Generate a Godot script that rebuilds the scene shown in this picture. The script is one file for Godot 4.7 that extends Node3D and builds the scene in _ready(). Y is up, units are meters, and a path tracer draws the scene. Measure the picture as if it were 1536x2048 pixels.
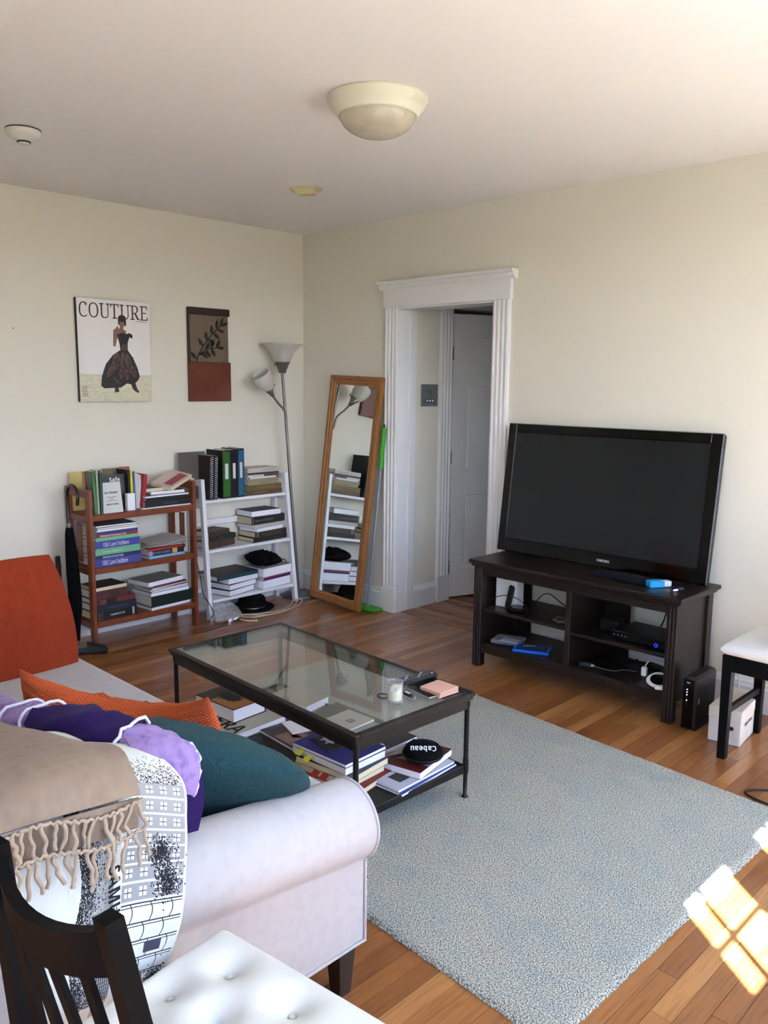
extends Node3D

var M := {}
var used := {}
var rng := RandomNumberGenerator.new()
var tex := {}

# ---------------------------------------------------------------- mesh builder
class MB:
	var st := SurfaceTool.new()
	var any := false
	func _init() -> void:
		st.begin(Mesh.PRIMITIVE_TRIANGLES)
		st.set_smooth_group(-1)
	func smooth(on: bool) -> void:
		st.set_smooth_group(1 if on else -1)
	func tri(a: Vector3, b: Vector3, c: Vector3, ua := Vector2.ZERO, ub := Vector2(1, 0), uc := Vector2(1, 1)) -> void:
		any = true
		st.set_uv(ua); st.add_vertex(a)
		st.set_uv(uc); st.add_vertex(c)
		st.set_uv(ub); st.add_vertex(b)
	# corners run counter-clockwise seen from outside
	func quad(a: Vector3, b: Vector3, c: Vector3, d: Vector3, ua := Vector2(0, 1), ub := Vector2(1, 1), uc := Vector2(1, 0), ud := Vector2(0, 0)) -> void:
		tri(a, b, c, ua, ub, uc)
		tri(a, c, d, ua, uc, ud)
	func box(c: Vector3, s: Vector3, bev := 0.0, b := Basis.IDENTITY) -> void:
		var h := s / 2
		bev = minf(bev, minf(h.x, minf(h.y, h.z)) * 0.98)
		if bev <= 0.0:
			var p := []
			for i in 8:
				p.append(c + b * Vector3(h.x if i & 1 else -h.x, h.y if i & 2 else -h.y, h.z if i & 4 else -h.z))
			quad(p[4], p[5], p[7], p[6]); quad(p[1], p[0], p[2], p[3])
			quad(p[5], p[1], p[3], p[7]); quad(p[0], p[4], p[6], p[2])
			quad(p[6], p[7], p[3], p[2]); quad(p[0], p[1], p[5], p[4])
			return
		var i3 := h - Vector3(bev, bev, bev)
		var f := func(x: float, y: float, z: float, ax: int) -> Vector3:
			var v := Vector3(i3.x * x, i3.y * y, i3.z * z)
			v[ax] = h[ax] * [x, y, z][ax]
			return c + b * v
		for s1 in [-1.0, 1.0]:
			var r := [[1, 1], [-1, 1], [-1, -1], [1, -1]] if s1 > 0 else [[1, 1], [1, -1], [-1, -1], [-1, 1]]
			quad(f.call(s1, r[0][0], r[0][1], 0), f.call(s1, r[1][0], r[1][1], 0), f.call(s1, r[2][0], r[2][1], 0), f.call(s1, r[3][0], r[3][1], 0))
			quad(f.call(r[0][1], s1, r[0][0], 1), f.call(r[1][1], s1, r[1][0], 1), f.call(r[2][1], s1, r[2][0], 1), f.call(r[3][1], s1, r[3][0], 1))
			quad(f.call(r[0][0], r[0][1], s1, 2), f.call(r[1][0], r[1][1], s1, 2), f.call(r[2][0], r[2][1], s1, 2), f.call(r[3][0], r[3][1], s1, 2))
		for s1 in [-1.0, 1.0]:
			for s2 in [-1.0, 1.0]:
				var flip: bool = s1 * s2 > 0
				var e := [
					[f.call(s1, s2, -1, 0), f.call(s1, s2, -1, 1), f.call(s1, s2, 1, 1), f.call(s1, s2, 1, 0)],
					[f.call(-1, s1, s2, 1), f.call(-1, s1, s2, 2), f.call(1, s1, s2, 2), f.call(1, s1, s2, 1)],
					[f.call(s2, -1, s1, 2), f.call(s2, -1, s1, 0), f.call(s2, 1, s1, 0), f.call(s2, 1, s1, 2)]]
				for q in e:
					if flip: quad(q[0], q[1], q[2], q[3])
					else: quad(q[3], q[2], q[1], q[0])
				for s3 in [-1.0, 1.0]:
					var a: Vector3 = f.call(s1, s2, s3, 0)
					var bb: Vector3 = f.call(s1, s2, s3, 1)
					var cc: Vector3 = f.call(s1, s2, s3, 2)
					if s1 * s2 * s3 > 0: tri(a, bb, cc)
					else: tri(a, cc, bb)
	# polygon in the xy plane of b, counter-clockwise, extruded along b.z from z0 to z1
	func prism(poly: PackedVector2Array, z0: float, z1: float, o := Vector3.ZERO, b := Basis.IDENTITY, round_sides := false) -> void:
		if not Geometry2D.is_polygon_clockwise(poly):
			pass
		else:
			poly = poly.duplicate(); poly.reverse()
		var n := poly.size()
		var idx := Geometry2D.triangulate_polygon(poly)
		var lo := poly[0]
		var hi := poly[0]
		for q in poly:
			lo = lo.min(q); hi = hi.max(q)
		var sz := (hi - lo).max(Vector2(1e-5, 1e-5))
		for k in range(0, idx.size(), 3):
			var q := [poly[idx[k]], poly[idx[k + 1]], poly[idx[k + 2]]]
			if (q[1] - q[0]).cross(q[2] - q[0]) < 0: q = [q[0], q[2], q[1]]
			var w := []
			for v in q: w.append(Vector2((v.x - lo.x) / sz.x, 1.0 - (v.y - lo.y) / sz.y))
			tri(o + b * Vector3(q[0].x, q[0].y, z1), o + b * Vector3(q[1].x, q[1].y, z1), o + b * Vector3(q[2].x, q[2].y, z1), w[0], w[1], w[2])
			tri(o + b * Vector3(q[0].x, q[0].y, z0), o + b * Vector3(q[2].x, q[2].y, z0), o + b * Vector3(q[1].x, q[1].y, z0), w[0], w[2], w[1])
		if round_sides: smooth(true)
		for k in n:
			var p := poly[k]
			var q := poly[(k + 1) % n]
			quad(o + b * Vector3(p.x, p.y, z0), o + b * Vector3(q.x, q.y, z0), o + b * Vector3(q.x, q.y, z1), o + b * Vector3(p.x, p.y, z1))
		smooth(false)
	# profile of (radius, height) from bottom to top, turned about y
	func lathe(prof: Array, seg := 24, o := Vector3.ZERO, b := Basis.IDENTITY, sm := true) -> void:
		smooth(sm)
		for k in prof.size() - 1:
			var p: Vector2 = prof[k]
			var q: Vector2 = prof[k + 1]
			for j in seg:
				var a0 := TAU * j / seg
				var a1 := TAU * (j + 1) / seg
				var d0 := Vector3(cos(a0), 0, -sin(a0))
				var d1 := Vector3(cos(a1), 0, -sin(a1))
				var A := o + b * (d0 * p.x + Vector3(0, p.y, 0))
				var B := o + b * (d1 * p.x + Vector3(0, p.y, 0))
				var C := o + b * (d1 * q.x + Vector3(0, q.y, 0))
				var D := o + b * (d0 * q.x + Vector3(0, q.y, 0))
				var u0 := float(j) / seg
				var u1 := float(j + 1) / seg
				var v0 := 1.0 - float(k) / (prof.size() - 1)
				var v1 := 1.0 - float(k + 1) / (prof.size() - 1)
				if p.x < 1e-6: tri(A, C, D, Vector2(u0, v0), Vector2(u1, v1), Vector2(u0, v1))
				elif q.x < 1e-6: tri(A, B, C, Vector2(u0, v0), Vector2(u1, v0), Vector2(u1, v1))
				else: quad(A, B, C, D, Vector2(u0, v0), Vector2(u1, v0), Vector2(u1, v1), Vector2(u0, v1))
		smooth(false)
	func tube(pts: Array, r: float, seg := 8, closed := false, r_end := -1.0) -> void:
		smooth(true)
		var n := pts.size()
		var rings := []
		var up := Vector3.UP
		for k in n:
			var t: Vector3 = (pts[(k + 1) % n] - pts[(k - 1 + n) % n]) if closed else (pts[mini(k + 1, n - 1)] - pts[maxi(k - 1, 0)])
			t = t.normalized()
			if k == 0 and absf(t.dot(up)) > 0.95: up = Vector3.RIGHT
			var x := up.cross(t).normalized()
			if x.length() < 0.1: x = Vector3.RIGHT
			var y := t.cross(x).normalized()
			up = y
			var rr := r if r_end < 0 else lerpf(r, r_end, float(k) / (n - 1))
			var ring := []
			for j in seg:
				var a := TAU * j / seg
				ring.append(pts[k] + (x * cos(a) + y * sin(a)) * rr)
			rings.append(ring)
		for k in (n if closed else n - 1):
			var A: Array = rings[k]
			var B: Array = rings[(k + 1) % n]
			for j in seg:
				var j2 := (j + 1) % seg
				quad(A[j], A[j2], B[j2], B[j])
		if not closed:
			smooth(false)
			for j in range(1, seg - 1):
				tri(rings[0][0], rings[0][j + 1], rings[0][j])
				tri(rings[n - 1][0], rings[n - 1][j], rings[n - 1][j + 1])
		smooth(false)
	# closed cloth: a grid of points with thickness th along its normals
	func sheet(g: Array, th: float) -> void:
		smooth(true)
		var R := g.size()
		var C: int = g[0].size()
		var nn := []
		for i in R:
			var row := []
			for j in C:
				var du: Vector3 = g[i][mini(j + 1, C - 1)] - g[i][maxi(j - 1, 0)]
				var dv: Vector3 = g[mini(i + 1, R - 1)][j] - g[maxi(i - 1, 0)][j]
				row.append(dv.cross(du).normalized() * th)
			nn.append(row)
		for i in R - 1:
			for j in C - 1:
				var u0 := float(j) / (C - 1)
				var u1 := float(j + 1) / (C - 1)
				var v0 := float(i) / (R - 1)
				var v1 := float(i + 1) / (R - 1)
				var a: Vector3 = g[i][j]
				var b: Vector3 = g[i][j + 1]
				var c: Vector3 = g[i + 1][j + 1]
				var d: Vector3 = g[i + 1][j]
				quad(d + nn[i + 1][j], c + nn[i + 1][j + 1], b + nn[i][j + 1], a + nn[i][j], Vector2(u0, v1), Vector2(u1, v1), Vector2(u1, v0), Vector2(u0, v0))
				quad(a, b, c, d, Vector2(u0, v0), Vector2(u1, v0), Vector2(u1, v1), Vector2(u0, v1))
		smooth(false)
		for i in R - 1:
			quad(g[i][0], g[i + 1][0], g[i + 1][0] + nn[i + 1][0], g[i][0] + nn[i][0])
			quad(g[i + 1][C - 1], g[i][C - 1], g[i][C - 1] + nn[i][C - 1], g[i + 1][C - 1] + nn[i + 1][C - 1])
		for j in C - 1:
			quad(g[0][j + 1], g[0][j], g[0][j] + nn[0][j], g[0][j + 1] + nn[0][j + 1])
			quad(g[R - 1][j], g[R - 1][j + 1], g[R - 1][j + 1] + nn[R - 1][j + 1], g[R - 1][j] + nn[R - 1][j])
	func done() -> ArrayMesh:
		st.generate_normals()
		return st.commit()

# ---------------------------------------------------------------- nodes
func numbered(called: String) -> String:
	if not used.has(called):
		used[called] = 0
		return called
	used[called] += 1
	return "%s_%03d" % [called, used[called]]

func thing(called: String, label: String, category: String, at := Vector3.ZERO, turn := 0.0, group := "") -> Node3D:
	var o := Node3D.new()
	o.name = numbered(called)
	add_child(o)
	o.position = at
	o.rotation.y = turn
	o.set_meta("label", label)
	o.set_meta("category", category)
	if group != "": o.set_meta("group", group)
	return o

func part(parent: Node, called: String, mesh: Mesh, m: Material, at := Vector3.ZERO, b := Basis.IDENTITY, label := "") -> MeshInstance3D:
	var o := MeshInstance3D.new()
	o.name = called
	o.mesh = mesh
	o.material_override = null
	for k in mesh.get_surface_count():
		o.set_surface_override_material(k, m)
	parent.add_child(o, true)
	o.transform = Transform3D(b, at)
	if label != "": o.set_meta("label", label)
	return o

func solo(called: String, mesh: Mesh, m: Material, label: String, category: String, at := Vector3.ZERO, b := Basis.IDENTITY, group := "") -> MeshInstance3D:
	var o := part(self, numbered(called), mesh, m, at, b)
	o.set_meta("label", label)
	o.set_meta("category", category)
	if group != "": o.set_meta("group", group)
	return o

func struct(called: String, mesh: Mesh, m: Material, at := Vector3.ZERO) -> MeshInstance3D:
	var o := part(self, called, mesh, m, at)
	o.set_meta("kind", "structure")
	return o

func bx(s: Vector3, bev := 0.0, c := Vector3.ZERO) -> ArrayMesh:
	var m := MB.new()
	m.box(c, s, bev)
	return m.done()

func tb(pts: Array, r: float, seg := 8, closed := false) -> ArrayMesh:
	var m := MB.new()
	m.tube(pts, r, seg, closed)
	return m.done()

func lt(prof: Array, seg := 24) -> ArrayMesh:
	var m := MB.new()
	m.lathe(prof, seg)
	return m.done()

# a smooth path through points
func curve(pts: Array, per := 6, closed := false) -> Array:
	var r := []
	var n := pts.size()
	for k in (n if closed else n - 1):
		var a: Vector3 = pts[(k - 1 + n) % n] if closed or k > 0 else pts[0] * 2 - pts[1]
		var b: Vector3 = pts[k]
		var c: Vector3 = pts[(k + 1) % n]
		var d: Vector3 = pts[(k + 2) % n] if closed or k + 2 < n else c * 2 - b
		for j in per:
			r.append(b.cubic_interpolate(c, a, d, float(j) / per))
	if not closed: r.append(pts[n - 1])
	return r

# smooth surface through a coarse grid of points
func fine(g: Array, per_row: int, per_col: int) -> Array:
	var rows := []
	for row in g: rows.append(curve(row, per_col))
	var out := []
	var C: int = rows[0].size()
	var cols := []
	for j in C:
		var c := []
		for i in rows.size(): c.append(rows[i][j])
		cols.append(curve(c, per_row))
	for i in cols[0].size():
		var row := []
		for j in C: row.append(cols[j][i])
		out.append(row)
	return out

func font(serif := false, bold := false) -> SystemFont:
	var f := SystemFont.new()
	f.font_names = PackedStringArray(["Droid Serif" if serif else "Droid Sans"])
	f.font_weight = 700 if bold else 400
	return f

# lettering fitted into w by h, lying in the xy plane of basis b, centred at at
func lettering(parent: Node, words: String, at: Vector3, b: Basis, w: float, h: float, m: Material, serif := false, bold := false) -> void:
	var t := TextMesh.new()
	t.text = words
	t.font = font(serif, bold)
	t.font_size = 32
	t.pixel_size = 0.01
	t.depth = 0.002
	t.curve_step = 2.0
	var a := t.get_aabb()
	if a.size.x <= 0.0: return
	var sx := w / a.size.x
	var sy := h / a.size.y
	var o := part(parent, "lettering", t, m)
	var c := a.position + a.size / 2
	var bb := Basis(b.x * sx, b.y * sy, b.z * 0.3)
	o.transform = Transform3D(bb, at - bb * c)

# ---------------------------------------------------------------- materials
func mat(key: String, c: Color, rough := 0.6, metal := 0.0, spec := 0.5) -> StandardMaterial3D:
	if M.has(key): return M[key]
	var m := StandardMaterial3D.new()
	m.resource_name = key
	m.albedo_color = c
	m.roughness = rough
	m.metallic = metal
	m.metallic_specular = spec
	M[key] = m
	return m

# plain coloured card, cloth or plastic by its colour
func col(c: Color, rough := 0.6) -> StandardMaterial3D:
	return mat("c_%s_%d" % [c.to_html(false), int(rough * 100)], c, rough)

func noise_tex(key: String, freq: float, stops: Array, size := 512, kind := FastNoiseLite.TYPE_SIMPLEX_SMOOTH, oct := 4, seed_n := 1, w := 0, normal := false) -> NoiseTexture2D:
	if tex.has(key): return tex[key]
	var n := FastNoiseLite.new()
	n.noise_type = kind
	n.frequency = freq
	n.fractal_octaves = oct
	n.seed = seed_n
	var t := NoiseTexture2D.new()
	t.width = w if w > 0 else size
	t.height = size
	t.seamless = not key.begins_with("rug_")
	t.noise = n
	if normal:
		t.as_normal_map = true
		t.bump_strength = 6.0
	if stops.size() > 0:
		var g := Gradient.new()
		var offs := PackedFloat32Array()
		var cols := PackedColorArray()
		for s in stops:
			offs.append(s[0]); cols.append(s[1])
		g.offsets = offs
		g.colors = cols
		t.color_ramp = g
	tex[key] = t
	return t

func tri_planar(m: StandardMaterial3D, s: Vector3, world := false) -> void:
	m.uv1_triplanar = true
	m.uv1_world_triplanar = world
	m.uv1_scale = s

func cloth(key: String, c: Color, weave := 260.0, depth := 0.06, sheen := 0.25) -> StandardMaterial3D:
	if M.has(key): return M[key]
	var m := mat(key, c, 0.92, 0.0, 0.25)
	m.albedo_texture = noise_tex("cloth_tone", 0.02, [[0.0, Color(0.95, 0.95, 0.95)], [0.5, Color(0.985, 0.985, 0.985)], [1.0, Color(1, 1, 1)]], 512, FastNoiseLite.TYPE_SIMPLEX_SMOOTH, 5)
	m.heightmap_enabled = true
	m.heightmap_texture = noise_tex("cloth_weave", 0.18, [], 512, FastNoiseLite.TYPE_SIMPLEX, 2, 5)
	m.heightmap_scale = depth
	tri_planar(m, Vector3(1, 1, 1) * weave / 100.0)
	m.rim_enabled = sheen > 0
	m.rim = sheen
	m.rim_tint = 0.6
	return m

func image_mat(key: String, im: Image, rough := 0.6) -> StandardMaterial3D:
	var m := mat(key, Color.WHITE, rough)
	m.albedo_texture = ImageTexture.create_from_image(im)
	m.texture_repeat = false
	return m

# fill a polygon in an image (points in 0..1)
func paint(im: Image, pts: Array, c: Color) -> void:
	var w := im.get_width()
	var h := im.get_height()
	var y0 := 1e9
	var y1 := -1e9
	for p in pts:
		y0 = minf(y0, p[1] * h); y1 = maxf(y1, p[1] * h)
	for y in range(maxi(0, int(y0)), mini(h - 1, int(y1)) + 1):
		var xs := []
		for k in pts.size():
			var a: Array = pts[k]
			var b: Array = pts[(k + 1) % pts.size()]
			var ay: float = a[1] * h
			var by: float = b[1] * h
			var yy := y + 0.5
			if (ay <= yy) != (by <= yy):
				xs.append((a[0] + (yy - ay) / (by - ay) * (b[0] - a[0])) * w)
		xs.sort()
		for k in range(0, xs.size() - 1, 2):
			var x0 := maxi(0, int(xs[k]))
			var x1 := mini(w, int(xs[k + 1]) + 1)
			if x1 > x0: im.fill_rect(Rect2i(x0, y, x1 - x0, 1), c)

func oval(cx: float, cy: float, rx: float, ry: float, turn := 0.0) -> Array:
	var r := []
	for k in 20:
		var a := TAU * k / 20
		var v := Vector2(cos(a) * rx, sin(a) * ry).rotated(turn)
		r.append([cx + v.x, cy + v.y])
	return r

func _ready() -> void:
	rng.seed = 7
	camera_and_light()
	materials()
	room()
	doorway()
	floor_boards()
	rug()
	windows()
	sofa()
	dining_chair()
	coffee_table()
	tv_stand()
	television()
	shelves()
	mirror_and_mop()
	floor_lamp()
	wall_art()
	ceiling_things()
	cushions()
	throws()
	side_chair()
	modem_and_box()
	brown_shelf_things()
	white_shelf_things()
	table_things()
	stand_things()
	floor_things()

func camera_and_light() -> void:
	var cam := Camera3D.new()
	cam.name = "camera"
	add_child(cam)
	var yaw := deg_to_rad(44.398)
	var pitch := deg_to_rad(8.809)
	var roll := deg_to_rad(0.57)
	var f := Vector3(-sin(yaw) * cos(pitch), -sin(pitch), -cos(yaw) * cos(pitch))
	var r := f.cross(Vector3.UP).normalized()
	var u := r.cross(f)
	var r2 := r * cos(roll) + u * sin(roll)
	var u2 := -r * sin(roll) + u * cos(roll)
	cam.transform = Transform3D(Basis(r2, u2, -f), Vector3(4.688, 1.525, 3.942))
	cam.fov = rad_to_deg(2.0 * atan(1024.0 / 1664.65))
	cam.near = 0.05
	cam.far = 200.0
	cam.current = true

	var e := Environment.new()
	e.background_mode = Environment.BG_SKY
	var sm := ProceduralSkyMaterial.new()
	sm.sky_top_color = Color(0.46, 0.62, 0.90)
	sm.sky_horizon_color = Color(0.86, 0.90, 0.96)
	sm.sky_curve = 0.25
	sm.ground_horizon_color = Color(0.62, 0.62, 0.58)
	sm.ground_bottom_color = Color(0.40, 0.40, 0.36)
	sm.sky_energy_multiplier = 1.0
	sm.ground_energy_multiplier = 0.8
	sm.sun_angle_max = 0.0
	var sky := Sky.new()
	sky.sky_material = sm
	e.sky = sky
	e.background_energy_multiplier = 11.0
	e.tonemap_mode = Environment.TONE_MAPPER_LINEAR
	e.tonemap_exposure = 1.92
	e.ambient_light_source = Environment.AMBIENT_SOURCE_DISABLED
	e.sdfgi_enabled = true
	e.ssao_enabled = true
	e.ssil_enabled = true
	var we := WorldEnvironment.new()
	we.name = "world"
	we.environment = e
	add_child(we)

	var sun := DirectionalLight3D.new()
	sun.name = "sun"
	add_child(sun)
	var ce := 0.610
	var d := Vector3(-0.788 * ce, -0.793, -0.616 * ce).normalized()
	sun.transform = Transform3D(Basis.looking_at(d, Vector3.UP), Vector3(8, 8, 6))
	sun.light_color = Color(0.90, 0.965, 1.0)
	sun.light_energy = 38.0
	sun.light_angular_distance = 0.53
	sun.shadow_enabled = true

func materials() -> void:
	var m := mat("wall_paint", Color(0.885, 0.865, 0.805), 0.75, 0.0, 0.35)
	m = mat("ceiling_paint", Color(0.945, 0.94, 0.93), 0.85, 0.0, 0.3)
	mat("trim_white", Color(0.90, 0.90, 0.895), 0.38, 0.0, 0.5)
	mat("door_white", Color(0.88, 0.88, 0.87), 0.45)
	mat("pane", Color(1, 1, 1, 0.04), 0.02).transparency = BaseMaterial3D.TRANSPARENCY_ALPHA
	mat("table_glass", Color(0.35, 0.45, 0.41, 0.06), 0.02).transparency = BaseMaterial3D.TRANSPARENCY_ALPHA
	mat("clear_glass", Color(0.95, 0.98, 0.97, 0.12), 0.03).transparency = BaseMaterial3D.TRANSPARENCY_ALPHA
	mat("iron", Color(0.095, 0.085, 0.078), 0.42, 0.35)
	mat("iron_shelf", Color(0.07, 0.065, 0.062), 0.5, 0.2)
	mat("black_plastic", Color(0.035, 0.036, 0.04), 0.4)
	mat("black_gloss", Color(0.012, 0.012, 0.013), 0.1, 0.0, 0.35)
	mat("screen_glass", Color(0.115, 0.12, 0.125), 0.10, 0.0, 0.32)
	mat("dark_void", Color(0.015, 0.015, 0.016), 0.8)
	mat("brushed_steel", Color(0.52, 0.52, 0.52), 0.34, 0.9)
	mat("lamp_metal", Color(0.50, 0.49, 0.48), 0.38, 0.8)
	mat("mirror_silver", Color(0.93, 0.95, 0.94), 0.02, 1.0)
	mat("white_paint_wood", Color(0.90, 0.90, 0.905), 0.42)
	mat("pages", Color(0.88, 0.88, 0.86), 0.9)
	mat("pages_cream", Color(0.82, 0.77, 0.64), 0.9)
	mat("pages_white", Color(0.93, 0.93, 0.95), 0.9)
	mat("ink_black", Color(0.06, 0.055, 0.06), 0.7)
	mat("ink_white", Color(0.93, 0.93, 0.92), 0.7)
	mat("ink_brown", Color(0.30, 0.19, 0.16), 0.7)
	mat("ink_silver", Color(0.72, 0.72, 0.72), 0.4)
	# timbers: grain runs along the stretched axis of the noise
	var grain := noise_tex("grain", 0.012, [[0.0, Color(0.80, 0.76, 0.72)], [0.35, Color(0.94, 0.92, 0.90)], [0.6, Color(1, 1, 1)], [1.0, Color(0.88, 0.85, 0.83)]], 512, FastNoiseLite.TYPE_SIMPLEX_SMOOTH, 5, 11)
	var tones := [Color(0.585, 0.375, 0.205), Color(0.54, 0.335, 0.175), Color(0.62, 0.415, 0.235), Color(0.50, 0.30, 0.15), Color(0.56, 0.35, 0.18), Color(0.66, 0.455, 0.265), Color(0.52, 0.315, 0.16), Color(0.60, 0.39, 0.21), Color(0.565, 0.355, 0.195)]
	for k in tones.size():
		m = mat("oak_%d" % k, tones[k], 0.24, 0.0, 0.5)
		m.albedo_texture = grain
		m.roughness = 0.3
		m.clearcoat_enabled = true
		m.clearcoat = 0.5
		m.clearcoat_roughness = 0.14
		tri_planar(m, Vector3(9.0, 1.0, 0.55), true)
		m.uv1_offset = Vector3(0.37 * k, 0.0, 0.21 * k)
		m = mat("oak_x_%d" % k, tones[k], 0.27)
		m.albedo_texture = grain
		tri_planar(m, Vector3(0.55, 1.0, 9.0), true)
		m.uv1_offset = Vector3(0.31 * k, 0.0, 0.17 * k)
	mat("floor_gap", Color(0.08, 0.045, 0.025), 0.8)
	m = mat("cherry_wood", Color(0.47, 0.225, 0.12), 0.36)
	m.albedo_texture = grain
	tri_planar(m, Vector3(1.2, 1.2, 1.2))
	m = mat("espresso_wood", Color(0.105, 0.068, 0.055), 0.36)
	m.albedo_texture = grain
	tri_planar(m, Vector3(0.5, 7.0, 7.0))
	m = mat("black_wood", Color(0.027, 0.027, 0.031), 0.5, 0.0, 0.22)
	m = mat("sofa_leg_wood", Color(0.11, 0.06, 0.05), 0.3)
	m = mat("mirror_oak", Color(0.60, 0.40, 0.21), 0.38)
	m.albedo_texture = grain
	tri_planar(m, Vector3(4, 0.6, 4))
	cloth("sofa_cloth", Color(0.68, 0.665, 0.665), 260, 0.035, 0.2)
	m = mat("seat_leather", Color(0.82, 0.815, 0.79), 0.45, 0.0, 0.4)
	m.heightmap_enabled = true
	m.heightmap_texture = noise_tex("leather", 0.1, [], 256, FastNoiseLite.TYPE_CELLULAR, 2, 9)
	m.heightmap_scale = 0.02
	tri_planar(m, Vector3(9, 9, 9))

# ---------------------------------------------------------------- room shell
const HC := 2.55

func wall_mesh(boxes: Array) -> ArrayMesh:
	var m := MB.new()
	for b in boxes:
		var a: Vector3 = b[0]
		var c: Vector3 = b[1]
		m.box((a + c) / 2, (c - a).abs())
	return m.done()

func room() -> void:
	var wp: Material = M.wall_paint
	struct("wall_left", wall_mesh([[Vector3(-0.16, 0, -0.16), Vector3(0, HC, 5.4)]]), wp)
	# back wall with the doorway x 0.95..1.715, height 2.0
	struct("wall_back", wall_mesh([[Vector3(0, 0, -0.16), Vector3(0.945, HC, 0)], [Vector3(1.72, 0, -0.16), Vector3(5.165, HC, 0)], [Vector3(0.945, 2.005, -0.16), Vector3(1.72, HC, 0)]]), wp)
	# the wall behind the camera gets a broad window added to brighten the room
	var fb := [[Vector3(-0.16, 0, 5.4), Vector3(5.165, 0.72, 5.56)], [Vector3(-0.16, 2.2, 5.4), Vector3(5.165, HC, 5.56)]]
	var fx := -0.16
	for w in added_front_spans:
		fb.append([Vector3(fx, 0.72, 5.4), Vector3(w[0], 2.2, 5.56)])
		fx = w[1]
	fb.append([Vector3(fx, 0.72, 5.4), Vector3(5.165, 2.2, 5.56)])
	struct("wall_front", wall_mesh(fb), wp)
	# window wall: five narrow openings plus an added rear pair, between y 0.72 and 2.335
	var bs := [[Vector3(5.0, 0, 0), Vector3(5.165, 0.72, 5.4)], [Vector3(5.0, 2.335, 0), Vector3(5.165, HC, 5.4)]]
	var z := 0.0
	for w in window_spans:
		bs.append([Vector3(5.0, 0.72, z), Vector3(5.165, 2.335, w[0])])
		z = w[1]
	bs.append([Vector3(5.0, 0.72, z), Vector3(5.165, 2.335, 5.4)])
	struct("wall_right", wall_mesh(bs), wp)
	var c := struct("ceiling", wall_mesh([[Vector3(-0.16, HC, -0.16), Vector3(5.165, HC + 0.16, 5.56)]]), M.ceiling_paint)
	part(c, "beam", bx(Vector3(5.0, 0.028, 0.20), 0.006), M.ceiling_paint, Vector3(2.5, HC - 0.014, 2.96))
	# skirting: tall board with a moulded cap
	var prof := PackedVector2Array([Vector2(0, 0), Vector2(0.02, 0), Vector2(0.02, 0.115), Vector2(0.014, 0.125), Vector2(0.014, 0.135), Vector2(0.006, 0.145), Vector2(0, 0.145)])
	var mb := MB.new()
	mb.prism(prof, 0.0, 5.4, Vector3(0.0, 0, 5.4), Basis(Vector3(1, 0, 0), Vector3(0, 1, 0), Vector3(0, 0, -1)))
	struct("baseboard_left", mb.done(), M.trim_white)
	mb = MB.new()
	mb.prism(prof, 0.0, 0.81, Vector3(0.02, 0, 0), Basis(Vector3(0, 0, 1), Vector3(0, 1, 0), Vector3(1, 0, 0)))
	mb.prism(prof, 1.83, 4.98, Vector3(0.0, 0, 0), Basis(Vector3(0, 0, 1), Vector3(0, 1, 0), Vector3(1, 0, 0)))
	struct("baseboard_back", mb.done(), M.trim_white)
	mb = MB.new()
	mb.prism(prof, 0.02, 5.4, Vector3(5.0, 0, 0), Basis(Vector3(-1, 0, 0), Vector3(0, 1, 0), Vector3(0, 0, 1)))
	struct("baseboard_right", mb.done(), M.trim_white)

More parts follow.
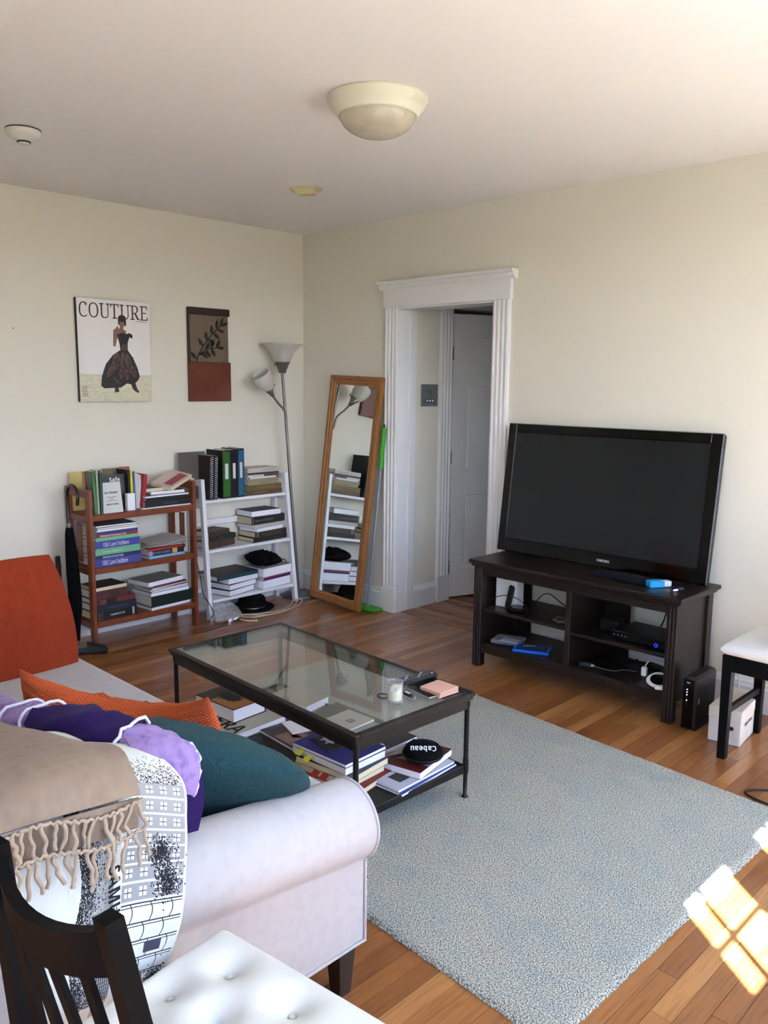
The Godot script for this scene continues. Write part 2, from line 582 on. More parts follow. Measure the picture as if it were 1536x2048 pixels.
func doorway() -> void:
	# fluted casing, plinth blocks and a moulded head
	var flute := func(w: float, h: float) -> ArrayMesh:
		var q := PackedVector2Array([Vector2(0, 0), Vector2(w, 0), Vector2(w, 0.020), Vector2(w * 0.90, 0.025)])
		for k in [2, 1, 0]:
			var x: float = w * (0.12 + 0.27 * k)
			q.append_array([Vector2(x + w * 0.22, 0.025), Vector2(x + w * 0.17, 0.014), Vector2(x + w * 0.05, 0.014), Vector2(x, 0.025)])
		q.append_array([Vector2(w * 0.08, 0.025), Vector2(0, 0.020)])
		var m := MB.new()
		m.prism(q, 0, h)
		return m.done()
	var d := Node3D.new()
	d.name = "trim_1"
	add_child(d)
	d.set_meta("kind", "structure")
	d.set_meta("label", "white fluted door casing with moulded head and plinth blocks")
	var up := Basis(Vector3(1, 0, 0), Vector3(0, 0, 1), Vector3(0, 1, 0))
	part(d, "casing", flute.call(0.115, 1.835), M.trim_white, Vector3(0.838, 0.17, 0), up)
	part(d, "casing", flute.call(0.115, 1.835), M.trim_white, Vector3(1.705, 0.17, 0), up)
	part(d, "plinth_block", bx(Vector3(0.125, 0.17, 0.032), 0.003), M.trim_white, Vector3(0.892, 0.085, 0.016))
	part(d, "plinth_block", bx(Vector3(0.125, 0.17, 0.032), 0.003), M.trim_white, Vector3(1.768, 0.085, 0.016))
	var mb := MB.new()
	mb.box(Vector3(1.33, 2.062, 0.015), Vector3(1.0, 0.125, 0.03), 0.002)
	part(d, "head_board", mb.done(), M.trim_white)
	mb = MB.new()
	var cp := PackedVector2Array([Vector2(0, 0), Vector2(0.032, 0), Vector2(0.036, 0.008), Vector2(0.044, 0.016), Vector2(0.05, 0.028), Vector2(0.062, 0.034), Vector2(0.062, 0.05), Vector2(0, 0.05)])
	mb.prism(cp, 0.80, 1.86, Vector3(0, 2.112, 0), Basis(Vector3(0, 0, 1), Vector3(0, 1, 0), Vector3(1, 0, 0)))
	part(d, "head_cap", mb.done(), M.trim_white)
	mb = MB.new()
	mb.box(Vector3(0.951, 1.0, -0.075), Vector3(0.012, 2.0, 0.17)); mb.box(Vector3(1.714, 1.0, -0.075), Vector3(0.012, 2.0, 0.17)); mb.box(Vector3(1.3325, 1.995, -0.075), Vector3(0.75, 0.012, 0.17))
	mb.box(Vector3(0.963, 1.0, -0.10), Vector3(0.012, 1.98, 0.035), 0.002); mb.box(Vector3(1.702, 1.0, -0.10), Vector3(0.012, 1.98, 0.035), 0.002)
	part(d, "jamb", mb.done(), M.trim_white)
	# the little hall behind: its left wall carries a panel door standing ajar
	struct("wall_hall", wall_mesh([[Vector3(0.80, 0, -0.545), Vector3(0.945, HC, -0.16)], [Vector3(0.80, 2.03, -1.36), Vector3(0.945, HC, -0.545)], [Vector3(0.80, 0, -1.9), Vector3(0.945, HC, -1.36)], [Vector3(0.30, 0, -2.06), Vector3(2.1, HC, -1.9)], [Vector3(2.4, 0, -2.06), Vector3(2.75, HC, -1.9)], [Vector3(2.1, 0, -2.06), Vector3(2.4, 1.2, -1.9)], [Vector3(2.1, 1.75, -2.06), Vector3(2.4, HC, -1.9)], [Vector3(2.6, 0, -1.9), Vector3(2.75, HC, -0.16)], [Vector3(0.14, 0, -2.06), Vector3(0.30, HC, -0.16)]]), M.wall_paint)
	struct("ceiling_hall", wall_mesh([[Vector3(0.14, HC, -2.06), Vector3(2.75, HC + 0.16, -0.16)]]), M.ceiling_paint)
	var prof := PackedVector2Array([Vector2(0, 0), Vector2(0.018, 0), Vector2(0.018, 0.12), Vector2(0.012, 0.13), Vector2(0.012, 0.14), Vector2(0.004, 0.155), Vector2(0, 0.155)])
	mb = MB.new()
	mb.prism(prof, 0.0, 0.225, Vector3(0.945, 0, -0.165), Basis(Vector3(1, 0, 0), Vector3(0, 1, 0), Vector3(0, 0, -1)))
	struct("baseboard_hall", mb.done(), M.trim_white)
	var c2 := Node3D.new()
	c2.name = "trim_2"
	add_child(c2)
	c2.set_meta("kind", "structure")
	c2.set_meta("label", "white fluted casing round the panel door in the hall")
	var side := Basis(Vector3(0, 0, -1), Vector3(1, 0, 0), Vector3(0, 1, 0))
	part(c2, "casing", flute.call(0.12, 1.85), M.trim_white, Vector3(0.945, 0.18, -0.40), Basis(Vector3(0, 0, -1), Vector3(1, 0, 0), Vector3(0, 1, 0)))
	part(c2, "plinth_block", bx(Vector3(0.03, 0.18, 0.128), 0.003), M.trim_white, Vector3(0.96, 0.09, -0.458))
	part(c2, "head_board", bx(Vector3(0.024, 0.13, 1.02), 0.003), M.trim_white, Vector3(0.957, 2.10, -0.88))
	var hw := Node3D.new()  # unseen window, added to let light into the hall
	hw.name = "added_window_hall"
	add_child(hw)
	hw.set_meta("kind", "structure")
	hw.set_meta("label", "small white framed window added at the hall end for light")
	hw.position = Vector3(2.25, 1.475, -1.98)
	mb = MB.new()
	for q in [-0.26, 0.26]: mb.box(Vector3(0, q, 0), Vector3(0.30, 0.03, 0.04))
	for q in [-0.135, 0.135]: mb.box(Vector3(q, 0, 0), Vector3(0.03, 0.49, 0.04))
	part(hw, "sash_frame", mb.done(), M.trim_white)
	part(hw, "pane", bx(Vector3(0.24, 0.49, 0.004)), M.pane)
	# panel door hung at z -0.54, opening towards the room by some twenty degrees
	var dr := Node3D.new()
	dr.name = "door_1"
	add_child(dr)
	dr.set_meta("kind", "structure")
	dr.set_meta("label", "white six panel door standing slightly ajar in the hall")
	dr.position = Vector3(0.952, 0.012, -0.535)
	dr.rotation.y = PI / 2 - deg_to_rad(20)
	var W := 0.78
	var Hd := 1.985
	mb = MB.new()
	# stiles, rails and recessed panels
	var cols2 := [[0.11, 0.35], [0.43, 0.67]]
	var rows2 := [[0.20, 0.76], [0.90, 1.52], [1.62, 1.86]]
	var xs := [0.0, 0.11, 0.35, 0.43, 0.67, W]
	var ys := [0.0, 0.20, 0.76, 0.90, 1.52, 1.62, 1.86, Hd]
	for i in 5:
		for j in 7:
			var hole: bool = i % 2 == 1 and j % 2 == 1
			if hole: continue
			mb.box(Vector3((xs[i] + xs[i + 1]) / 2, (ys[j] + ys[j + 1]) / 2, -0.018), Vector3(xs[i + 1] - xs[i], ys[j + 1] - ys[j], 0.036))
	part(dr, "leaf", mb.done(), M.door_white)
	for cc in cols2:
		for rr in rows2:
			mb = MB.new()
			var w: float = cc[1] - cc[0]
			var h: float = rr[1] - rr[0]
			mb.box(Vector3.ZERO, Vector3(w, h, 0.014))
			mb.box(Vector3(0, 0, 0.006), Vector3(w - 0.05, h - 0.05, 0.012), 0.011)
			part(dr, "panel", mb.done(), M.door_white, Vector3((cc[0] + cc[1]) / 2, (rr[0] + rr[1]) / 2, -0.018))
	for y in [0.22, 1.0, 1.72]:
		var o := part(dr, "hinge", bx(Vector3(0.012, 0.09, 0.016), 0.003), M.brushed_steel, Vector3(-0.004, y, 0.006))
		o.set_meta("label", "painted steel hinge")

# spans of the five narrow windows along z, then a pair added for fill
var window_spans := [[0.27, 0.68], [0.80, 1.21], [1.33, 1.74], [1.86, 2.27], [2.39, 2.80], [3.62, 4.03], [4.15, 4.56]]
# spans along x of the broad window added behind the camera as fill light
var added_front_spans := [[3.7, 4.5]]

func windows() -> void:
	var n := 1
	for w in window_spans:  # the last two are added to brighten the rear of the room
		var o := Node3D.new()
		o.name = "window_%d" % n
		n += 1
		add_child(o)
		o.position = Vector3(5.0, 0.72, w[0])
		o.set_meta("kind", "structure")
		o.set_meta("label", "unseen narrow white sash window with divided panes")
		var ww: float = w[1] - w[0]
		var mb := MB.new()
		# heights above the sill: lower sash 0.03..0.81, meeting rail, upper sash 0.88..1.585
		for q in [[0.0, 0.03], [0.81, 0.88], [1.585, 1.615]]:
			mb.box(Vector3(0.02, (q[0] + q[1]) / 2, ww / 2), Vector3(0.035, q[1] - q[0], ww), 0.002)
		for q in [0.0025, ww - 0.0025]:
			mb.box(Vector3(0.02, 0.8075, q), Vector3(0.035, 1.615, 0.005))
		part(o, "sash_frame", mb.done(), M.trim_white)
		mb = MB.new()
		for q in [[0.03, 0.81, 0.42, 0.42], [0.88, 1.585, 1.115, 1.395]]:
			mb.box(Vector3(0.02, (q[0] + q[1]) / 2, ww * 0.5), Vector3(0.022, q[1] - q[0], 0.016), 0.002)
			mb.box(Vector3(0.02, q[2], ww * 0.5), Vector3(0.022, 0.016, ww - 0.01), 0.002)
			if q[3] != q[2]: mb.box(Vector3(0.02, q[3], ww * 0.5), Vector3(0.022, 0.016, ww - 0.01), 0.002)
		part(o, "muntin", mb.done(), M.trim_white)
		for q in [[0.03, 0.81], [0.88, 1.585]]:
			part(o, "pane", bx(Vector3(0.004, q[1] - q[0], ww - 0.01)), M.pane, Vector3(0.02, (q[0] + q[1]) / 2, ww / 2))
		part(o, "sill", bx(Vector3(0.06, 0.02, ww + 0.08), 0.004), M.trim_white, Vector3(-0.03, -0.012, ww / 2))
	for w in added_front_spans:  # unseen window, put in to lift the light from behind
		var o := Node3D.new()
		o.name = "window_%d" % n
		n += 1
		add_child(o)
		o.position = Vector3(w[0], 0.72, 5.4)
		o.set_meta("kind", "structure")
		o.set_meta("label", "broad white sash window added behind the camera for fill light")
		var ww: float = w[1] - w[0]
		var mb := MB.new()
		for q in [0.02, 0.74, 1.46]: mb.box(Vector3(ww / 2, q, 0.05), Vector3(ww, 0.04, 0.04), 0.002)
		for q in [0.02, ww - 0.02]: mb.box(Vector3(q, 0.74, 0.05), Vector3(0.04, 1.40, 0.04), 0.002)
		part(o, "sash_frame", mb.done(), M.trim_white)
		for q in [[0.04, 0.72], [0.76, 1.44]]: part(o, "pane", bx(Vector3(ww - 0.08, q[1] - q[0], 0.004)), M.pane, Vector3(ww / 2, (q[0] + q[1]) / 2, 0.05))

# ---------------------------------------------------------------- floor
func floor_boards() -> void:
	var base := struct("floor", wall_mesh([[Vector3(-0.16, -0.2, -0.02), Vector3(5.165, -0.018, 5.56)], [Vector3(0.14, -0.2, -2.06), Vector3(2.75, -0.018, -0.02)]]), M.floor_gap)
	var wd := 0.057
	var lens := [0.42, 0.58, 0.75, 0.95, 1.2]
	var meshes := []
	for l in lens: meshes.append(bx(Vector3(wd - 0.0014, 0.018, l - 0.0014)))
	var cams := Vector3(4.688, 0, 3.942)
	var fwd := Vector3(-0.70, 0, -0.715)
	var all := []
	var n := int(5.0 / wd) + 1
	for i in n:
		var x := wd * (i + 0.5)
		if x > 5.0: continue
		var z := -0.03 - rng.randf() * 0.35
		while z < 5.4:
			var k := rng.randi() % lens.size()
			var c := Vector3(x, -0.009, z + lens[k] / 2)
			var tone := rng.randi() % 9
			var z0 := maxf(z, -0.03)
			var z1: float = minf(z + lens[k], 5.4)
			z += lens[k]
			if z1 - z0 < 0.02: continue
			var v := c - cams
			v.y = 0
			var dist := v.length()
			var ahead := v.normalized().dot(fwd)
			var seen: bool = ahead > 0.86 and dist > 1.2
			# under the rug and the sofa nothing shows
			if c.x > 1.45 and c.x < 3.65 and c.z > 1.05 and c.z < 2.2: seen = false
			if c.z > 2.75 and c.x < 3.3: seen = false
			all.append([0.0 if seen else 100.0, dist, x, z0, z1, k, tone])
	all.sort_custom(func(a, b): return a[0] + a[1] < b[0] + b[1])
	var rest := {}
	var count := 0
	for a in all:
		var full: bool = absf((a[4] - a[3]) - lens[a[5]]) < 0.001
		var c := Vector3(a[2], -0.009, (a[3] + a[4]) / 2)
		if a[0] < 1.0 and count < 285:
			count += 1
			var me: Mesh = meshes[a[5]] if full else bx(Vector3(wd - 0.0014, 0.018, a[4] - a[3] - 0.0014))
			part(base, "plank", me, M["oak_%d" % a[6]], c)
		else:
			var key: int = a[6]
			if not rest.has(key): rest[key] = MB.new()
			rest[key].box(c, Vector3(wd - 0.0014, 0.018, a[4] - a[3] - 0.0014))
	for key in rest:
		var o := part(base, "planks_beyond", rest[key].done(), M["oak_%d" % key])
		o.set_meta("kind", "stuff")
	# hall boards run the other way
	for i in 14:
		var z := -0.035 - wd * (i + 0.5)
		var x := 0.30
		while x < 2.6:
			var l: float = minf(lens[rng.randi() % 5], 2.6 - x)
			if l > 0.02:
				part(base, "plank", bx(Vector3(l - 0.0014, 0.018, wd - 0.0014)), M["oak_x_%d" % (rng.randi() % 9)], Vector3(x + l / 2, -0.009, z))
			x += l

func rug() -> void:
	# corners on the floor: far left, far right, near right, near left
	var A := Vector3(1.36, 0, 0.74)
	var B := Vector3(3.80, 0, 0.925)
	var C := Vector3(3.775, 0, 2.435)
	var D := Vector3(1.36, 0, 2.32)
	var m := mat("rug_wool", Color(1, 1, 1), 0.97, 0.0, 0.2)
	m.albedo_texture = noise_tex("rug_tone", 0.20, [[0.0, Color(0.22, 0.25, 0.27)], [0.3, Color(0.47, 0.485, 0.465)], [0.5, Color(0.685, 0.675, 0.62)], [0.66, Color(0.805, 0.79, 0.725)], [1.0, Color(0.92, 0.90, 0.85)]], 1280, FastNoiseLite.TYPE_SIMPLEX, 2, 21, 2048)
	m.detail_enabled = true
	m.detail_blend_mode = BaseMaterial3D.BLEND_MODE_MUL
	m.detail_albedo = noise_tex("rug_patch", 0.02, [[0.0, Color(0.90, 0.93, 0.955)], [0.45, Color(0.95, 0.96, 0.96)], [0.7, Color(0.965, 0.96, 0.95)], [1.0, Color(0.93, 0.95, 0.945)]], 512, FastNoiseLite.TYPE_SIMPLEX_SMOOTH, 4, 8)
	m.heightmap_enabled = true
	m.heightmap_texture = noise_tex("rug_pile", 0.25, [], 1280, FastNoiseLite.TYPE_SIMPLEX, 2, 22, 2048)
	m.heightmap_scale = 0.28
	m.texture_repeat = false
	m.detail_uv_layer = BaseMaterial3D.DETAIL_UV_1
	var nz := FastNoiseLite.new()
	nz.seed = 4
	nz.frequency = 22.0
	nz.fractal_octaves = 3
	var mb := MB.new()
	mb.smooth(true)
	var nu := 260
	var nv := 165
	var g := []
	for i in nv + 1:
		var row := []
		var v := float(i) / nv
		for j in nu + 1:
			var u := float(j) / nu
			var p := A.lerp(B, u).lerp(D.lerp(C, u), v)
			var e := minf(minf(u, 1 - u) * 2.4, minf(v, 1 - v) * 1.5)
			p.y = 0.013 * sqrt(clampf(e / 0.012, 0.0, 1.0)) + nz.get_noise_2d(p.x * 4.0, p.z * 4.0) * 0.0022 * clampf(e / 0.01, 0, 1)
			if e <= 0.0: p += Vector3(nz.get_noise_2d(p.x * 3, p.z * 3), 0, nz.get_noise_2d(p.z * 3, p.x * 3 + 9)) * 0.006
			p.y = maxf(p.y, 0.0015)
			row.append(p)
		g.append(row)
	for i in nv:
		for j in nu:
			mb.quad(g[i + 1][j], g[i + 1][j + 1], g[i][j + 1], g[i][j], Vector2(float(j) / nu, float(i + 1) / nv), Vector2(float(j + 1) / nu, float(i + 1) / nv), Vector2(float(j + 1) / nu, float(i) / nv), Vector2(float(j) / nu, float(i) / nv))
	var o := solo("area_rug", mb.done(), m, "pale blue grey wool rug under the glass coffee table", "rug")

# ---------------------------------------------------------------- sofa
func sofa() -> void:
	var s := thing("sofa", "off white rolled arm sofa with dark tapered legs", "sofa", Vector3(2.42, 0, 3.0))
	var O := Vector3(2.42, 0, 3.0)
	var cm: Material = M.sofa_cloth
	# arms: outer panel with a roll on top, rising towards the back
	for side in [1.0, -1.0]:
		var prof := []
		prof.append(Vector2(0.91, 0.14))
		prof.append(Vector2(0.91, 0.26))
		prof.append(Vector2(0.91, 0.36))
		var c := Vector2(0.855, 0.45)
		for k in 19:
			var a := deg_to_rad(-52.0 + 232.0 * k / 18.0)
			prof.append(c + Vector2(cos(a), sin(a)) * 0.1)
		prof.append(Vector2(0.755, 0.30))
		prof.append(Vector2(0.755, 0.14))
		var rings := []
		var zs := [-0.385, -0.39, -0.392, -0.392, -0.30, -0.1, 0.1, 0.30, 0.42]
		var mb := MB.new()
		mb.smooth(true)
		for zi in range(3, zs.size()):
			var ring := []
			for p in prof:
				var rise: float = clampf((p.y - 0.14) / 0.25, 0, 1) * 0.12 * (zs[zi] + 0.39)
				ring.append(Vector3(p.x * side, p.y + rise, zs[zi]))
			rings.append(ring)
		for k in rings.size() - 1:
			for j in prof.size() - 1:
				var a: Vector3 = rings[k][j]
				var b: Vector3 = rings[k][j + 1]
				var c2: Vector3 = rings[k + 1][j + 1]
				var d: Vector3 = rings[k + 1][j]
				if side > 0: mb.quad(d, c2, b, a)
				else: mb.quad(a, b, c2, d)
		part(s, "arm", mb.done(), cm)
		# front face of the arm, slightly domed, with piping round its edge
		mb = MB.new()
		var poly := PackedVector2Array()
		for p in prof: poly.append(Vector2(p.x * side, p.y))
		mb.prism(poly, -0.392, -0.385)
		part(s, "arm_front", mb.done(), cm)
		var pp := []
		for p in prof: pp.append(Vector3(p.x * side, p.y, -0.391))
		part(s, "piping", tb(curve(pp, 2), 0.0045, 6), cm)
		var rp := []
		for k in 7: rp.append(Vector3(0.912 * side, 0.145, -0.39 + 0.8 * k / 6.0))
		part(s, "piping", tb(rp, 0.0045, 6), cm)
	# frame, seat cushion, back
	part(s, "base", bx(Vector3(1.52, 0.19, 0.80), 0.015), cm, Vector3(0, 0.235, 0.03))
	part(s, "seat_cushion", pillow_box(Vector3(1.50, 0.155, 0.66), 0.035), cm, Vector3(0, 0.395, -0.125))
	var bp := [Vector2(0.20, 0.30), Vector2(0.16, 0.42), Vector2(0.165, 0.55), Vector2(0.19, 0.64), Vector2(0.225, 0.70), Vector2(0.28, 0.735), Vector2(0.36, 0.742), Vector2(0.42, 0.73), Vector2(0.455, 0.685), Vector2(0.462, 0.56), Vector2(0.462, 0.14)]
	var mb2 := MB.new()
	mb2.smooth(true)
	var pts := []
	for p in bp: pts.append(Vector3(p.x, p.y, 0))
	pts = curve(pts, 3)
	var xs := [-0.93, -0.91, -0.6, -0.3, 0.0, 0.3, 0.6, 0.91, 0.93]
	for k in xs.size() - 1:
		for j in pts.size() - 1:
			var in0: float = 0.018 if k == 0 else 0.0
			var in1: float = 0.018 if k == xs.size() - 2 else 0.0
			var cc := Vector3(0.33, 0.5, 0)
			var A0: Vector3 = pts[j] + (cc - pts[j]) * in0
			var B0: Vector3 = pts[j + 1] + (cc - pts[j + 1]) * in0
			var A1: Vector3 = pts[j] + (cc - pts[j]) * in1
			var B1: Vector3 = pts[j + 1] + (cc - pts[j + 1]) * in1
			mb2.quad(Vector3(xs[k], A0.y, A0.x), Vector3(xs[k + 1], A1.y, A1.x), Vector3(xs[k + 1], B1.y, B1.x), Vector3(xs[k], B0.y, B0.x))
	mb2.smooth(false)
	var poly2 := PackedVector2Array()
	for q in pts:
		var w: Vector3 = q + (Vector3(0.33, 0.5, 0) - q) * 0.018
		poly2.append(Vector2(w.x, w.y))
	mb2.prism(poly2, -0.93, -0.925, Vector3.ZERO, Basis(Vector3(0, 0, 1), Vector3(0, 1, 0), Vector3(1, 0, 0)))
	mb2.prism(poly2, 0.925, 0.93, Vector3.ZERO, Basis(Vector3(0, 0, 1), Vector3(0, 1, 0), Vector3(1, 0, 0)))
	part(s, "back", mb2.done(), cm)
	for q in [Vector3(0.87, 0, -0.345), Vector3(-0.87, 0, -0.345), Vector3(0.87, 0, 0.42), Vector3(-0.87, 0, 0.42)]:
		mb2 = MB.new()
		taper(mb2, Vector3(0, 0, 0), Vector2(0.036, 0.036), Vector3(0, 0.142, 0), Vector2(0.055, 0.055))
		part(s, "leg", mb2.done(), M.sofa_leg_wood, q)

# a square post that tapers from size s0 at p0 to s1 at p1
func taper(m: MB, p0: Vector3, s0: Vector2, p1: Vector3, s1: Vector2, b := Basis.IDENTITY) -> void:
	var q := []
	for e in [[p0, s0], [p1, s1]]:
		for c in [[-1, -1], [1, -1], [1, 1], [-1, 1]]:
			q.append(e[0] + b * Vector3(c[0] * e[1].x / 2, 0, c[1] * e[1].y / 2))
	for k in 4:
		var k2 := (k + 1) % 4
		m.quad(q[k2], q[k], q[k + 4], q[k2 + 4])
	m.quad(q[0], q[1], q[2], q[3])
	m.quad(q[7], q[6], q[5], q[4])

# soft box: rounded edges and a slightly domed top
func pillow_box(s: Vector3, r: float, dome := 0.015, buttons := [], depth := 0.02) -> ArrayMesh:
	var m := MB.new()
	m.smooth(true)
	var nu := 40
	var nv := 32
	var h := s / 2
	var f := func(u: float, v: float, top: float) -> Vector3:
		# superellipse footprint swept over a rounded side
		var x := u * h.x
		var z := v * h.z
		var ex := clampf((h.x - absf(x)) / r, 0, 1)
		var ez := clampf((h.z - absf(z)) / r, 0, 1)
		var k := sqrt(clampf(1.0 - (1 - ex) * (1 - ex), 0, 1)) * sqrt(clampf(1.0 - (1 - ez) * (1 - ez), 0, 1))
		var y := (h.y - r) + r * k
		if top > 0:
			y += dome * (1 - u * u) * (1 - v * v)
			for b in buttons:
				var d := Vector2(x - b[0], z - b[1]).length()
				y -= depth * exp(-d * d / 0.0014) + depth * 0.5 * exp(-d * d / 0.0001)
		return Vector3(x, y * top, z)
	var us := []
	var vs := []
	for i in nu + 1: us.append(warp(float(i) / nu, r / s.x))
	for i in nv + 1: vs.append(warp(float(i) / nv, r / s.z))
	if buttons.size() > 0:
		us = []
		vs = []
		for i in 111: us.append(-1.0 + 2.0 * i / 110)
		for i in 111: vs.append(-1.0 + 2.0 * i / 110)
	for i in us.size() - 1:
		for j in vs.size() - 1:
			m.quad(f.call(us[i], vs[j + 1], 1.0), f.call(us[i + 1], vs[j + 1], 1.0), f.call(us[i + 1], vs[j], 1.0), f.call(us[i], vs[j], 1.0))
			m.quad(f.call(us[i], vs[j], -1.0), f.call(us[i + 1], vs[j], -1.0), f.call(us[i + 1], vs[j + 1], -1.0), f.call(us[i], vs[j + 1], -1.0))
	m.smooth(true)
	for i in us.size() - 1:
		for sgn in [-1.0, 1.0]:
			var a: Vector3 = f.call(us[i], sgn, 1.0)
			var b: Vector3 = f.call(us[i + 1], sgn, 1.0)
			var c := Vector3(b.x, -b.y, b.z)
			var d := Vector3(a.x, -a.y, a.z)
			if sgn > 0: m.quad(d, c, b, a)
			else: m.quad(a, b, c, d)
	for j in vs.size() - 1:
		for sgn in [-1.0, 1.0]:
			var a: Vector3 = f.call(sgn, vs[j], 1.0)
			var b: Vector3 = f.call(sgn, vs[j + 1], 1.0)
			var c := Vector3(b.x, -b.y, b.z)
			var d := Vector3(a.x, -a.y, a.z)
			if sgn < 0: m.quad(d, c, b, a)
			else: m.quad(a, b, c, d)
	return m.done()

# spreads grid lines towards the edges, where the surface turns
func warp(t: float, e: float) -> float:
	var x := t * 2 - 1
	return sign(x) * (1.0 - pow(1.0 - absf(x), 2.2)) if absf(x) < 1 else x

# ---------------------------------------------------------------- dining chair
func dining_chair() -> void:
	var t := thing("dining_chair", "black slat back dining chair with tufted white seat beside the sofa arm", "chair", Vector3(3.680, 0, 3.285), deg_to_rad(7))
	var bw: Material = M.black_wood
	# seat: white tufted cushion on a black frame
	var tufts := []
	for i in 3:
		for j in 2: tufts.append([-0.115 + 0.155 * j + (0.0 if i % 2 == 0 else 0.078), -0.135 + 0.1 * i])
	tufts.append([-0.155, -0.035])
	var pad := part(t, "seat_cushion", pillow_box(Vector3(0.445, 0.05, 0.435), 0.024, 0.022, tufts, 0.026), M.seat_leather, Vector3(0, 0.458, 0))
	for q in tufts:
		part(pad, "button", lt([Vector2(0, -0.002), Vector2(0.006, -0.001), Vector2(0.0065, 0.001), Vector2(0.004, 0.003), Vector2(0, 0.0035)], 14), M.seat_leather, Vector3(q[0], 0.0075, q[1]))
	var mb := MB.new()
	for q in [[Vector3(0, 0.405, -0.195), Vector3(0.40, 0.055, 0.02)], [Vector3(0, 0.405, 0.195), Vector3(0.40, 0.055, 0.02)], [Vector3(-0.20, 0.405, 0), Vector3(0.02, 0.055, 0.40)], [Vector3(0.20, 0.405, 0), Vector3(0.02, 0.055, 0.40)]]:
		mb.box(q[0], q[1], 0.003)
	part(t, "seat_frame", mb.done(), bw)
	for x in [-1.0, 1.0]:
		mb = MB.new()
		taper(mb, Vector3(x * 0.195, 0, -0.195), Vector2(0.03, 0.03), Vector3(x * 0.195, 0.433, -0.195), Vector2(0.038, 0.038))
		part(t, "leg", mb.done(), bw)
		# rear leg and back post are one length of wood, raked above the seat
		mb = MB.new()
		taper(mb, Vector3(x * 0.195, 0, 0.225), Vector2(0.026, 0.03), Vector3(x * 0.185, 0.46, 0.20), Vector2(0.027, 0.032))
		taper(mb, Vector3(x * 0.185, 0.46, 0.20), Vector2(0.027, 0.032), Vector3(x * 0.128, 0.905, 0.262), Vector2(0.025, 0.026))
		part(t, "leg", mb.done(), bw)
	# curved top rail, lower rail and slats
	mb = MB.new()
	mb.smooth(true)
	var N := 12
	var top := func(u: float, y: float, z: float) -> Vector3:
		var bow := 0.028 * (1 - u * u)
		var dip := -0.018 * (1 - u * u)
		return Vector3(u * lerpf(0.145, 0.115, clampf((y - 0.6) / 0.3, 0, 1)), y + dip, 0.20 + (y - 0.46) * 0.14 + bow + z * 0.8)
	for k in N:
		var u0 := -1.0 + 2.0 * k / N
		var u1 := -1.0 + 2.0 * (k + 1) / N
		var ya := 0.822
		var yb := 0.885
		mb.quad(top.call(u0, ya, 0.011), top.call(u1, ya, 0.011), top.call(u1, yb, 0.011), top.call(u0, yb, 0.011))
		mb.quad(top.call(u1, ya, -0.011), top.call(u0, ya, -0.011), top.call(u0, yb, -0.011), top.call(u1, yb, -0.011))
		mb.smooth(false)
		mb.quad(top.call(u0, yb, 0.011), top.call(u1, yb, 0.011), top.call(u1, yb, -0.011), top.call(u0, yb, -0.011))
		mb.quad(top.call(u0, ya, -0.011), top.call(u1, ya, -0.011), top.call(u1, ya, 0.011), top.call(u0, ya, 0.011))
		mb.smooth(true)
	part(t, "top_rail", mb.done(), bw)
	part(t, "lower_rail", bx(Vector3(0.345, 0.045, 0.02), 0.003), bw, Vector3(0, 0.545, 0.214))
	for k in 4:
		var u := -0.66 + 0.44 * k
		mb = MB.new()
		taper(mb, Vector3(u * 0.16, 0.56, 0.216), Vector2(0.022, 0.009), top.call(u, 0.83, 0.0), Vector2(0.02, 0.009))
		part(t, "slat", mb.done(), bw)
	part(t, "stretcher", bx(Vector3(0.018, 0.03, 0.39), 0.003), bw, Vector3(0.195, 0.2, 0.01))
	part(t, "stretcher", bx(Vector3(0.018, 0.03, 0.39), 0.003), bw, Vector3(-0.195, 0.2, 0.01))

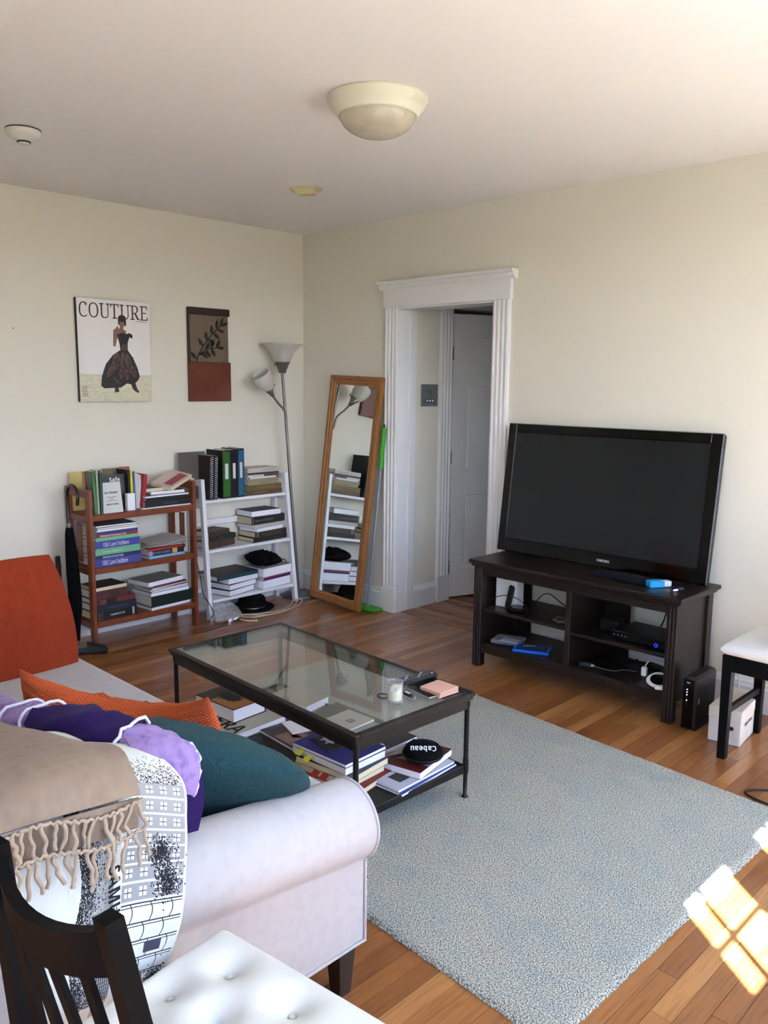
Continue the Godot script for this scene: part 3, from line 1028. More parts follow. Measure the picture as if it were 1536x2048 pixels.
# the same make of chair stands at the back wall beyond the television
func side_chair() -> void:
	var t := thing("dining_chair", "black dining chair with white seat pad standing by the box near the wall", "chair", Vector3(3.595, 0, 0.435))
	var bw: Material = M.black_wood
	part(t, "seat_cushion", pillow_box(Vector3(0.42, 0.045, 0.42), 0.02, 0.01), M.seat_leather, Vector3(0, 0.468, 0))
	var mb := MB.new()
	for q in [[Vector3(0, 0.41, -0.18), Vector3(0.38, 0.07, 0.02)], [Vector3(0, 0.41, 0.18), Vector3(0.38, 0.07, 0.02)], [Vector3(-0.18, 0.41, 0), Vector3(0.02, 0.07, 0.38)], [Vector3(0.18, 0.41, 0), Vector3(0.02, 0.07, 0.38)]]:
		mb.box(q[0], q[1], 0.003)
	part(t, "seat_frame", mb.done(), bw)
	for x in [-1.0, 1.0]:
		for z in [-1.0, 1.0]:
			mb = MB.new()
			taper(mb, Vector3(x * 0.182, 0, z * 0.182), Vector2(0.032, 0.032), Vector3(x * 0.182, 0.444, z * 0.182), Vector2(0.04, 0.04))
			part(t, "leg", mb.done(), bw)
		part(t, "stretcher", bx(Vector3(0.018, 0.03, 0.34), 0.003), bw, Vector3(x * 0.182, 0.2, 0.0))
	for z in [-1.0, 1.0]:
		mb = MB.new()
		taper(mb, Vector3(0.182, 0.444, z * 0.182), Vector2(0.036, 0.036), Vector3(0.25, 0.9, z * 0.15), Vector2(0.034, 0.034))
		part(t, "back_post", mb.done(), bw)
	part(t, "top_rail", bx(Vector3(0.02, 0.08, 0.30), 0.004), bw, Vector3(0.245, 0.85, 0))
	for k in 4:
		mb = MB.new()
		taper(mb, Vector3(0.198, 0.53, -0.1 + 0.067 * k), Vector2(0.01, 0.026), Vector3(0.24, 0.82, -0.1 + 0.067 * k), Vector2(0.01, 0.026))
		part(t, "slat", mb.done(), bw)
	part(t, "lower_rail", bx(Vector3(0.02, 0.04, 0.32), 0.003), bw, Vector3(0.197, 0.53, 0))
	# papers and a white carton on the seat
	solo("paper_sheet", bx(Vector3(0.15, 0.002, 0.20)), M.pages_white, "white paper lying on the white chair seat under the carton", "paper", Vector3(3.60, 0.5025, 0.46), Basis(Vector3.UP, 0.3))
	solo("carton", bx(Vector3(0.14, 0.075, 0.16), 0.003), col(Color(0.93, 0.92, 0.95)), "small white carton standing on the white chair seat", "box", Vector3(3.63, 0.542, 0.46), Basis(Vector3.UP, 0.3))

# ---------------------------------------------------------------- coffee table
const CT := Vector3(2.307, 0.0, 1.908)
const CT_TURN := -0.0404

func ct(x: float, y: float, z: float) -> Vector3:
	return CT + Basis(Vector3.UP, CT_TURN) * Vector3(x, y, z)

func coffee_table() -> void:
	var t := thing("coffee_table", "dark iron coffee table with clear glass top and lower shelf on the rug", "table", CT, CT_TURN)
	var L := 1.187
	var W := 0.583
	var H := 0.42
	var f: Material = M.iron
	var mb := MB.new()
	# stepped rim round the glass
	for s in [-1.0, 1.0]:
		mb.box(Vector3(0, H - 0.008, s * (W / 2 - 0.0125)), Vector3(L, 0.016, 0.025), 0.003)
		mb.box(Vector3(s * (L / 2 - 0.0125), H - 0.008, 0), Vector3(0.025, 0.016, W - 0.05), 0.003)
		mb.box(Vector3(0, H - 0.022, s * (W / 2 - 0.013)), Vector3(L - 0.012, 0.014, 0.014), 0.002)
		mb.box(Vector3(s * (L / 2 - 0.013), H - 0.022, 0), Vector3(0.014, 0.014, W - 0.03), 0.002)
	part(t, "rim", mb.done(), f)
	mb = MB.new()
	for s in [-1.0, 1.0]:
		mb.box(Vector3(0, H - 0.046, s * (W / 2 - 0.02)), Vector3(L - 0.05, 0.034, 0.012), 0.002)
		mb.box(Vector3(s * (L / 2 - 0.02), H - 0.046, 0), Vector3(0.012, 0.034, W - 0.05), 0.002)
	part(t, "apron", mb.done(), f)
	part(t, "glass_top", bx(Vector3(L - 0.046, 0.006, W - 0.046)), M.table_glass, Vector3(0, H - 0.004, 0), Basis.IDENTITY, "clear glass pane with a green tint")
	for x in [-1.0, 1.0]:
		for z in [-1.0, 1.0]:
			mb = MB.new()
			mb.lathe([Vector2(0.0, 0.0), Vector2(0.0125, 0.0), Vector2(0.0125, 0.005), Vector2(0.0075, 0.007), Vector2(0.0085, 0.09), Vector2(0.0115, 0.10), Vector2(0.0115, 0.145), Vector2(0.0095, 0.155), Vector2(0.0095, H - 0.07), Vector2(0.0118, H - 0.066), Vector2(0.0118, H - 0.028), Vector2(0, H - 0.028)], 14)
			part(t, "leg", mb.done(), f, Vector3(x * (L / 2 - 0.022), 0.0135, z * (W / 2 - 0.022)))
	mb = MB.new()
	mb.box(Vector3(0, 0.126, 0), Vector3(L - 0.06, 0.006, W - 0.06))
	part(t, "shelf", mb.done(), M.iron_shelf)
	mb = MB.new()
	for s in [-1.0, 1.0]:
		mb.box(Vector3(0, 0.122, s * (W / 2 - 0.025)), Vector3(L - 0.06, 0.03, 0.01), 0.002)
		mb.box(Vector3(s * (L / 2 - 0.025), 0.122, 0), Vector3(0.01, 0.03, W - 0.06), 0.002)
	part(t, "shelf_rail", mb.done(), f)

# ---------------------------------------------------------------- television and its stand
const SX0 := 1.945
const SX1 := 3.125
const SH := 0.592

func tv_stand() -> void:
	var t := thing("tv_stand", "dark espresso wood television stand with open shelves", "tv stand", Vector3(2.535, 0, 0.265))
	var w: Material = M.espresso_wood
	var hw := 0.575
	var mb := MB.new()
	# top with a stepped edge
	mb.box(Vector3(0, SH - 0.011, 0), Vector3(1.20, 0.022, 0.42), 0.004)
	mb.box(Vector3(0, SH - 0.029, 0), Vector3(1.175, 0.014, 0.40), 0.004)
	part(t, "top", mb.done(), w)
	for x in [-1.0, 1.0]:
		for z in [-1.0, 1.0]:
			mb = MB.new()
			mb.box(Vector3(0, 0.278, 0), Vector3(0.05, 0.556, 0.05), 0.003)
			if z > 0:
				for gx in [-0.009, 0.009]: mb.box(Vector3(gx, 0.278, 0.0255), Vector3(0.006, 0.54, 0.005), 0.002)
			part(t, "leg", mb.done(), w, Vector3(x * (hw - 0.025), 0, z * 0.165))
		part(t, "side_panel", bx(Vector3(0.016, 0.47, 0.29)), w, Vector3(x * (hw - 0.022), 0.32, 0))
	part(t, "apron", bx(Vector3(1.06, 0.045, 0.016), 0.002), w, Vector3(0, 0.533, 0.168))
	part(t, "shelf", bx(Vector3(1.055, 0.018, 0.345), 0.002), w, Vector3(0, 0.124, 0))
	part(t, "bottom_rail", bx(Vector3(1.05, 0.04, 0.016), 0.002), w, Vector3(0, 0.10, 0.170))
	part(t, "divider", bx(Vector3(0.03, 0.42, 0.345), 0.002), w, Vector3(0.005, 0.344, 0))
	part(t, "shelf", bx(Vector3(0.505, 0.016, 0.34), 0.002), w, Vector3(-0.268, 0.318, 0))
	part(t, "shelf", bx(Vector3(0.50, 0.016, 0.34), 0.002), w, Vector3(0.272, 0.304, 0))
	# back has cut-outs: only side strips by the posts and the divider
	part(t, "back_strip", bx(Vector3(0.09, 0.43, 0.006)), w, Vector3(-0.49, 0.345, -0.176))
	part(t, "back_strip", bx(Vector3(0.16, 0.43, 0.006)), w, Vector3(0.08, 0.345, -0.176))

func television() -> void:
	# leans back against the wall: bottom edge at z 0.135, top at z 0.055
	var lean := atan2(0.085, 0.715)
	var t := thing("television", "large black flat screen television leaning on the wall above its stand", "television", Vector3(2.487, SH + 0.0005, 0.142))
	t.rotation.x = -lean
	var W := 1.222
	var H := 0.72
	var mb := MB.new()
	mb.box(Vector3(0, H / 2, -0.022), Vector3(W, H, 0.034), 0.01)
	mb.box(Vector3(0, H * 0.48, -0.045), Vector3(W - 0.2, H - 0.25, 0.022), 0.01)
	part(t, "housing", mb.done(), M.black_plastic)
	mb = MB.new()
	for s in [-1.0, 1.0]:
		mb.box(Vector3(s * (W / 2 - 0.027), H / 2, -0.002), Vector3(0.054, H, 0.012), 0.004)
	mb.box(Vector3(0, H - 0.025, -0.002), Vector3(W - 0.108, 0.05, 0.012), 0.004)
	mb.box(Vector3(0, 0.038, -0.002), Vector3(W - 0.108, 0.076, 0.012), 0.004)
	part(t, "bezel", mb.done(), M.black_gloss)
	part(t, "screen", bx(Vector3(W - 0.108, H - 0.126, 0.004)), M.screen_glass, Vector3(0, 0.076 + (H - 0.126) / 2, -0.002))
	mb = MB.new()
	mb.box(Vector3(0, H - 0.001, 0.003), Vector3(W - 0.01, 0.004, 0.004))
	mb.box(Vector3(W / 2 - 0.001, H / 2, 0.003), Vector3(0.004, H - 0.01, 0.004))
	part(t, "edge_strip", mb.done(), mat("clear_edge", Color(0.45, 0.46, 0.47), 0.2))
	lettering(t, "SAMSUNG", Vector3(0.065, 0.036, 0.0045), Basis.IDENTITY, 0.072, 0.0125, M.ink_silver, false, true)

# ---------------------------------------------------------------- shelves
func shelves() -> void:
	# folding cherry shelf: two side frames, three shelves with back rails
	var t := thing("bookshelf", "reddish brown three tier folding bookshelf under the posters", "bookshelf", Vector3(0.165, 0, 1.475))
	var w: Material = M.cherry_wood
	for s in [-1.0, 1.0]:
		var z: float = s * 0.335
		part(t, "post", bx(Vector3(0.05, 0.92, 0.022), 0.003), w, Vector3(0.125, 0.46, z))
		part(t, "post", bx(Vector3(0.05, 0.92, 0.022), 0.003), w, Vector3(-0.12, 0.46, z))
		part(t, "side_rail", bx(Vector3(0.2, 0.045, 0.018), 0.003), w, Vector3(0.0, 0.893, z))
		part(t, "side_rail", bx(Vector3(0.2, 0.035, 0.018), 0.003), w, Vector3(0.0, 0.13, z))
		part(t, "side_rail", bx(Vector3(0.2, 0.035, 0.018), 0.003), w, Vector3(0.0, 0.75, z))
		part(t, "side_rail", bx(Vector3(0.2, 0.035, 0.018), 0.003), w, Vector3(0.0, 0.445, z))
		part(t, "side_slat", bx(Vector3(0.05, 0.22, 0.01), 0.002), w, Vector3(0.0, 0.60, z))
	for y in [0.775, 0.471, 0.158]:
		part(t, "shelf", bx(Vector3(0.275, 0.02, 0.646), 0.003), w, Vector3(0.005, y - 0.01, 0))
		part(t, "shelf_lip", bx(Vector3(0.016, 0.034, 0.646), 0.003), w, Vector3(0.140, y - 0.0175, 0))
	part(t, "back_rail", bx(Vector3(0.014, 0.05, 0.646), 0.003), w, Vector3(-0.122, 0.51, 0))
	part(t, "back_rail", bx(Vector3(0.014, 0.05, 0.646), 0.003), w, Vector3(-0.122, 0.815, 0))
	# white ladder shelf: raked front posts
	t = thing("bookshelf", "white three tier bookshelf with raked side frames beside the mirror", "bookshelf", Vector3(0.15, 0, 0.65))
	w = M.white_paint_wood
	for s in [-1.0, 1.0]:
		var z: float = s * 0.355
		var mb := MB.new()
		taper(mb, Vector3(0.10, 0, z), Vector2(0.034, 0.026), Vector3(0.01, 0.905, z * 0.955), Vector2(0.034, 0.026))
		part(t, "post", mb.done(), w)
		mb = MB.new()
		taper(mb, Vector3(-0.105, 0, z * 0.99), Vector2(0.03, 0.026), Vector3(-0.105, 0.905, z * 0.955), Vector2(0.03, 0.026))
		part(t, "post", mb.done(), w)
		for y in [0.88, 0.735, 0.42, 0.10]:
			var xf := lerpf(0.10, 0.01, y / 0.905)
			part(t, "side_rail", bx(Vector3(xf + 0.09, 0.036, 0.02), 0.003), w, Vector3((xf - 0.10) / 2, y, z * lerpf(1.0, 0.955, y)))
	for q in [[0.768, 0.022], [0.45, 0.06], [0.128, 0.095]]:
		var d: float = q[1] + 0.125
		part(t, "shelf", bx(Vector3(d, 0.02, 0.668), 0.003), w, Vector3(q[1] + 0.012 - d / 2, q[0] - 0.01, 0))
	part(t, "back_rail", bx(Vector3(0.012, 0.04, 0.66), 0.003), w, Vector3(-0.108, 0.60, 0))

# ---------------------------------------------------------------- mirror, mop
func mirror_and_mop() -> void:
	var yaw := deg_to_rad(-0.42)
	var lean := deg_to_rad(5.6)
	var tilt := deg_to_rad(2.25)
	var ez := Vector3(sin(yaw), 0, cos(yaw))
	var ex := Vector3(cos(yaw), 0, -sin(yaw))
	var up := Vector3(0, cos(lean), 0) - ez * sin(lean)
	var u := ex * cos(tilt) - up * sin(tilt)
	var v := up * cos(tilt) + ex * sin(tilt)
	var t := thing("standing_mirror", "tall oak framed mirror leaning in the corner by the doorway", "mirror")
	t.transform = Transform3D(Basis(u, v, u.cross(v)), Vector3(0.571, 0.792, 0.113))
	var W := 0.509
	var H := 1.56
	var fw := 0.062
	# frame of four mitred mouldings
	var prof := [Vector2(0, -0.014), Vector2(0, 0.012), Vector2(0.008, 0.016), Vector2(0.022, 0.016), Vector2(0.03, 0.010), Vector2(0.044, 0.010), Vector2(0.052, 0.004), Vector2(fw, 0.002), Vector2(fw, -0.006)]
	var rail := func(a: Vector2, b: Vector2, na: Vector2, nb: Vector2) -> ArrayMesh:
		var m := MB.new()
		for k in prof.size() - 1:
			var p: Vector2 = prof[k]
			var q: Vector2 = prof[k + 1]
			var P := func(c: Vector2, n: Vector2, e: Vector2) -> Vector3:
				return Vector3(c.x + n.x * e.x, c.y + n.y * e.x, e.y)
			m.quad(P.call(a, na, p), P.call(b, nb, p), P.call(b, nb, q), P.call(a, na, q))
		return m.done()
	var h := Vector2(W / 2, H / 2)
	var c := [Vector2(-h.x, -h.y), Vector2(h.x, -h.y), Vector2(h.x, h.y), Vector2(-h.x, h.y)]
	var nn := [Vector2(1, 1), Vector2(-1, 1), Vector2(-1, -1), Vector2(1, -1)]
	for k in 4:
		part(t, "frame_rail", rail.call(c[k], c[(k + 1) % 4], nn[k], nn[(k + 1) % 4]), M.mirror_oak)
	part(t, "backing", bx(Vector3(W - 0.01, H - 0.01, 0.006)), mat("backing_board", Color(0.3, 0.22, 0.15), 0.8), Vector3(0, 0, -0.011))
	part(t, "mirror_glass", bx(Vector3(W - 2 * fw + 0.006, H - 2 * fw + 0.006, 0.003)), M.mirror_silver, Vector3(0, 0, -0.001), Basis.IDENTITY, "silvered mirror pane")
	# flat mop behind the mirror
	var m := thing("floor_mop", "flat mop with lime green head and handle leaning behind the mirror", "mop")
	var g := mat("lime_plastic", Color(0.23, 0.62, 0.12), 0.4)
	var foot := Vector3(0.765, 0.02, 0.085)
	var top := Vector3(0.868, 1.235, 0.045)
	var dir := (top - foot).normalized()
	part(m, "mop_head", bx(Vector3(0.27, 0.022, 0.10), 0.008), g, Vector3(0.735, 0.012, 0.088), Basis.IDENTITY, "lime green flat head")
	part(m, "pole", tb([foot, foot + dir * 0.45, foot + dir * 0.98], 0.008, 10), mat("mop_pole", Color(0.62, 0.63, 0.66), 0.35, 0.3))
	var hb := MB.new()
	hb.tube(curve([foot + dir * 0.95, foot + dir * 1.0, foot + dir * 1.08, foot + dir * 1.16, top], 5), 0.016, 12)
	part(m, "handle", hb.done(), g, Vector3.ZERO, Basis.IDENTITY, "lime green grip")
	part(m, "hang_loop", tb([top, top + Vector3(0.004, 0.012, 0), top + Vector3(0.0, 0.022, 0), top + Vector3(-0.006, 0.012, 0)], 0.004, 6, true), M.black_plastic)

# ---------------------------------------------------------------- floor lamp
func floor_lamp() -> void:
	var t := thing("floor_lamp", "grey metal torchiere floor lamp with side reading arm behind the white bookshelf", "lamp")
	var lm: Material = M.lamp_metal
	var b := Vector3(0.155, 0, 0.185)
	var c := Vector3(0.135, 1.585, 0.302)
	part(t, "base", lt([Vector2(0, 0), Vector2(0.125, 0), Vector2(0.128, 0.008), Vector2(0.11, 0.02), Vector2(0.05, 0.032), Vector2(0.018, 0.04), Vector2(0, 0.042)], 40), mat("lamp_base", Color(0.42, 0.43, 0.46), 0.35, 0.6), b)
	part(t, "pole", tb([b + Vector3(0, 0.03, 0), b.lerp(c, 0.5), c], 0.0105, 12), lm)
	part(t, "socket_cone", lt([Vector2(0, 0), Vector2(0.024, 0), Vector2(0.03, 0.02), Vector2(0.048, 0.065), Vector2(0.056, 0.076), Vector2(0, 0.076)], 28), lm, c)
	part(t, "switch_knob", tb([c + Vector3(0, 0.055, 0.03), c + Vector3(0.01, 0.055, 0.078)], 0.004, 8), lm)
	var glass := mat("frosted_shade", Color(0.83, 0.82, 0.79), 0.35)
	glass.backlight_enabled = true
	glass.backlight = Color(0.55, 0.54, 0.5)
	part(t, "lamp_shade", lt([Vector2(0.045, 0), Vector2(0.058, 0.012), Vector2(0.07, 0.04), Vector2(0.09, 0.075), Vector2(0.12, 0.103), Vector2(0.152, 0.12), Vector2(0.149, 0.123), Vector2(0.117, 0.107), Vector2(0.086, 0.079), Vector2(0.066, 0.042), Vector2(0.055, 0.014), Vector2(0.045, 0.004)], 40), glass, c + Vector3(0, 0.074, 0), Basis.IDENTITY, "frosted glass bowl shade")
	# reading arm: gooseneck up to a small cup shade
	var a0 := b.lerp(c, 0.79)
	var e := Vector3(0.16, 1.43, 0.405)
	part(t, "arm", tb(curve([a0 + Vector3(0.015, -0.02, 0.01), a0 + Vector3(0.018, 0.06, 0.02), a0 + Vector3(0.02, 0.095, 0.045), a0 + Vector3(0.022, 0.13, 0.085), e], 6), 0.008, 10), lm)
	var ax := Vector3(0.05, 0.80, 0.60).normalized()
	var sx := ax.cross(Vector3(1, 0, 0)).normalized()
	var bb := Basis(ax.cross(sx), ax, sx)
	bb = Basis(Quaternion(Vector3.UP, ax))
	var mb := MB.new()
	mb.lathe([Vector2(0, 0), Vector2(0.012, 0), Vector2(0.02, 0.03), Vector2(0.036, 0.066), Vector2(0, 0.066)], 24, e, bb)
	part(t, "socket_cone", mb.done(), lm)
	part(t, "switch_knob", tb([e + bb * Vector3(0, 0.045, -0.02), e + bb * Vector3(0, 0.055, -0.062)], 0.0035, 8), lm)
	mb = MB.new()
	mb.lathe([Vector2(0.034, 0.062), Vector2(0.05, 0.085), Vector2(0.062, 0.12), Vector2(0.066, 0.155), Vector2(0.062, 0.185), Vector2(0.059, 0.185), Vector2(0.062, 0.155), Vector2(0.058, 0.12), Vector2(0.046, 0.088), Vector2(0.034, 0.07)], 28, e, bb)
	part(t, "lamp_shade", mb.done(), glass, Vector3.ZERO, Basis.IDENTITY, "small frosted glass cup shade")

# ---------------------------------------------------------------- wall art
func wall_art() -> void:
	var face := Basis(Vector3(0, 0, -1), Vector3(0, 1, 0), Vector3(1, 0, 0))   # x runs to the right seen from the room
	var t := thing("canvas_print", "magazine cover canvas of a woman in a dark ball gown", "picture", Vector3(0.0, 1.40, 1.473), PI / 2)
	t.rotation.z = 0
	var W := 0.463
	var H := 0.592
	part(t, "canvas_edge", bx(Vector3(W, H, 0.026)), col(Color(0.06, 0.052, 0.05)), Vector3(0, H / 2, 0.0145))
	var im := Image.create(512, 656, false, Image.FORMAT_RGB8)
	im.fill(Color(0.915, 0.90, 0.885))
	var nz := FastNoiseLite.new()
	nz.seed = 3
	nz.frequency = 0.03
	# floor of the studio: warm patches
	for y in range(480, 656):
		for x in 512:
			var k := nz.get_noise_2d(x * 0.6, y * 1.6) * 0.5 + 0.5
			im.set_pixel(x, y, Color(0.76, 0.73, 0.60).lerp(Color(0.88, 0.865, 0.79), k))
	paint(im, [[0.0, 0.725], [0.28, 0.74], [0.28, 0.748], [0.0, 0.738]], Color(0.80, 0.78, 0.70))
	paint(im, [[0.80, 0.735], [1.0, 0.755], [1.0, 0.762], [0.80, 0.745]], Color(0.80, 0.78, 0.70))
	var skin := Color(0.50, 0.36, 0.29)
	var dark := Color(0.075, 0.055, 0.055)
	# legs, arms, neck, head
	paint(im, [[0.70, 0.82], [0.76, 0.81], [0.79, 0.88], [0.82, 0.905], [0.80, 0.915], [0.75, 0.895], [0.72, 0.87]], Color(0.20, 0.13, 0.11))
	paint(im, [[0.47, 0.86], [0.52, 0.86], [0.53, 0.905], [0.47, 0.91]], Color(0.20, 0.13, 0.11))
	paint(im, oval(0.535, 0.315, 0.028, 0.06), skin)
	paint(im, [[0.50, 0.28], [0.60, 0.275], [0.66, 0.30], [0.64, 0.33], [0.52, 0.335], [0.48, 0.32]], skin)
	paint(im, [[0.48, 0.29], [0.52, 0.29], [0.525, 0.38], [0.50, 0.455], [0.47, 0.45], [0.475, 0.37]], skin)
	paint(im, [[0.575, 0.235], [0.625, 0.235], [0.615, 0.30], [0.565, 0.30]], skin)
	paint(im, oval(0.60, 0.205, 0.045, 0.056), skin)
	paint(im, oval(0.605, 0.175, 0.055, 0.034), Color(0.13, 0.08, 0.07))
	paint(im, [[0.55, 0.18], [0.57, 0.17], [0.565, 0.24], [0.55, 0.235]], Color(0.13, 0.08, 0.07))
	paint(im, [[0.635, 0.165], [0.66, 0.18], [0.66, 0.24], [0.64, 0.25]], Color(0.13, 0.08, 0.07))
	# bodice with a ruffle
	paint(im, [[0.53, 0.335], [0.60, 0.315], [0.66, 0.325], [0.71, 0.315], [0.745, 0.335], [0.74, 0.37], [0.70, 0.355], [0.67, 0.42], [0.67, 0.49], [0.57, 0.495], [0.56, 0.43]], dark)
	paint(im, [[0.585, 0.43], [0.655, 0.43], [0.665, 0.50], [0.575, 0.505]], Color(0.30, 0.18, 0.165))
	# skirt: a wide bell with warm lace panels
	paint(im, [[0.56, 0.49], [0.67, 0.485], [0.74, 0.56], [0.80, 0.66], [0.83, 0.75], [0.80, 0.79], [0.74, 0.83], [0.64, 0.82], [0.56, 0.86], [0.44, 0.865], [0.33, 0.87], [0.285, 0.845], [0.30, 0.75], [0.36, 0.63], [0.46, 0.54]], dark)
	for q in [[0.50, 0.60, 0.045, 0.09, 0.35], [0.60, 0.61, 0.035, 0.10, 0.0], [0.68, 0.62, 0.035, 0.10, -0.3], [0.42, 0.70, 0.035, 0.06, 0.5], [0.74, 0.70, 0.03, 0.07, -0.5], [0.57, 0.72, 0.03, 0.06, 0.0], [0.65, 0.73, 0.025, 0.06, -0.1]]:
		paint(im, oval(q[0], q[1], q[2], q[3], q[4]), Color(0.38, 0.235, 0.215))
		paint(im, oval(q[0] + 0.01, q[1] + 0.01, q[2] * 0.45, q[3] * 0.7, q[4]), Color(0.22, 0.13, 0.13))
	for k in 90:
		var px := 0.32 + rng.randf() * 0.48
		var py := 0.56 + rng.randf() * 0.28
		var c := im.get_pixel(int(px * 511), int(py * 655))
		if c.r < 0.45: paint(im, oval(px, py, 0.008 + rng.randf() * 0.008, 0.004 + rng.randf() * 0.006, rng.randf() * 3), Color(0.30, 0.24, 0.24) if rng.randf() < 0.4 else Color(0.05, 0.04, 0.045))
	# small contents lines
	for k in 8:
		im.fill_rect(Rect2i(14, 556 + k * 9, 20 + int(rng.randf() * 26), 3), Color(0.42, 0.38, 0.34))
	im.fill_rect(Rect2i(410, 128, 80, 3), Color(0.45, 0.36, 0.33))
	var mb := MB.new()
	mb.quad(Vector3(-W / 2, 0, 0), Vector3(W / 2, 0, 0), Vector3(W / 2, H, 0), Vector3(-W / 2, H, 0))
	var pr := MB.new()
	pr.quad(Vector3(-W / 2 + 0.001, 0.001, 0.0005), Vector3(W / 2 - 0.001, 0.001, 0.0005), Vector3(W / 2 - 0.001, H - 0.001, 0.0005), Vector3(-W / 2 + 0.001, H - 0.001, 0.0005))
	pr.box(Vector3(0, H / 2, -0.0005), Vector3(W - 0.002, H - 0.002, 0.001))
	part(t, "print", printed(W - 0.001, H - 0.001), image_mat("cover_print", im, 0.45), Vector3(0, H / 2, 0.0278))
	lettering(t, "COUTURE", Vector3(0.0, H - 0.065, 0.0285), Basis.IDENTITY, 0.435, 0.086, M.ink_brown, true)
	# carved wooden plaque with a leaf branch
	t = thing("wooden_plaque", "carved wooden wall plaque with dark leaf branch", "wall art", Vector3(0.0, 1.396, 0.809), PI / 2)
	W = 0.315
	var brown := mat("plaque_brown", Color(0.40, 0.17, 0.075), 0.4)
	brown.albedo_texture = tex["grain"]
	tri_planar(brown, Vector3(5, 0.8, 5))
	var grey := mat("plaque_grey", Color(0.44, 0.38, 0.31), 0.55)
	grey.albedo_texture = tex["grain"]
	tri_planar(grey, Vector3(6, 0.7, 6))
	var deep := mat("plaque_dark", Color(0.17, 0.085, 0.055), 0.45)
	deep.albedo_texture = tex["grain"]
	tri_planar(deep, Vector3(0.8, 6, 6))
	part(t, "lower_board", bx(Vector3(W + 0.004, 0.252, 0.026), 0.003), brown, Vector3(0.0, 0.126, 0.0145))
	part(t, "upper_board", bx(Vector3(W - 0.012, 0.30, 0.018), 0.002), grey, Vector3(-0.004, 0.402, 0.0105))
	part(t, "top_strip", bx(Vector3(W, 0.046, 0.026), 0.003), deep, Vector3(0, 0.572, 0.0145))
	part(t, "side_strip", bx(Vector3(0.012, 0.30, 0.022), 0.002), deep, Vector3(-W / 2 + 0.006, 0.402, 0.0125))
	var lm := mat("leaf_dark", Color(0.075, 0.05, 0.045), 0.5)
	var stem := curve([Vector3(-0.10, 0.255, 0.023), Vector3(-0.085, 0.30, 0.023), Vector3(-0.03, 0.375, 0.023), Vector3(0.03, 0.44, 0.023), Vector3(0.09, 0.49, 0.023)], 5)
	part(t, "stem", tb(stem, 0.0035, 6), lm)
	var stem2 := curve([Vector3(-0.085, 0.30, 0.023), Vector3(-0.02, 0.335, 0.023), Vector3(0.06, 0.345, 0.023)], 5)
	part(t, "stem", tb(stem2, 0.003, 6), lm)
	var leaf := MB.new()
	var lp := PackedVector2Array()
	for k in 9: lp.append(Vector2(0.06 * k / 8.0, 0.0105 * sin(PI * k / 8.0)))
	for k in range(7, 0, -1): lp.append(Vector2(0.06 * k / 8.0, -0.0105 * sin(PI * k / 8.0)))
	leaf.prism(lp, 0.0, 0.005)
	var lmesh := leaf.done()
	for q in [[-0.105, 0.27, 130], [-0.085, 0.295, 20], [-0.05, 0.35, 125], [-0.02, 0.385, 100], [-0.01, 0.40, -35], [0.02, 0.43, 95], [0.03, 0.44, -40], [0.055, 0.465, 85], [0.06, 0.465, -20], [0.085, 0.485, 70], [0.088, 0.488, 20], [-0.06, 0.315, -45], [-0.03, 0.33, -55], [-0.03, 0.33, 60], [0.01, 0.342, -60], [0.01, 0.342, 70], [0.05, 0.345, 60], [0.055, 0.345, 0]]:
		part(t, "leaf", lmesh, lm, Vector3(q[0], q[1], 0.0205), Basis(Vector3(0, 0, 1), deg_to_rad(q[2])))
	# old nail hole on the wall
	solo("wall_nail", lt([Vector2(0, 0), Vector2(0.003, 0), Vector2(0.003, 0.004), Vector2(0, 0.005)], 8), M.ink_black, "tiny dark nail left in the cream wall beside the canvas", "nail", Vector3(0.0, 1.80, 2.055), Basis(Vector3(0, 0, 1), -PI / 2))
	# intercom on the hall wall
	t = thing("intercom", "square grey metal door intercom with three buttons on the hall wall", "intercom", Vector3(0.946, 1.446, -0.30), PI / 2)
	part(t, "plate", bx(Vector3(0.168, 0.145, 0.008), 0.003), mat("intercom_grey", Color(0.36, 0.37, 0.37), 0.4, 0.5), Vector3(0, 0, 0.004))
	for k in 5: part(t, "speaker_slot", bx(Vector3(0.036, 0.003, 0.002)), M.ink_black, Vector3(0, 0.035 - 0.009 * k, 0.008))
	for k in 3: part(t, "button", bx(Vector3(0.018, 0.016, 0.005), 0.002), col(Color(0.85, 0.85, 0.82)), Vector3(-0.028 + 0.028 * k, -0.036, 0.0095))
	part(t, "button_strip", bx(Vector3(0.09, 0.026, 0.002)), M.ink_black, Vector3(0, -0.036, 0.0085))
	for s in [-1.0, 1.0]: part(t, "screw", lt([Vector2(0.005, 0), Vector2(0.005, 0.002), Vector2(0, 0.003)], 10), M.brushed_steel, Vector3(0, s * 0.06, 0.008), Basis(Vector3(1, 0, 0), PI / 2))

# thin printed sheet facing +z with uv over its face
func printed(w: float, h: float, th := 0.0006) -> ArrayMesh:
	var m := MB.new()
	m.box(Vector3.ZERO, Vector3(w, h, th))
	return m.done()

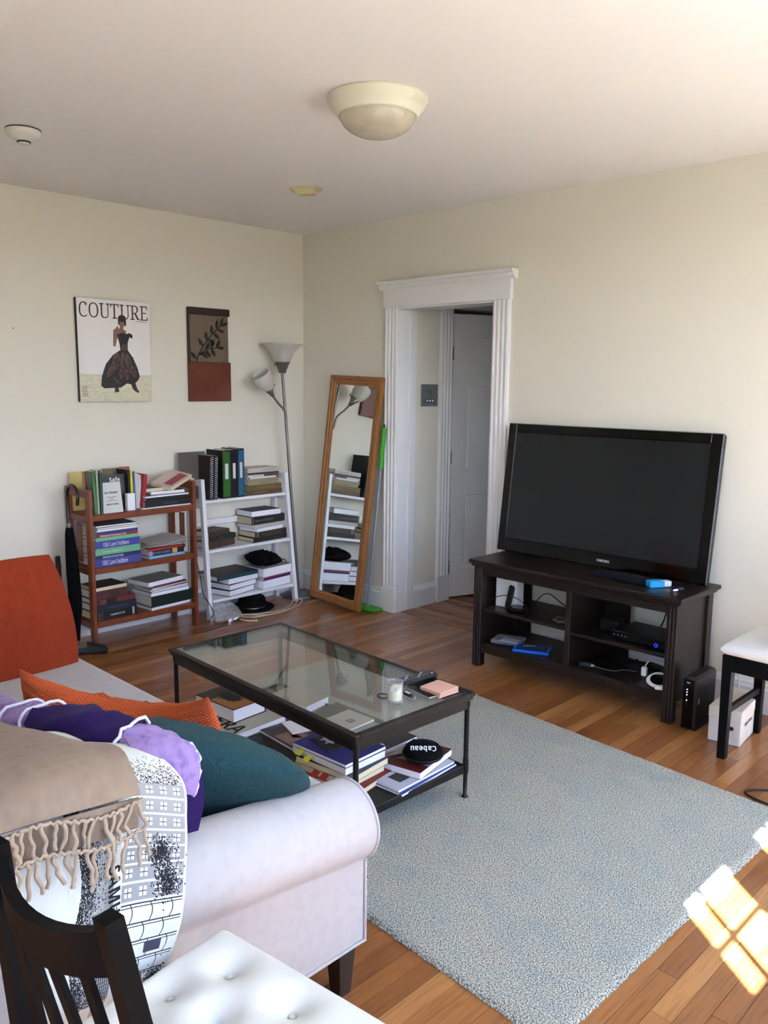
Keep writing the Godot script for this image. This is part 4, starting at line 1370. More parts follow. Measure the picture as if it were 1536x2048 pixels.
# ---------------------------------------------------------------- ceiling
func ceiling_things() -> void:
	var t := thing("ceiling_light", "cream flush ceiling light with frosted marbled glass dome", "ceiling light", Vector3(2.40, HC, 1.66))
	var cr := mat("cream_enamel", Color(0.88, 0.865, 0.78), 0.35)
	var mb := MB.new()
	mb.lathe([Vector2(0.10, 0.0), Vector2(0.183, 0.0), Vector2(0.184, -0.008), Vector2(0.178, -0.016), Vector2(0.174, -0.030), Vector2(0.166, -0.036), Vector2(0.158, -0.046), Vector2(0.150, -0.060), Vector2(0.146, -0.066), Vector2(0.138, -0.064), Vector2(0.135, -0.05)], 56)
	part(t, "rim", mb.done(), cr)
	var g := mat("marbled_glass", Color(0.80, 0.78, 0.72), 0.16)
	g.albedo_texture = noise_tex("marble", 0.012, [[0.0, Color(0.86, 0.84, 0.80)], [0.5, Color(0.97, 0.96, 0.94)], [0.62, Color(0.90, 0.88, 0.85)], [1.0, Color(1, 1, 1)]], 256, FastNoiseLite.TYPE_SIMPLEX_SMOOTH, 4, 14)
	tri_planar(g, Vector3(2.5, 2.5, 2.5))
	mb = MB.new()
	var prof := []
	for k in 13:
		var a := PI / 2 * k / 12.0
		prof.append(Vector2(0.142 * cos(a), -0.055 - 0.082 * sin(a)))
	mb.lathe(prof, 48)
	part(t, "glass_dome", mb.done(), g, Vector3.ZERO, Basis.IDENTITY, "frosted marbled glass dome")
	t = thing("smoke_detector", "round white smoke detector on the ceiling", "smoke detector", Vector3(1.05, HC, 2.39))
	var w := mat("detector_white", Color(0.86, 0.86, 0.82), 0.5)
	part(t, "base", lt([Vector2(0.0, -0.003), Vector2(0.068, -0.003), Vector2(0.07, 0.0), Vector2(0.0, 0.0)], 36), M.black_plastic, Vector3(0, -0.001, 0))
	part(t, "cover", lt([Vector2(0, -0.05), Vector2(0.022, -0.05), Vector2(0.026, -0.046), Vector2(0.05, -0.036), Vector2(0.064, -0.026), Vector2(0.07, -0.016), Vector2(0.07, -0.005), Vector2(0.0, -0.005)], 36), w)
	part(t, "sensor_ring", lt([Vector2(0.0, -0.0535), Vector2(0.025, -0.0535), Vector2(0.0275, -0.052), Vector2(0.0275, -0.048)], 28), M.ink_black)
	part(t, "sensor_cap", lt([Vector2(0.0, -0.058), Vector2(0.022, -0.057), Vector2(0.024, -0.0525), Vector2(0.0, -0.0525)], 28), w)
	t = thing("ceiling_sensor", "small beige rectangular alarm sensor on the ceiling", "sensor", Vector3(1.11, HC, 0.915), deg_to_rad(32))
	var be := mat("aged_beige", Color(0.82, 0.76, 0.58), 0.5)
	mb = MB.new()
	mb.box(Vector3(0, -0.006, 0), Vector3(0.15, 0.012, 0.10), 0.004)
	part(t, "base", mb.done(), be)
	mb = MB.new()
	taper(mb, Vector3(0.01, -0.034, 0), Vector2(0.09, 0.05), Vector3(0, -0.012, 0), Vector2(0.12, 0.08))
	part(t, "cover", mb.done(), be)

# ---------------------------------------------------------------- cushions
# a stuffed cushion in its own axes: x width, y height, z thickness; sag lowers the middle of the top edge
func cushion_mesh(w: float, h: float, th: float, sag := 0.0, pinch := 0.05, seed_n := 1, wr := 0.006, n := 44) -> ArrayMesh:
	var nz := FastNoiseLite.new()
	nz.seed = seed_n
	nz.frequency = 1.0
	nz.fractal_octaves = 3
	var f := func(u: float, v: float, s: float) -> Vector3:
		var k := pow(maxf(0.0, 1 - u * u), 0.55) * pow(maxf(0.0, 1 - v * v), 0.55)
		var x := u * w / 2 * (1 - pinch * (1 - v * v) * u * u)
		var y := v * h / 2 * (1 - pinch * (1 - u * u) * v * v)
		if v > 0: y -= sag * (1 - u * u) * v
		var z := s * th / 2 * k
		z += nz.get_noise_3d(u * 3.0, v * 3.0, s * 2) * wr * 2.2 * k + nz.get_noise_3d(u * 9.0, v * 5.0, s * 2 + 7) * wr * k
		return Vector3(x, y, z)
	var m := MB.new()
	m.smooth(true)
	var g := []
	for i in n + 1: g.append(sin((float(i) / n - 0.5) * PI))
	for i in n:
		for j in n:
			var U0 := float(i) / n
			var U1 := float(i + 1) / n
			var V0 := 1 - float(j) / n
			var V1 := 1 - float(j + 1) / n
			m.quad(f.call(g[i], g[j], 1.0), f.call(g[i + 1], g[j], 1.0), f.call(g[i + 1], g[j + 1], 1.0), f.call(g[i], g[j + 1], 1.0), Vector2(U0, V0), Vector2(U1, V0), Vector2(U1, V1), Vector2(U0, V1))
			m.quad(f.call(g[i + 1], g[j], -1.0), f.call(g[i], g[j], -1.0), f.call(g[i], g[j + 1], -1.0), f.call(g[i + 1], g[j + 1], -1.0), Vector2(U1, V0), Vector2(U0, V0), Vector2(U0, V1), Vector2(U1, V1))
	return m.done()

func axes(x: Vector3, y: Vector3) -> Basis:
	x = x.normalized()
	var z := x.cross(y).normalized()
	return Basis(x, z.cross(x), z)

func cushions() -> void:
	# honeycomb weave: staggered dimples in rust and pale orange
	var im := Image.create(64, 64, false, Image.FORMAT_RGB8)
	var hm := Image.create(64, 64, false, Image.FORMAT_RGB8)
	for y in 64:
		for x in 64:
			var row := y / 16
			var xx := (x + (8 if row % 2 == 1 else 0)) % 16
			var d := Vector2((xx - 7.5) / 7.5, (y % 16 - 7.5) / 6.0).length()
			var k := clampf(1.15 - d, 0, 1)
			im.set_pixel(x, y, Color(0.62, 0.20, 0.09).lerp(Color(0.90, 0.55, 0.36), 1.0 - clampf(d - 0.35, 0, 1)) if d > 0.35 else Color(0.45, 0.12, 0.05))
			hm.set_pixel(x, y, Color(d * 0.6, d * 0.6, d * 0.6))
	var honey := mat("honeycomb_rust", Color.WHITE, 0.92, 0.0, 0.2)
	honey.albedo_texture = ImageTexture.create_from_image(im)
	honey.heightmap_enabled = true
	honey.heightmap_texture = ImageTexture.create_from_image(hm)
	honey.heightmap_scale = 0.25
	honey.uv1_scale = Vector3(11, 11, 1)
	var rust := cloth("rust_weave", Color(0.59, 0.22, 0.12), 200, 0.12, 0.2)
	rust.albedo_texture = noise_tex("rust_rows", 0.05, [[0.0, Color(0.62, 0.55, 0.5)], [0.5, Color(1, 0.95, 0.9)], [1.0, Color(0.85, 0.8, 0.76)]], 512, FastNoiseLite.TYPE_SIMPLEX, 2, 17)
	rust.uv1_scale = Vector3(3, 26, 3)
	# big rust cushion standing against the far arm
	var o := thing("cushion", "large rust orange woven cushion propped at the far end of the sofa", "cushion", Vector3(1.70, 0.475, 2.86))
	part(o, "cover", cushion_mesh(0.56, 0.43, 0.19, 0.0, -0.10, 5, 0.004), rust, Vector3(-0.02, 0.165, 0.025), axes(Vector3(0.04, 0.10, -1), Vector3(-0.30, 0.95, 0.10)))
	# slumped honeycomb cushion
	o = thing("cushion", "slumped orange honeycomb cushion lying behind the teal one", "cushion", Vector3(2.62, 0.475, 2.86))
	part(o, "cover", cushion_mesh(0.58, 0.30, 0.15, 0.10, -0.06, 8, 0.014), honey, Vector3(0.0, 0.10, 0.01), axes(Vector3(0.87, -0.03, -0.49), Vector3(0.15, 0.9, 0.3)))
	var teal := cloth("teal_gauze", Color(0.115, 0.235, 0.255), 130, 0.25, 0.35)
	teal.uv1_scale = Vector3(0.7, 5.0, 0.7)
	o = thing("cushion", "big dark teal gauze cushion resting against the near sofa arm", "cushion", Vector3(3.0, 0.475, 2.90))
	part(o, "cover", cushion_mesh(0.60, 0.43, 0.24, 0.0, -0.16, 3, 0.007), teal, Vector3(-0.013, 0.106, 0.052), axes(Vector3(0.55, -0.22, -0.80), Vector3(0.55, 0.62, 0.55)))

# ---------------------------------------------------------------- throws over the sofa back and arm
func throws() -> void:
	# woven picture blanket: cream ground with a navy townscape
	var im := Image.create(640, 960, false, Image.FORMAT_RGB8)
	var cream := Color(0.80, 0.81, 0.79)
	var navy := Color(0.055, 0.05, 0.085)
	im.fill(cream)
	var r := RandomNumberGenerator.new()
	r.seed = 5
	# scattered stitches of trees
	for k in 5200:
		var y := 0.30 + r.randf() * 0.60
		var x := 0.40 + 0.03 * sin(y * 14.0) + absf(r.randfn(0.0, 0.055))
		im.fill_rect(Rect2i(int(clampf(x, 0, 0.99) * 640), int(y * 959), 3, 3), navy)
	# hatched slope
	for y in range(330, 860):
		for x in range(300, 400):
			if (x * 2 + y) % 9 < 4 and r.randf() < 0.9: im.set_pixel(x, y, navy)
	# road: pale band and winding lines
	for y in range(320, 640): im.fill_rect(Rect2i(404, y, 22, 1), cream)
	for k in 7:
		for y in range(620, 940): im.fill_rect(Rect2i(360 + k * 9 - (y - 620) / 9, y, 3, 1), navy)
	# facades with small windows, two columns
	for k in 14:
		var y0 := 300 + k * 46
		if k < 7:
			for y in range(y0, y0 + 40):
				for x in range(430, 632):
					if (x + y) % 4 < 2: im.set_pixel(x, y, Color(0.20, 0.19, 0.25))
			for j in 4:
				im.fill_rect(Rect2i(440 + j * 50, y0 + 9, 24, 22), cream)
				im.fill_rect(Rect2i(451 + j * 50, y0 + 9, 2, 22), navy)
				im.fill_rect(Rect2i(440 + j * 50, y0 + 19, 24, 2), navy)
		else:
			im.fill_rect(Rect2i(430, y0, 202, 3), navy)
			im.fill_rect(Rect2i(430, y0 + 8, 202, 2), navy)
			for j in 3:
				for yy in 46: im.fill_rect(Rect2i(436 + j * 66 + (k % 2) * 24 + int(9.0 * sin(yy * 0.07)), y0 + yy, 3, 1), navy)
			if k % 3 == 0: im.fill_rect(Rect2i(520, y0 + 8, 60, 30), Color(0.24, 0.23, 0.29))
	for q in [[0.86, 0.52], [0.90, 0.60], [0.92, 0.88], [0.86, 0.94]]:
		for k in 420:
			im.fill_rect(Rect2i(clampi(int((q[0] + r.randfn(0, 0.03)) * 640), 0, 636), clampi(int((q[1] + r.randfn(0, 0.022)) * 960), 0, 956), 4, 4), navy)
	for k in 700:
		im.fill_rect(Rect2i(430 + int(r.randf() * 200), 190 + int(sqrt(r.randf()) * 110), 3, 3), navy)
	var wm := image_mat("woven_picture", im, 0.95)
	wm.heightmap_enabled = true
	wm.heightmap_texture = noise_tex("cloth_weave", 0.18, [], 512, FastNoiseLite.TYPE_SIMPLEX, 2, 5)
	wm.heightmap_scale = 0.05
	var t := thing("woven_blanket", "cream and navy woven picture blanket hanging down the near side of the sofa", "blanket", Vector3(3.35, 0.80, 3.25))
	var o := Vector3(3.35, 0.80, 3.25)
	# rows run from the top of the sofa back down its near side, columns from back to front
	var g := [
		[Vector3(3.05, 0.79, 3.46), Vector3(3.05, 0.80, 3.40), Vector3(3.06, 0.80, 3.30), Vector3(3.08, 0.77, 3.21)],
		[Vector3(3.25, 0.825, 3.46), Vector3(3.25, 0.835, 3.40), Vector3(3.25, 0.835, 3.28), Vector3(3.24, 0.80, 3.16)],
		[Vector3(3.355, 0.82, 3.47), Vector3(3.357, 0.828, 3.40), Vector3(3.36, 0.815, 3.26), Vector3(3.345, 0.76, 3.13)],
		[Vector3(3.378, 0.76, 3.47), Vector3(3.385, 0.765, 3.39), Vector3(3.390, 0.745, 3.27), Vector3(3.385, 0.69, 3.145)],
		[Vector3(3.382, 0.66, 3.475), Vector3(3.395, 0.66, 3.39), Vector3(3.392, 0.65, 3.285), Vector3(3.412, 0.62, 3.165)],
		[Vector3(3.384, 0.55, 3.475), Vector3(3.390, 0.55, 3.40), Vector3(3.402, 0.545, 3.30), Vector3(3.425, 0.53, 3.185)],
		[Vector3(3.386, 0.45, 3.475), Vector3(3.396, 0.455, 3.40), Vector3(3.400, 0.45, 3.31), Vector3(3.410, 0.44, 3.215)],
		[Vector3(3.386, 0.39, 3.475), Vector3(3.392, 0.395, 3.41), Vector3(3.396, 0.39, 3.33), Vector3(3.402, 0.395, 3.255)]]
	var gg := fine(g, 6, 8)
	var mb := MB.new()
	for row in gg:
		for k in row.size(): row[k] -= o
	mb.sheet(gg, 0.004)
	part(t, "weave", mb.done(), wm)
	part(t, "folded_bulk", cushion_mesh(0.34, 0.24, 0.10, 0.0, -0.1, 3, 0.004, 16), wm, Vector3(3.19, 0.785, 3.345) - o, Basis(Vector3(1, 0, 0), -PI / 2))
	lettering(t, "SAMUEL", Vector3(3.4065, 0.615, 3.306) - o, Basis(Vector3(0.03, -1, 0.06).normalized(), Vector3(0.02, 0.06, -1).normalized(), Vector3(1, 0.03, 0.02).normalized()), 0.125, 0.022, mat("woven_navy", navy, 0.95), false, true)

	# taupe fringed throw on top
	var tp := cloth("taupe_wool", Color(0.53, 0.465, 0.41), 220, 0.08, 0.3)
	tp.albedo_texture = noise_tex("taupe_tone", 0.012, [[0.0, Color(0.90, 0.88, 0.88)], [0.5, Color(1, 0.985, 0.965)], [1.0, Color(0.93, 0.89, 0.85)]], 512, FastNoiseLite.TYPE_SIMPLEX_SMOOTH, 4, 31)
	t = thing("fringed_throw", "taupe wool throw with knotted cream fringe over the sofa back", "throw", Vector3(3.2, 0.84, 3.35))
	o = Vector3(3.2, 0.84, 3.35)
	g = [
		[Vector3(2.45, 0.755, 3.475), Vector3(2.45, 0.762, 3.40), Vector3(2.45, 0.756, 3.33), Vector3(2.45, 0.735, 3.27)],
		[Vector3(2.80, 0.772, 3.475), Vector3(2.80, 0.782, 3.40), Vector3(2.80, 0.774, 3.33), Vector3(2.82, 0.755, 3.272)],
		[Vector3(3.12, 0.825, 3.48), Vector3(3.12, 0.838, 3.41), Vector3(3.13, 0.838, 3.31), Vector3(3.14, 0.81, 3.268)],
		[Vector3(3.31, 0.850, 3.485), Vector3(3.31, 0.862, 3.41), Vector3(3.31, 0.860, 3.32), Vector3(3.31, 0.848, 3.245)],
		[Vector3(3.380, 0.842, 3.49), Vector3(3.384, 0.852, 3.42), Vector3(3.386, 0.845, 3.34), Vector3(3.376, 0.832, 3.25)],
		[Vector3(3.408, 0.815, 3.495), Vector3(3.414, 0.815, 3.42), Vector3(3.416, 0.808, 3.34), Vector3(3.406, 0.795, 3.252)]]
	gg = fine(g, 5, 6)
	for row in gg:
		for k in row.size(): row[k] -= o
	mb = MB.new()
	mb.sheet(gg, 0.007)
	part(t, "cloth", mb.done(), tp)
	# two knotted rows with tassels below
	var yarn := cloth("yarn_cream", Color(0.63, 0.555, 0.48), 300, 0.05, 0.3)
	var edge := []
	for k in 15:
		var s := k / 14.0
		edge.append(Vector3(3.424 - 0.006 * s, 0.815 - 0.028 * s, 3.495 - 0.243 * s) - o)
	var r2 := RandomNumberGenerator.new()
	r2.seed = 9
	for lvl in 2:
		var drop := 0.0 if lvl == 0 else -0.052
		var braid := []
		for k in 43:
			var s := k / 42.0
			var p: Vector3 = edge[0].lerp(edge[14], s) + Vector3(0.004 + (0.006 if lvl == 1 else 0.0), drop + 0.003 * sin(k * 2.6) + 0.008 * sin(s * 7.0), 0.0)
			braid.append(p)
		part(t, "braid", tb(braid, 0.0035, 6), yarn)
		for k in 14:
			var s := (k + 0.5) / 14.0 + r2.randf_range(-0.02, 0.02)
			var p: Vector3 = edge[0].lerp(edge[14], s) + Vector3(0.006 + (0.006 if lvl == 1 else 0.0), drop + 0.008 * sin(s * 7.0), 0.0)
			var pts := [p]
			var len := r2.randf_range(0.045, 0.06) if lvl == 0 else r2.randf_range(0.045, 0.075)
			var q := p
			for j in 5:
				q += Vector3(r2.randf_range(-0.002, 0.003), -len / 5, r2.randf_range(-0.006, 0.006))
				pts.append(q)
			part(t, "tassel", tb(curve(pts, 3), 0.0036, 6), yarn)
	# plain panel behind the lower tassels
	g = [
		[Vector3(3.409, 0.812, 3.495), Vector3(3.413, 0.81, 3.42), Vector3(3.413, 0.803, 3.34), Vector3(3.405, 0.79, 3.252)],
		[Vector3(3.409, 0.78, 3.495), Vector3(3.415, 0.78, 3.42), Vector3(3.416, 0.775, 3.34), Vector3(3.407, 0.765, 3.254)],
		[Vector3(3.406, 0.745, 3.495), Vector3(3.413, 0.75, 3.42), Vector3(3.413, 0.745, 3.34), Vector3(3.407, 0.735, 3.258)]]
	gg = fine(g, 4, 6)
	for row in gg:
		for k in row.size(): row[k] -= o
	mb = MB.new()
	mb.sheet(gg, 0.004)
	part(t, "border", mb.done(), tp)

	# purple patchwork shawl rolled along the top of the back
	var pu := cloth("purple_gauze", Color(0.135, 0.075, 0.28), 200, 0.1, 0.3)
	var li := cloth("lilac_gauze", Color(0.56, 0.475, 0.64), 200, 0.1, 0.3)
	li.albedo_texture = noise_tex("lilac_tone", 0.03, [[0.0, Color(0.62, 0.60, 0.72)], [0.45, Color(0.98, 0.96, 1.0)], [1.0, Color(1, 0.94, 1)]], 512, FastNoiseLite.TYPE_CELLULAR, 3, 41)
	t = thing("purple_shawl", "purple and lilac patchwork shawl bunched along the sofa back", "shawl", Vector3(3.0, 0.84, 3.2))
	o = Vector3(3.0, 0.84, 3.2)
	var path := [Vector3(2.35, 0.66, 3.215), Vector3(2.62, 0.69, 3.20), Vector3(2.86, 0.745, 3.195), Vector3(3.05, 0.79, 3.18), Vector3(3.17, 0.79, 3.15), Vector3(3.25, 0.76, 3.10)]
	var pc := curve(path, 8)
	var bands := [[0, 13, li], [13, 17, li], [17, 33, pu], [33, 41, li]]
	for bnd in bands:
		mb = MB.new()
		mb.smooth(true)
		var seg := 16
		var ring := func(k: int, j: int) -> Vector3:
			var kk := clampi(k, 0, pc.size() - 1)
			var tng: Vector3 = (pc[mini(kk + 1, pc.size() - 1)] - pc[maxi(kk - 1, 0)]).normalized()
			var x := Vector3.UP.cross(tng).normalized()
			var y := tng.cross(x)
			var a := TAU * j / seg
			var rad := 0.044 + 0.007 * sin(k * 0.8 + j * 1.3) + 0.004 * sin(j * 3.0 + k * 0.35)
			return pc[kk] - o + (x * cos(a) * 1.25 + y * sin(a) * 0.9) * rad
		for k in range(bnd[0], mini(bnd[1], pc.size() - 1)):
			for j in seg:
				mb.quad(ring.call(k, j), ring.call(k, j + 1), ring.call(k + 1, j + 1), ring.call(k + 1, j))
		if mb.any: part(t, "fold", mb.done(), bnd[2])
	# frayed white seams
	var fr := cloth("frayed_cotton", Color(0.80, 0.78, 0.82), 200, 0.05, 0.2)
	for k0 in [13, 17, 33]:
		var ringp := []
		for j in 24:
			var tng: Vector3 = (pc[k0 + 1] - pc[k0 - 1]).normalized()
			var x := Vector3.UP.cross(tng).normalized()
			var y := tng.cross(x)
			var a := TAU * j / 24
			ringp.append(pc[k0] - o + (x * cos(a) * 1.25 + y * sin(a) * 0.9) * (0.053 + 0.004 * sin(j * 5.0)) + tng * 0.004 * sin(j * 3.7))
		part(t, "frayed_seam", tb(ringp, 0.004, 5, true), fr)
	var low := []
	for k in range(0, pc.size(), 1):
		low.append(pc[k] - o + Vector3(0.012, -0.012 + 0.004 * sin(k * 2.3), 0.042 + 0.004 * sin(k * 1.7)))
	part(t, "frayed_seam", tb(low, 0.0045, 5), fr)
	# lilac end folded over the corner, purple lining hanging inside the arm
	g = [
		[Vector3(3.215, 0.815, 3.175), Vector3(3.235, 0.82, 3.145), Vector3(3.26, 0.81, 3.10), Vector3(3.275, 0.79, 3.065)],
		[Vector3(3.245, 0.81, 3.18), Vector3(3.268, 0.81, 3.15), Vector3(3.29, 0.795, 3.10), Vector3(3.30, 0.77, 3.06)],
		[Vector3(3.28, 0.785, 3.18), Vector3(3.298, 0.785, 3.15), Vector3(3.312, 0.765, 3.10), Vector3(3.315, 0.735, 3.07)],
		[Vector3(3.30, 0.745, 3.18), Vector3(3.318, 0.74, 3.15), Vector3(3.325, 0.715, 3.11), Vector3(3.32, 0.70, 3.085)]]
	gg = fine(g, 5, 5)
	for row in gg:
		for k in row.size(): row[k] -= o
	mb = MB.new()
	mb.sheet(gg, 0.005)
	part(t, "loose_end", mb.done(), li, Vector3.ZERO, Basis.IDENTITY, "lilac end piece with frayed hem")
	var hem := []
	for k in gg.size(): hem.append(gg[k][gg[0].size() - 1] + Vector3(0, 0.004 * sin(k * 2.1), 0.003 * cos(k * 1.7)))
	part(t, "frayed_seam", tb(hem, 0.005, 5), fr)
	g = [
		[Vector3(3.25, 0.77, 3.13), Vector3(3.285, 0.775, 3.095), Vector3(3.295, 0.76, 3.06)],
		[Vector3(3.268, 0.72, 3.14), Vector3(3.30, 0.72, 3.10), Vector3(3.305, 0.71, 3.055)],
		[Vector3(3.275, 0.67, 3.15), Vector3(3.302, 0.67, 3.11), Vector3(3.31, 0.665, 3.06)],
		[Vector3(3.275, 0.62, 3.16), Vector3(3.30, 0.62, 3.12), Vector3(3.305, 0.615, 3.07)]]
	gg = fine(g, 5, 5)
	for row in gg:
		for k in row.size(): row[k] -= o
	mb = MB.new()
	mb.sheet(gg, 0.006)
	part(t, "lining", mb.done(), pu, Vector3.ZERO, Basis.IDENTITY, "deep purple lining")

# ---------------------------------------------------------------- modem, box
func modem_and_box() -> void:
	var t := thing("cable_modem", "black upright cable modem with a column of lights beside the stand", "modem", Vector3(3.185, 0, 0.345))
	part(t, "housing", bx(Vector3(0.062, 0.245, 0.225), 0.012), M.black_plastic, Vector3(0, 0.1245, 0), Basis.IDENTITY)
	part(t, "front_panel", bx(Vector3(0.05, 0.225, 0.004), 0.001), M.black_gloss, Vector3(0, 0.124, 0.1125))
	part(t, "foot", bx(Vector3(0.075, 0.01, 0.2), 0.004), M.black_plastic, Vector3(0, 0.0055, 0))
	var led := mat("status_led", Color(0.9, 0.92, 0.95), 0.4)
	led.emission_enabled = true
	led.emission = Color(0.9, 0.93, 1.0)
	led.emission_energy_multiplier = 1.2
	var off := col(Color(0.18, 0.18, 0.19))
	for k in 8:
		part(t, "status_light", lt([Vector2(0.0028, 0), Vector2(0.0028, 0.0015), Vector2(0, 0.002)], 8), led if k in [0, 1, 2, 4] else off, Vector3(-0.006, 0.190 - 0.0125 * k, 0.1143), Basis(Vector3(1, 0, 0), PI / 2))
	part(t, "label_sticker", bx(Vector3(0.0005, 0.025, 0.012)), col(Color(0.6, 0.6, 0.6)), Vector3(0.0312, 0.13, 0.07))
	part(t, "badge", bx(Vector3(0.014, 0.005, 0.001)), M.ink_silver, Vector3(-0.002, 0.222, 0.1145))
	# white shipping box
	t = thing("cardboard_box", "white cardboard box with dark lettering beneath the black chair", "box", Vector3(3.345, 0, 0.328), 0.10)
	var w := mat("white_card", Color(0.84, 0.82, 0.80), 0.8)
	part(t, "carton", bx(Vector3(0.135, 0.155, 0.30), 0.003), w, Vector3(0, 0.078, 0))
	part(t, "lid_flap", bx(Vector3(0.139, 0.05, 0.304), 0.003), w, Vector3(0, 0.132, 0))
	lettering(t, "PELOTON", Vector3(0.0702, 0.085, 0.045), Basis(Vector3(0, 0, -1), Vector3(0, 1, 0), Vector3(1, 0, 0)), 0.10, 0.014, M.ink_black, false, true)
	part(t, "hand_hole", lt([Vector2(0.009, 0), Vector2(0.009, 0.001), Vector2(0, 0.0011)], 14), M.ink_black, Vector3(0.03, 0.075, 0.1505), Basis(Vector3(1, 0, 0), PI / 2))
	part(t, "print_block", bx(Vector3(0.012, 0.03, 0.0006)), M.ink_black, Vector3(-0.008, 0.03, 0.1503))
	# white lead between modem and wall
	solo("power_cable", tb(curve([Vector3(3.16, 0.30, 0.045), Vector3(3.19, 0.285, 0.03), Vector3(3.235, 0.25, 0.03), Vector3(3.24, 0.15, 0.03), Vector3(3.25, 0.04, 0.04), Vector3(3.27, 0.006, 0.08)], 6), 0.004, 7), col(Color(0.86, 0.86, 0.85)), "white cable hanging by the wall behind the modem", "cable")

# ---------------------------------------------------------------- books
# own axes: x along the spine, y thickness, z towards the reader (spine or page edge)
func book(label: String, at: Vector3, b: Basis, L: float, T: float, W: float, cover: Color, o := {}) -> Node3D:
	var t := thing(o.get("name", "book"), label, o.get("cat", "book"), at, 0.0, o.get("group", ""))
	t.transform = Transform3D(b, at)
	var cm := col(cover, o.get("rough", 0.5))
	var pm: Material = M[o.get("pages", "pages")]
	var bd: float = 0.0028 if T > 0.018 and not o.get("soft", false) else 0.0012
	bd = minf(bd, T * 0.25)
	var spine_front: bool = o.get("face", "s") == "s"
	var sg := 1.0 if spine_front else -1.0
	var ov: float = 0.003 if bd > 0.002 else 0.0005
	var m := MB.new()
	m.box(Vector3(0, bd / 2, 0), Vector3(L, bd, W))
	m.box(Vector3(0, T - bd / 2, 0), Vector3(L, bd, W))
	m.box(Vector3(0, T / 2, sg * (W / 2 - bd / 2)), Vector3(L, T - 2 * bd, bd))
	var cv := part(t, "cover", m.done(), cm)
	part(t, "pages", bx(Vector3(L - 2 * ov, T - 2 * bd - 0.0004, W - bd - ov)), pm, Vector3(0, T / 2, -sg * (ov - bd) / 2 - sg * bd * 0.5))
	if o.has("band"):   # coloured panels along the spine: [from, to, colour]
		for q in o.band:
			part(cv, "spine_panel", bx(Vector3((q[1] - q[0]) * L, T * 0.9, 0.0008)), col(q[2]), Vector3((q[0] + q[1] - 1.0) / 2 * L, T / 2, W / 2 + 0.0004))
	if o.has("title") and spine_front:
		var q: Array = o.title   # words, centre along the spine, width, height as shares, colour
		lettering(cv, q[0], Vector3(q[1] * L, T / 2, W / 2 + 0.0011), Basis.IDENTITY, q[2] * L, q[3] * T, col(q[4]), o.get("serif", false), o.get("bold", false))
	if o.has("top"):    # panels printed on the upper cover: [x0, z0, x1, z1, colour] as shares of -0.5..0.5
		for q in o.top:
			part(cv, "cover_panel", bx(Vector3((q[2] - q[0]) * L, 0.0006, (q[3] - q[1]) * W)), col(q[4]), Vector3((q[0] + q[2]) / 2 * L, T + 0.0003, (q[1] + q[3]) / 2 * W))
	return t

# flat pile: each entry is [label, length, thickness, depth, slide along the shelf, inset, turn in degrees, colour, options]
func pile(front: Vector3, turn: float, items: Array, group: String) -> float:
	var y := front.y
	for it in items:
		var b := Basis(Vector3.UP, turn + deg_to_rad(it[6]))
		var o: Dictionary = it[8] if it.size() > 8 else {}
		o["group"] = o.get("group", group)
		var c := Vector3(front.x, y + 0.0003, front.z) + Basis(Vector3.UP, turn) * Vector3(it[4], 0, -it[3] / 2 - it[5])
		if o.has("roll"): b = b * Basis(Vector3(0, 0, 1), deg_to_rad(o.roll))
		if o.has("lift"): c.y += o.lift
		book(it[0], c, b, it[1], it[2], it[3], it[7], o)
		y += it[2] + 0.0005
	return y

# standing book: centre of its foot, spine or cover to the room
func standing(label: String, at: Vector3, thick: float, high: float, deep: float, cover: Color, lean := 0.0, o := {}) -> Node3D:
	# x of the book points up, y along -z of the room, z to the room
	var b := Basis(Vector3(1, 0, 0), deg_to_rad(lean)) * Basis(Vector3(0, 1, 0), Vector3(0, 0, -1), Vector3(-1, 0, 0))
	b = Basis(Vector3(1, 0, 0), deg_to_rad(lean)) * Basis(Vector3(0, -1, 0), Vector3(0, 0, -1), Vector3(1, 0, 0))
	var foot := at + Basis(Vector3(1, 0, 0), deg_to_rad(lean)) * Vector3(0, high / 2, thick / 2)
	return book(label, foot, b, high, thick, deep, cover, o)

# book with its front cover turned to the room, leaning back by lean degrees
func facing(label: String, at: Vector3, wide: float, high: float, thick: float, cover: Color, lean := 8.0, o := {}) -> Node3D:
	var back := Basis(Vector3(0, 0, 1), deg_to_rad(lean))
	var b := back * Basis(Vector3(0, 1, 0), Vector3(1, 0, 0), Vector3(0, 0, -1))
	var foot := at + back * Vector3(-thick, high / 2, 0)
	var t := book(label, foot, b, high, thick, wide, cover, o)
	if o.has("front"):   # lettering on the cover: [words, height share, width share, letter height, colour]
		var fb := Basis(Vector3(0, 0, 1), Vector3(1, 0, 0), Vector3(0, 1, 0))
		for q in o.front:
			lettering(t.get_node("cover"), q[0], Vector3((q[1] - 0.5) * high, thick + 0.0006, 0.0), fb, q[2] * wide, q[3], col(q[4]), o.get("serif", false), o.get("bold", true))
	return t

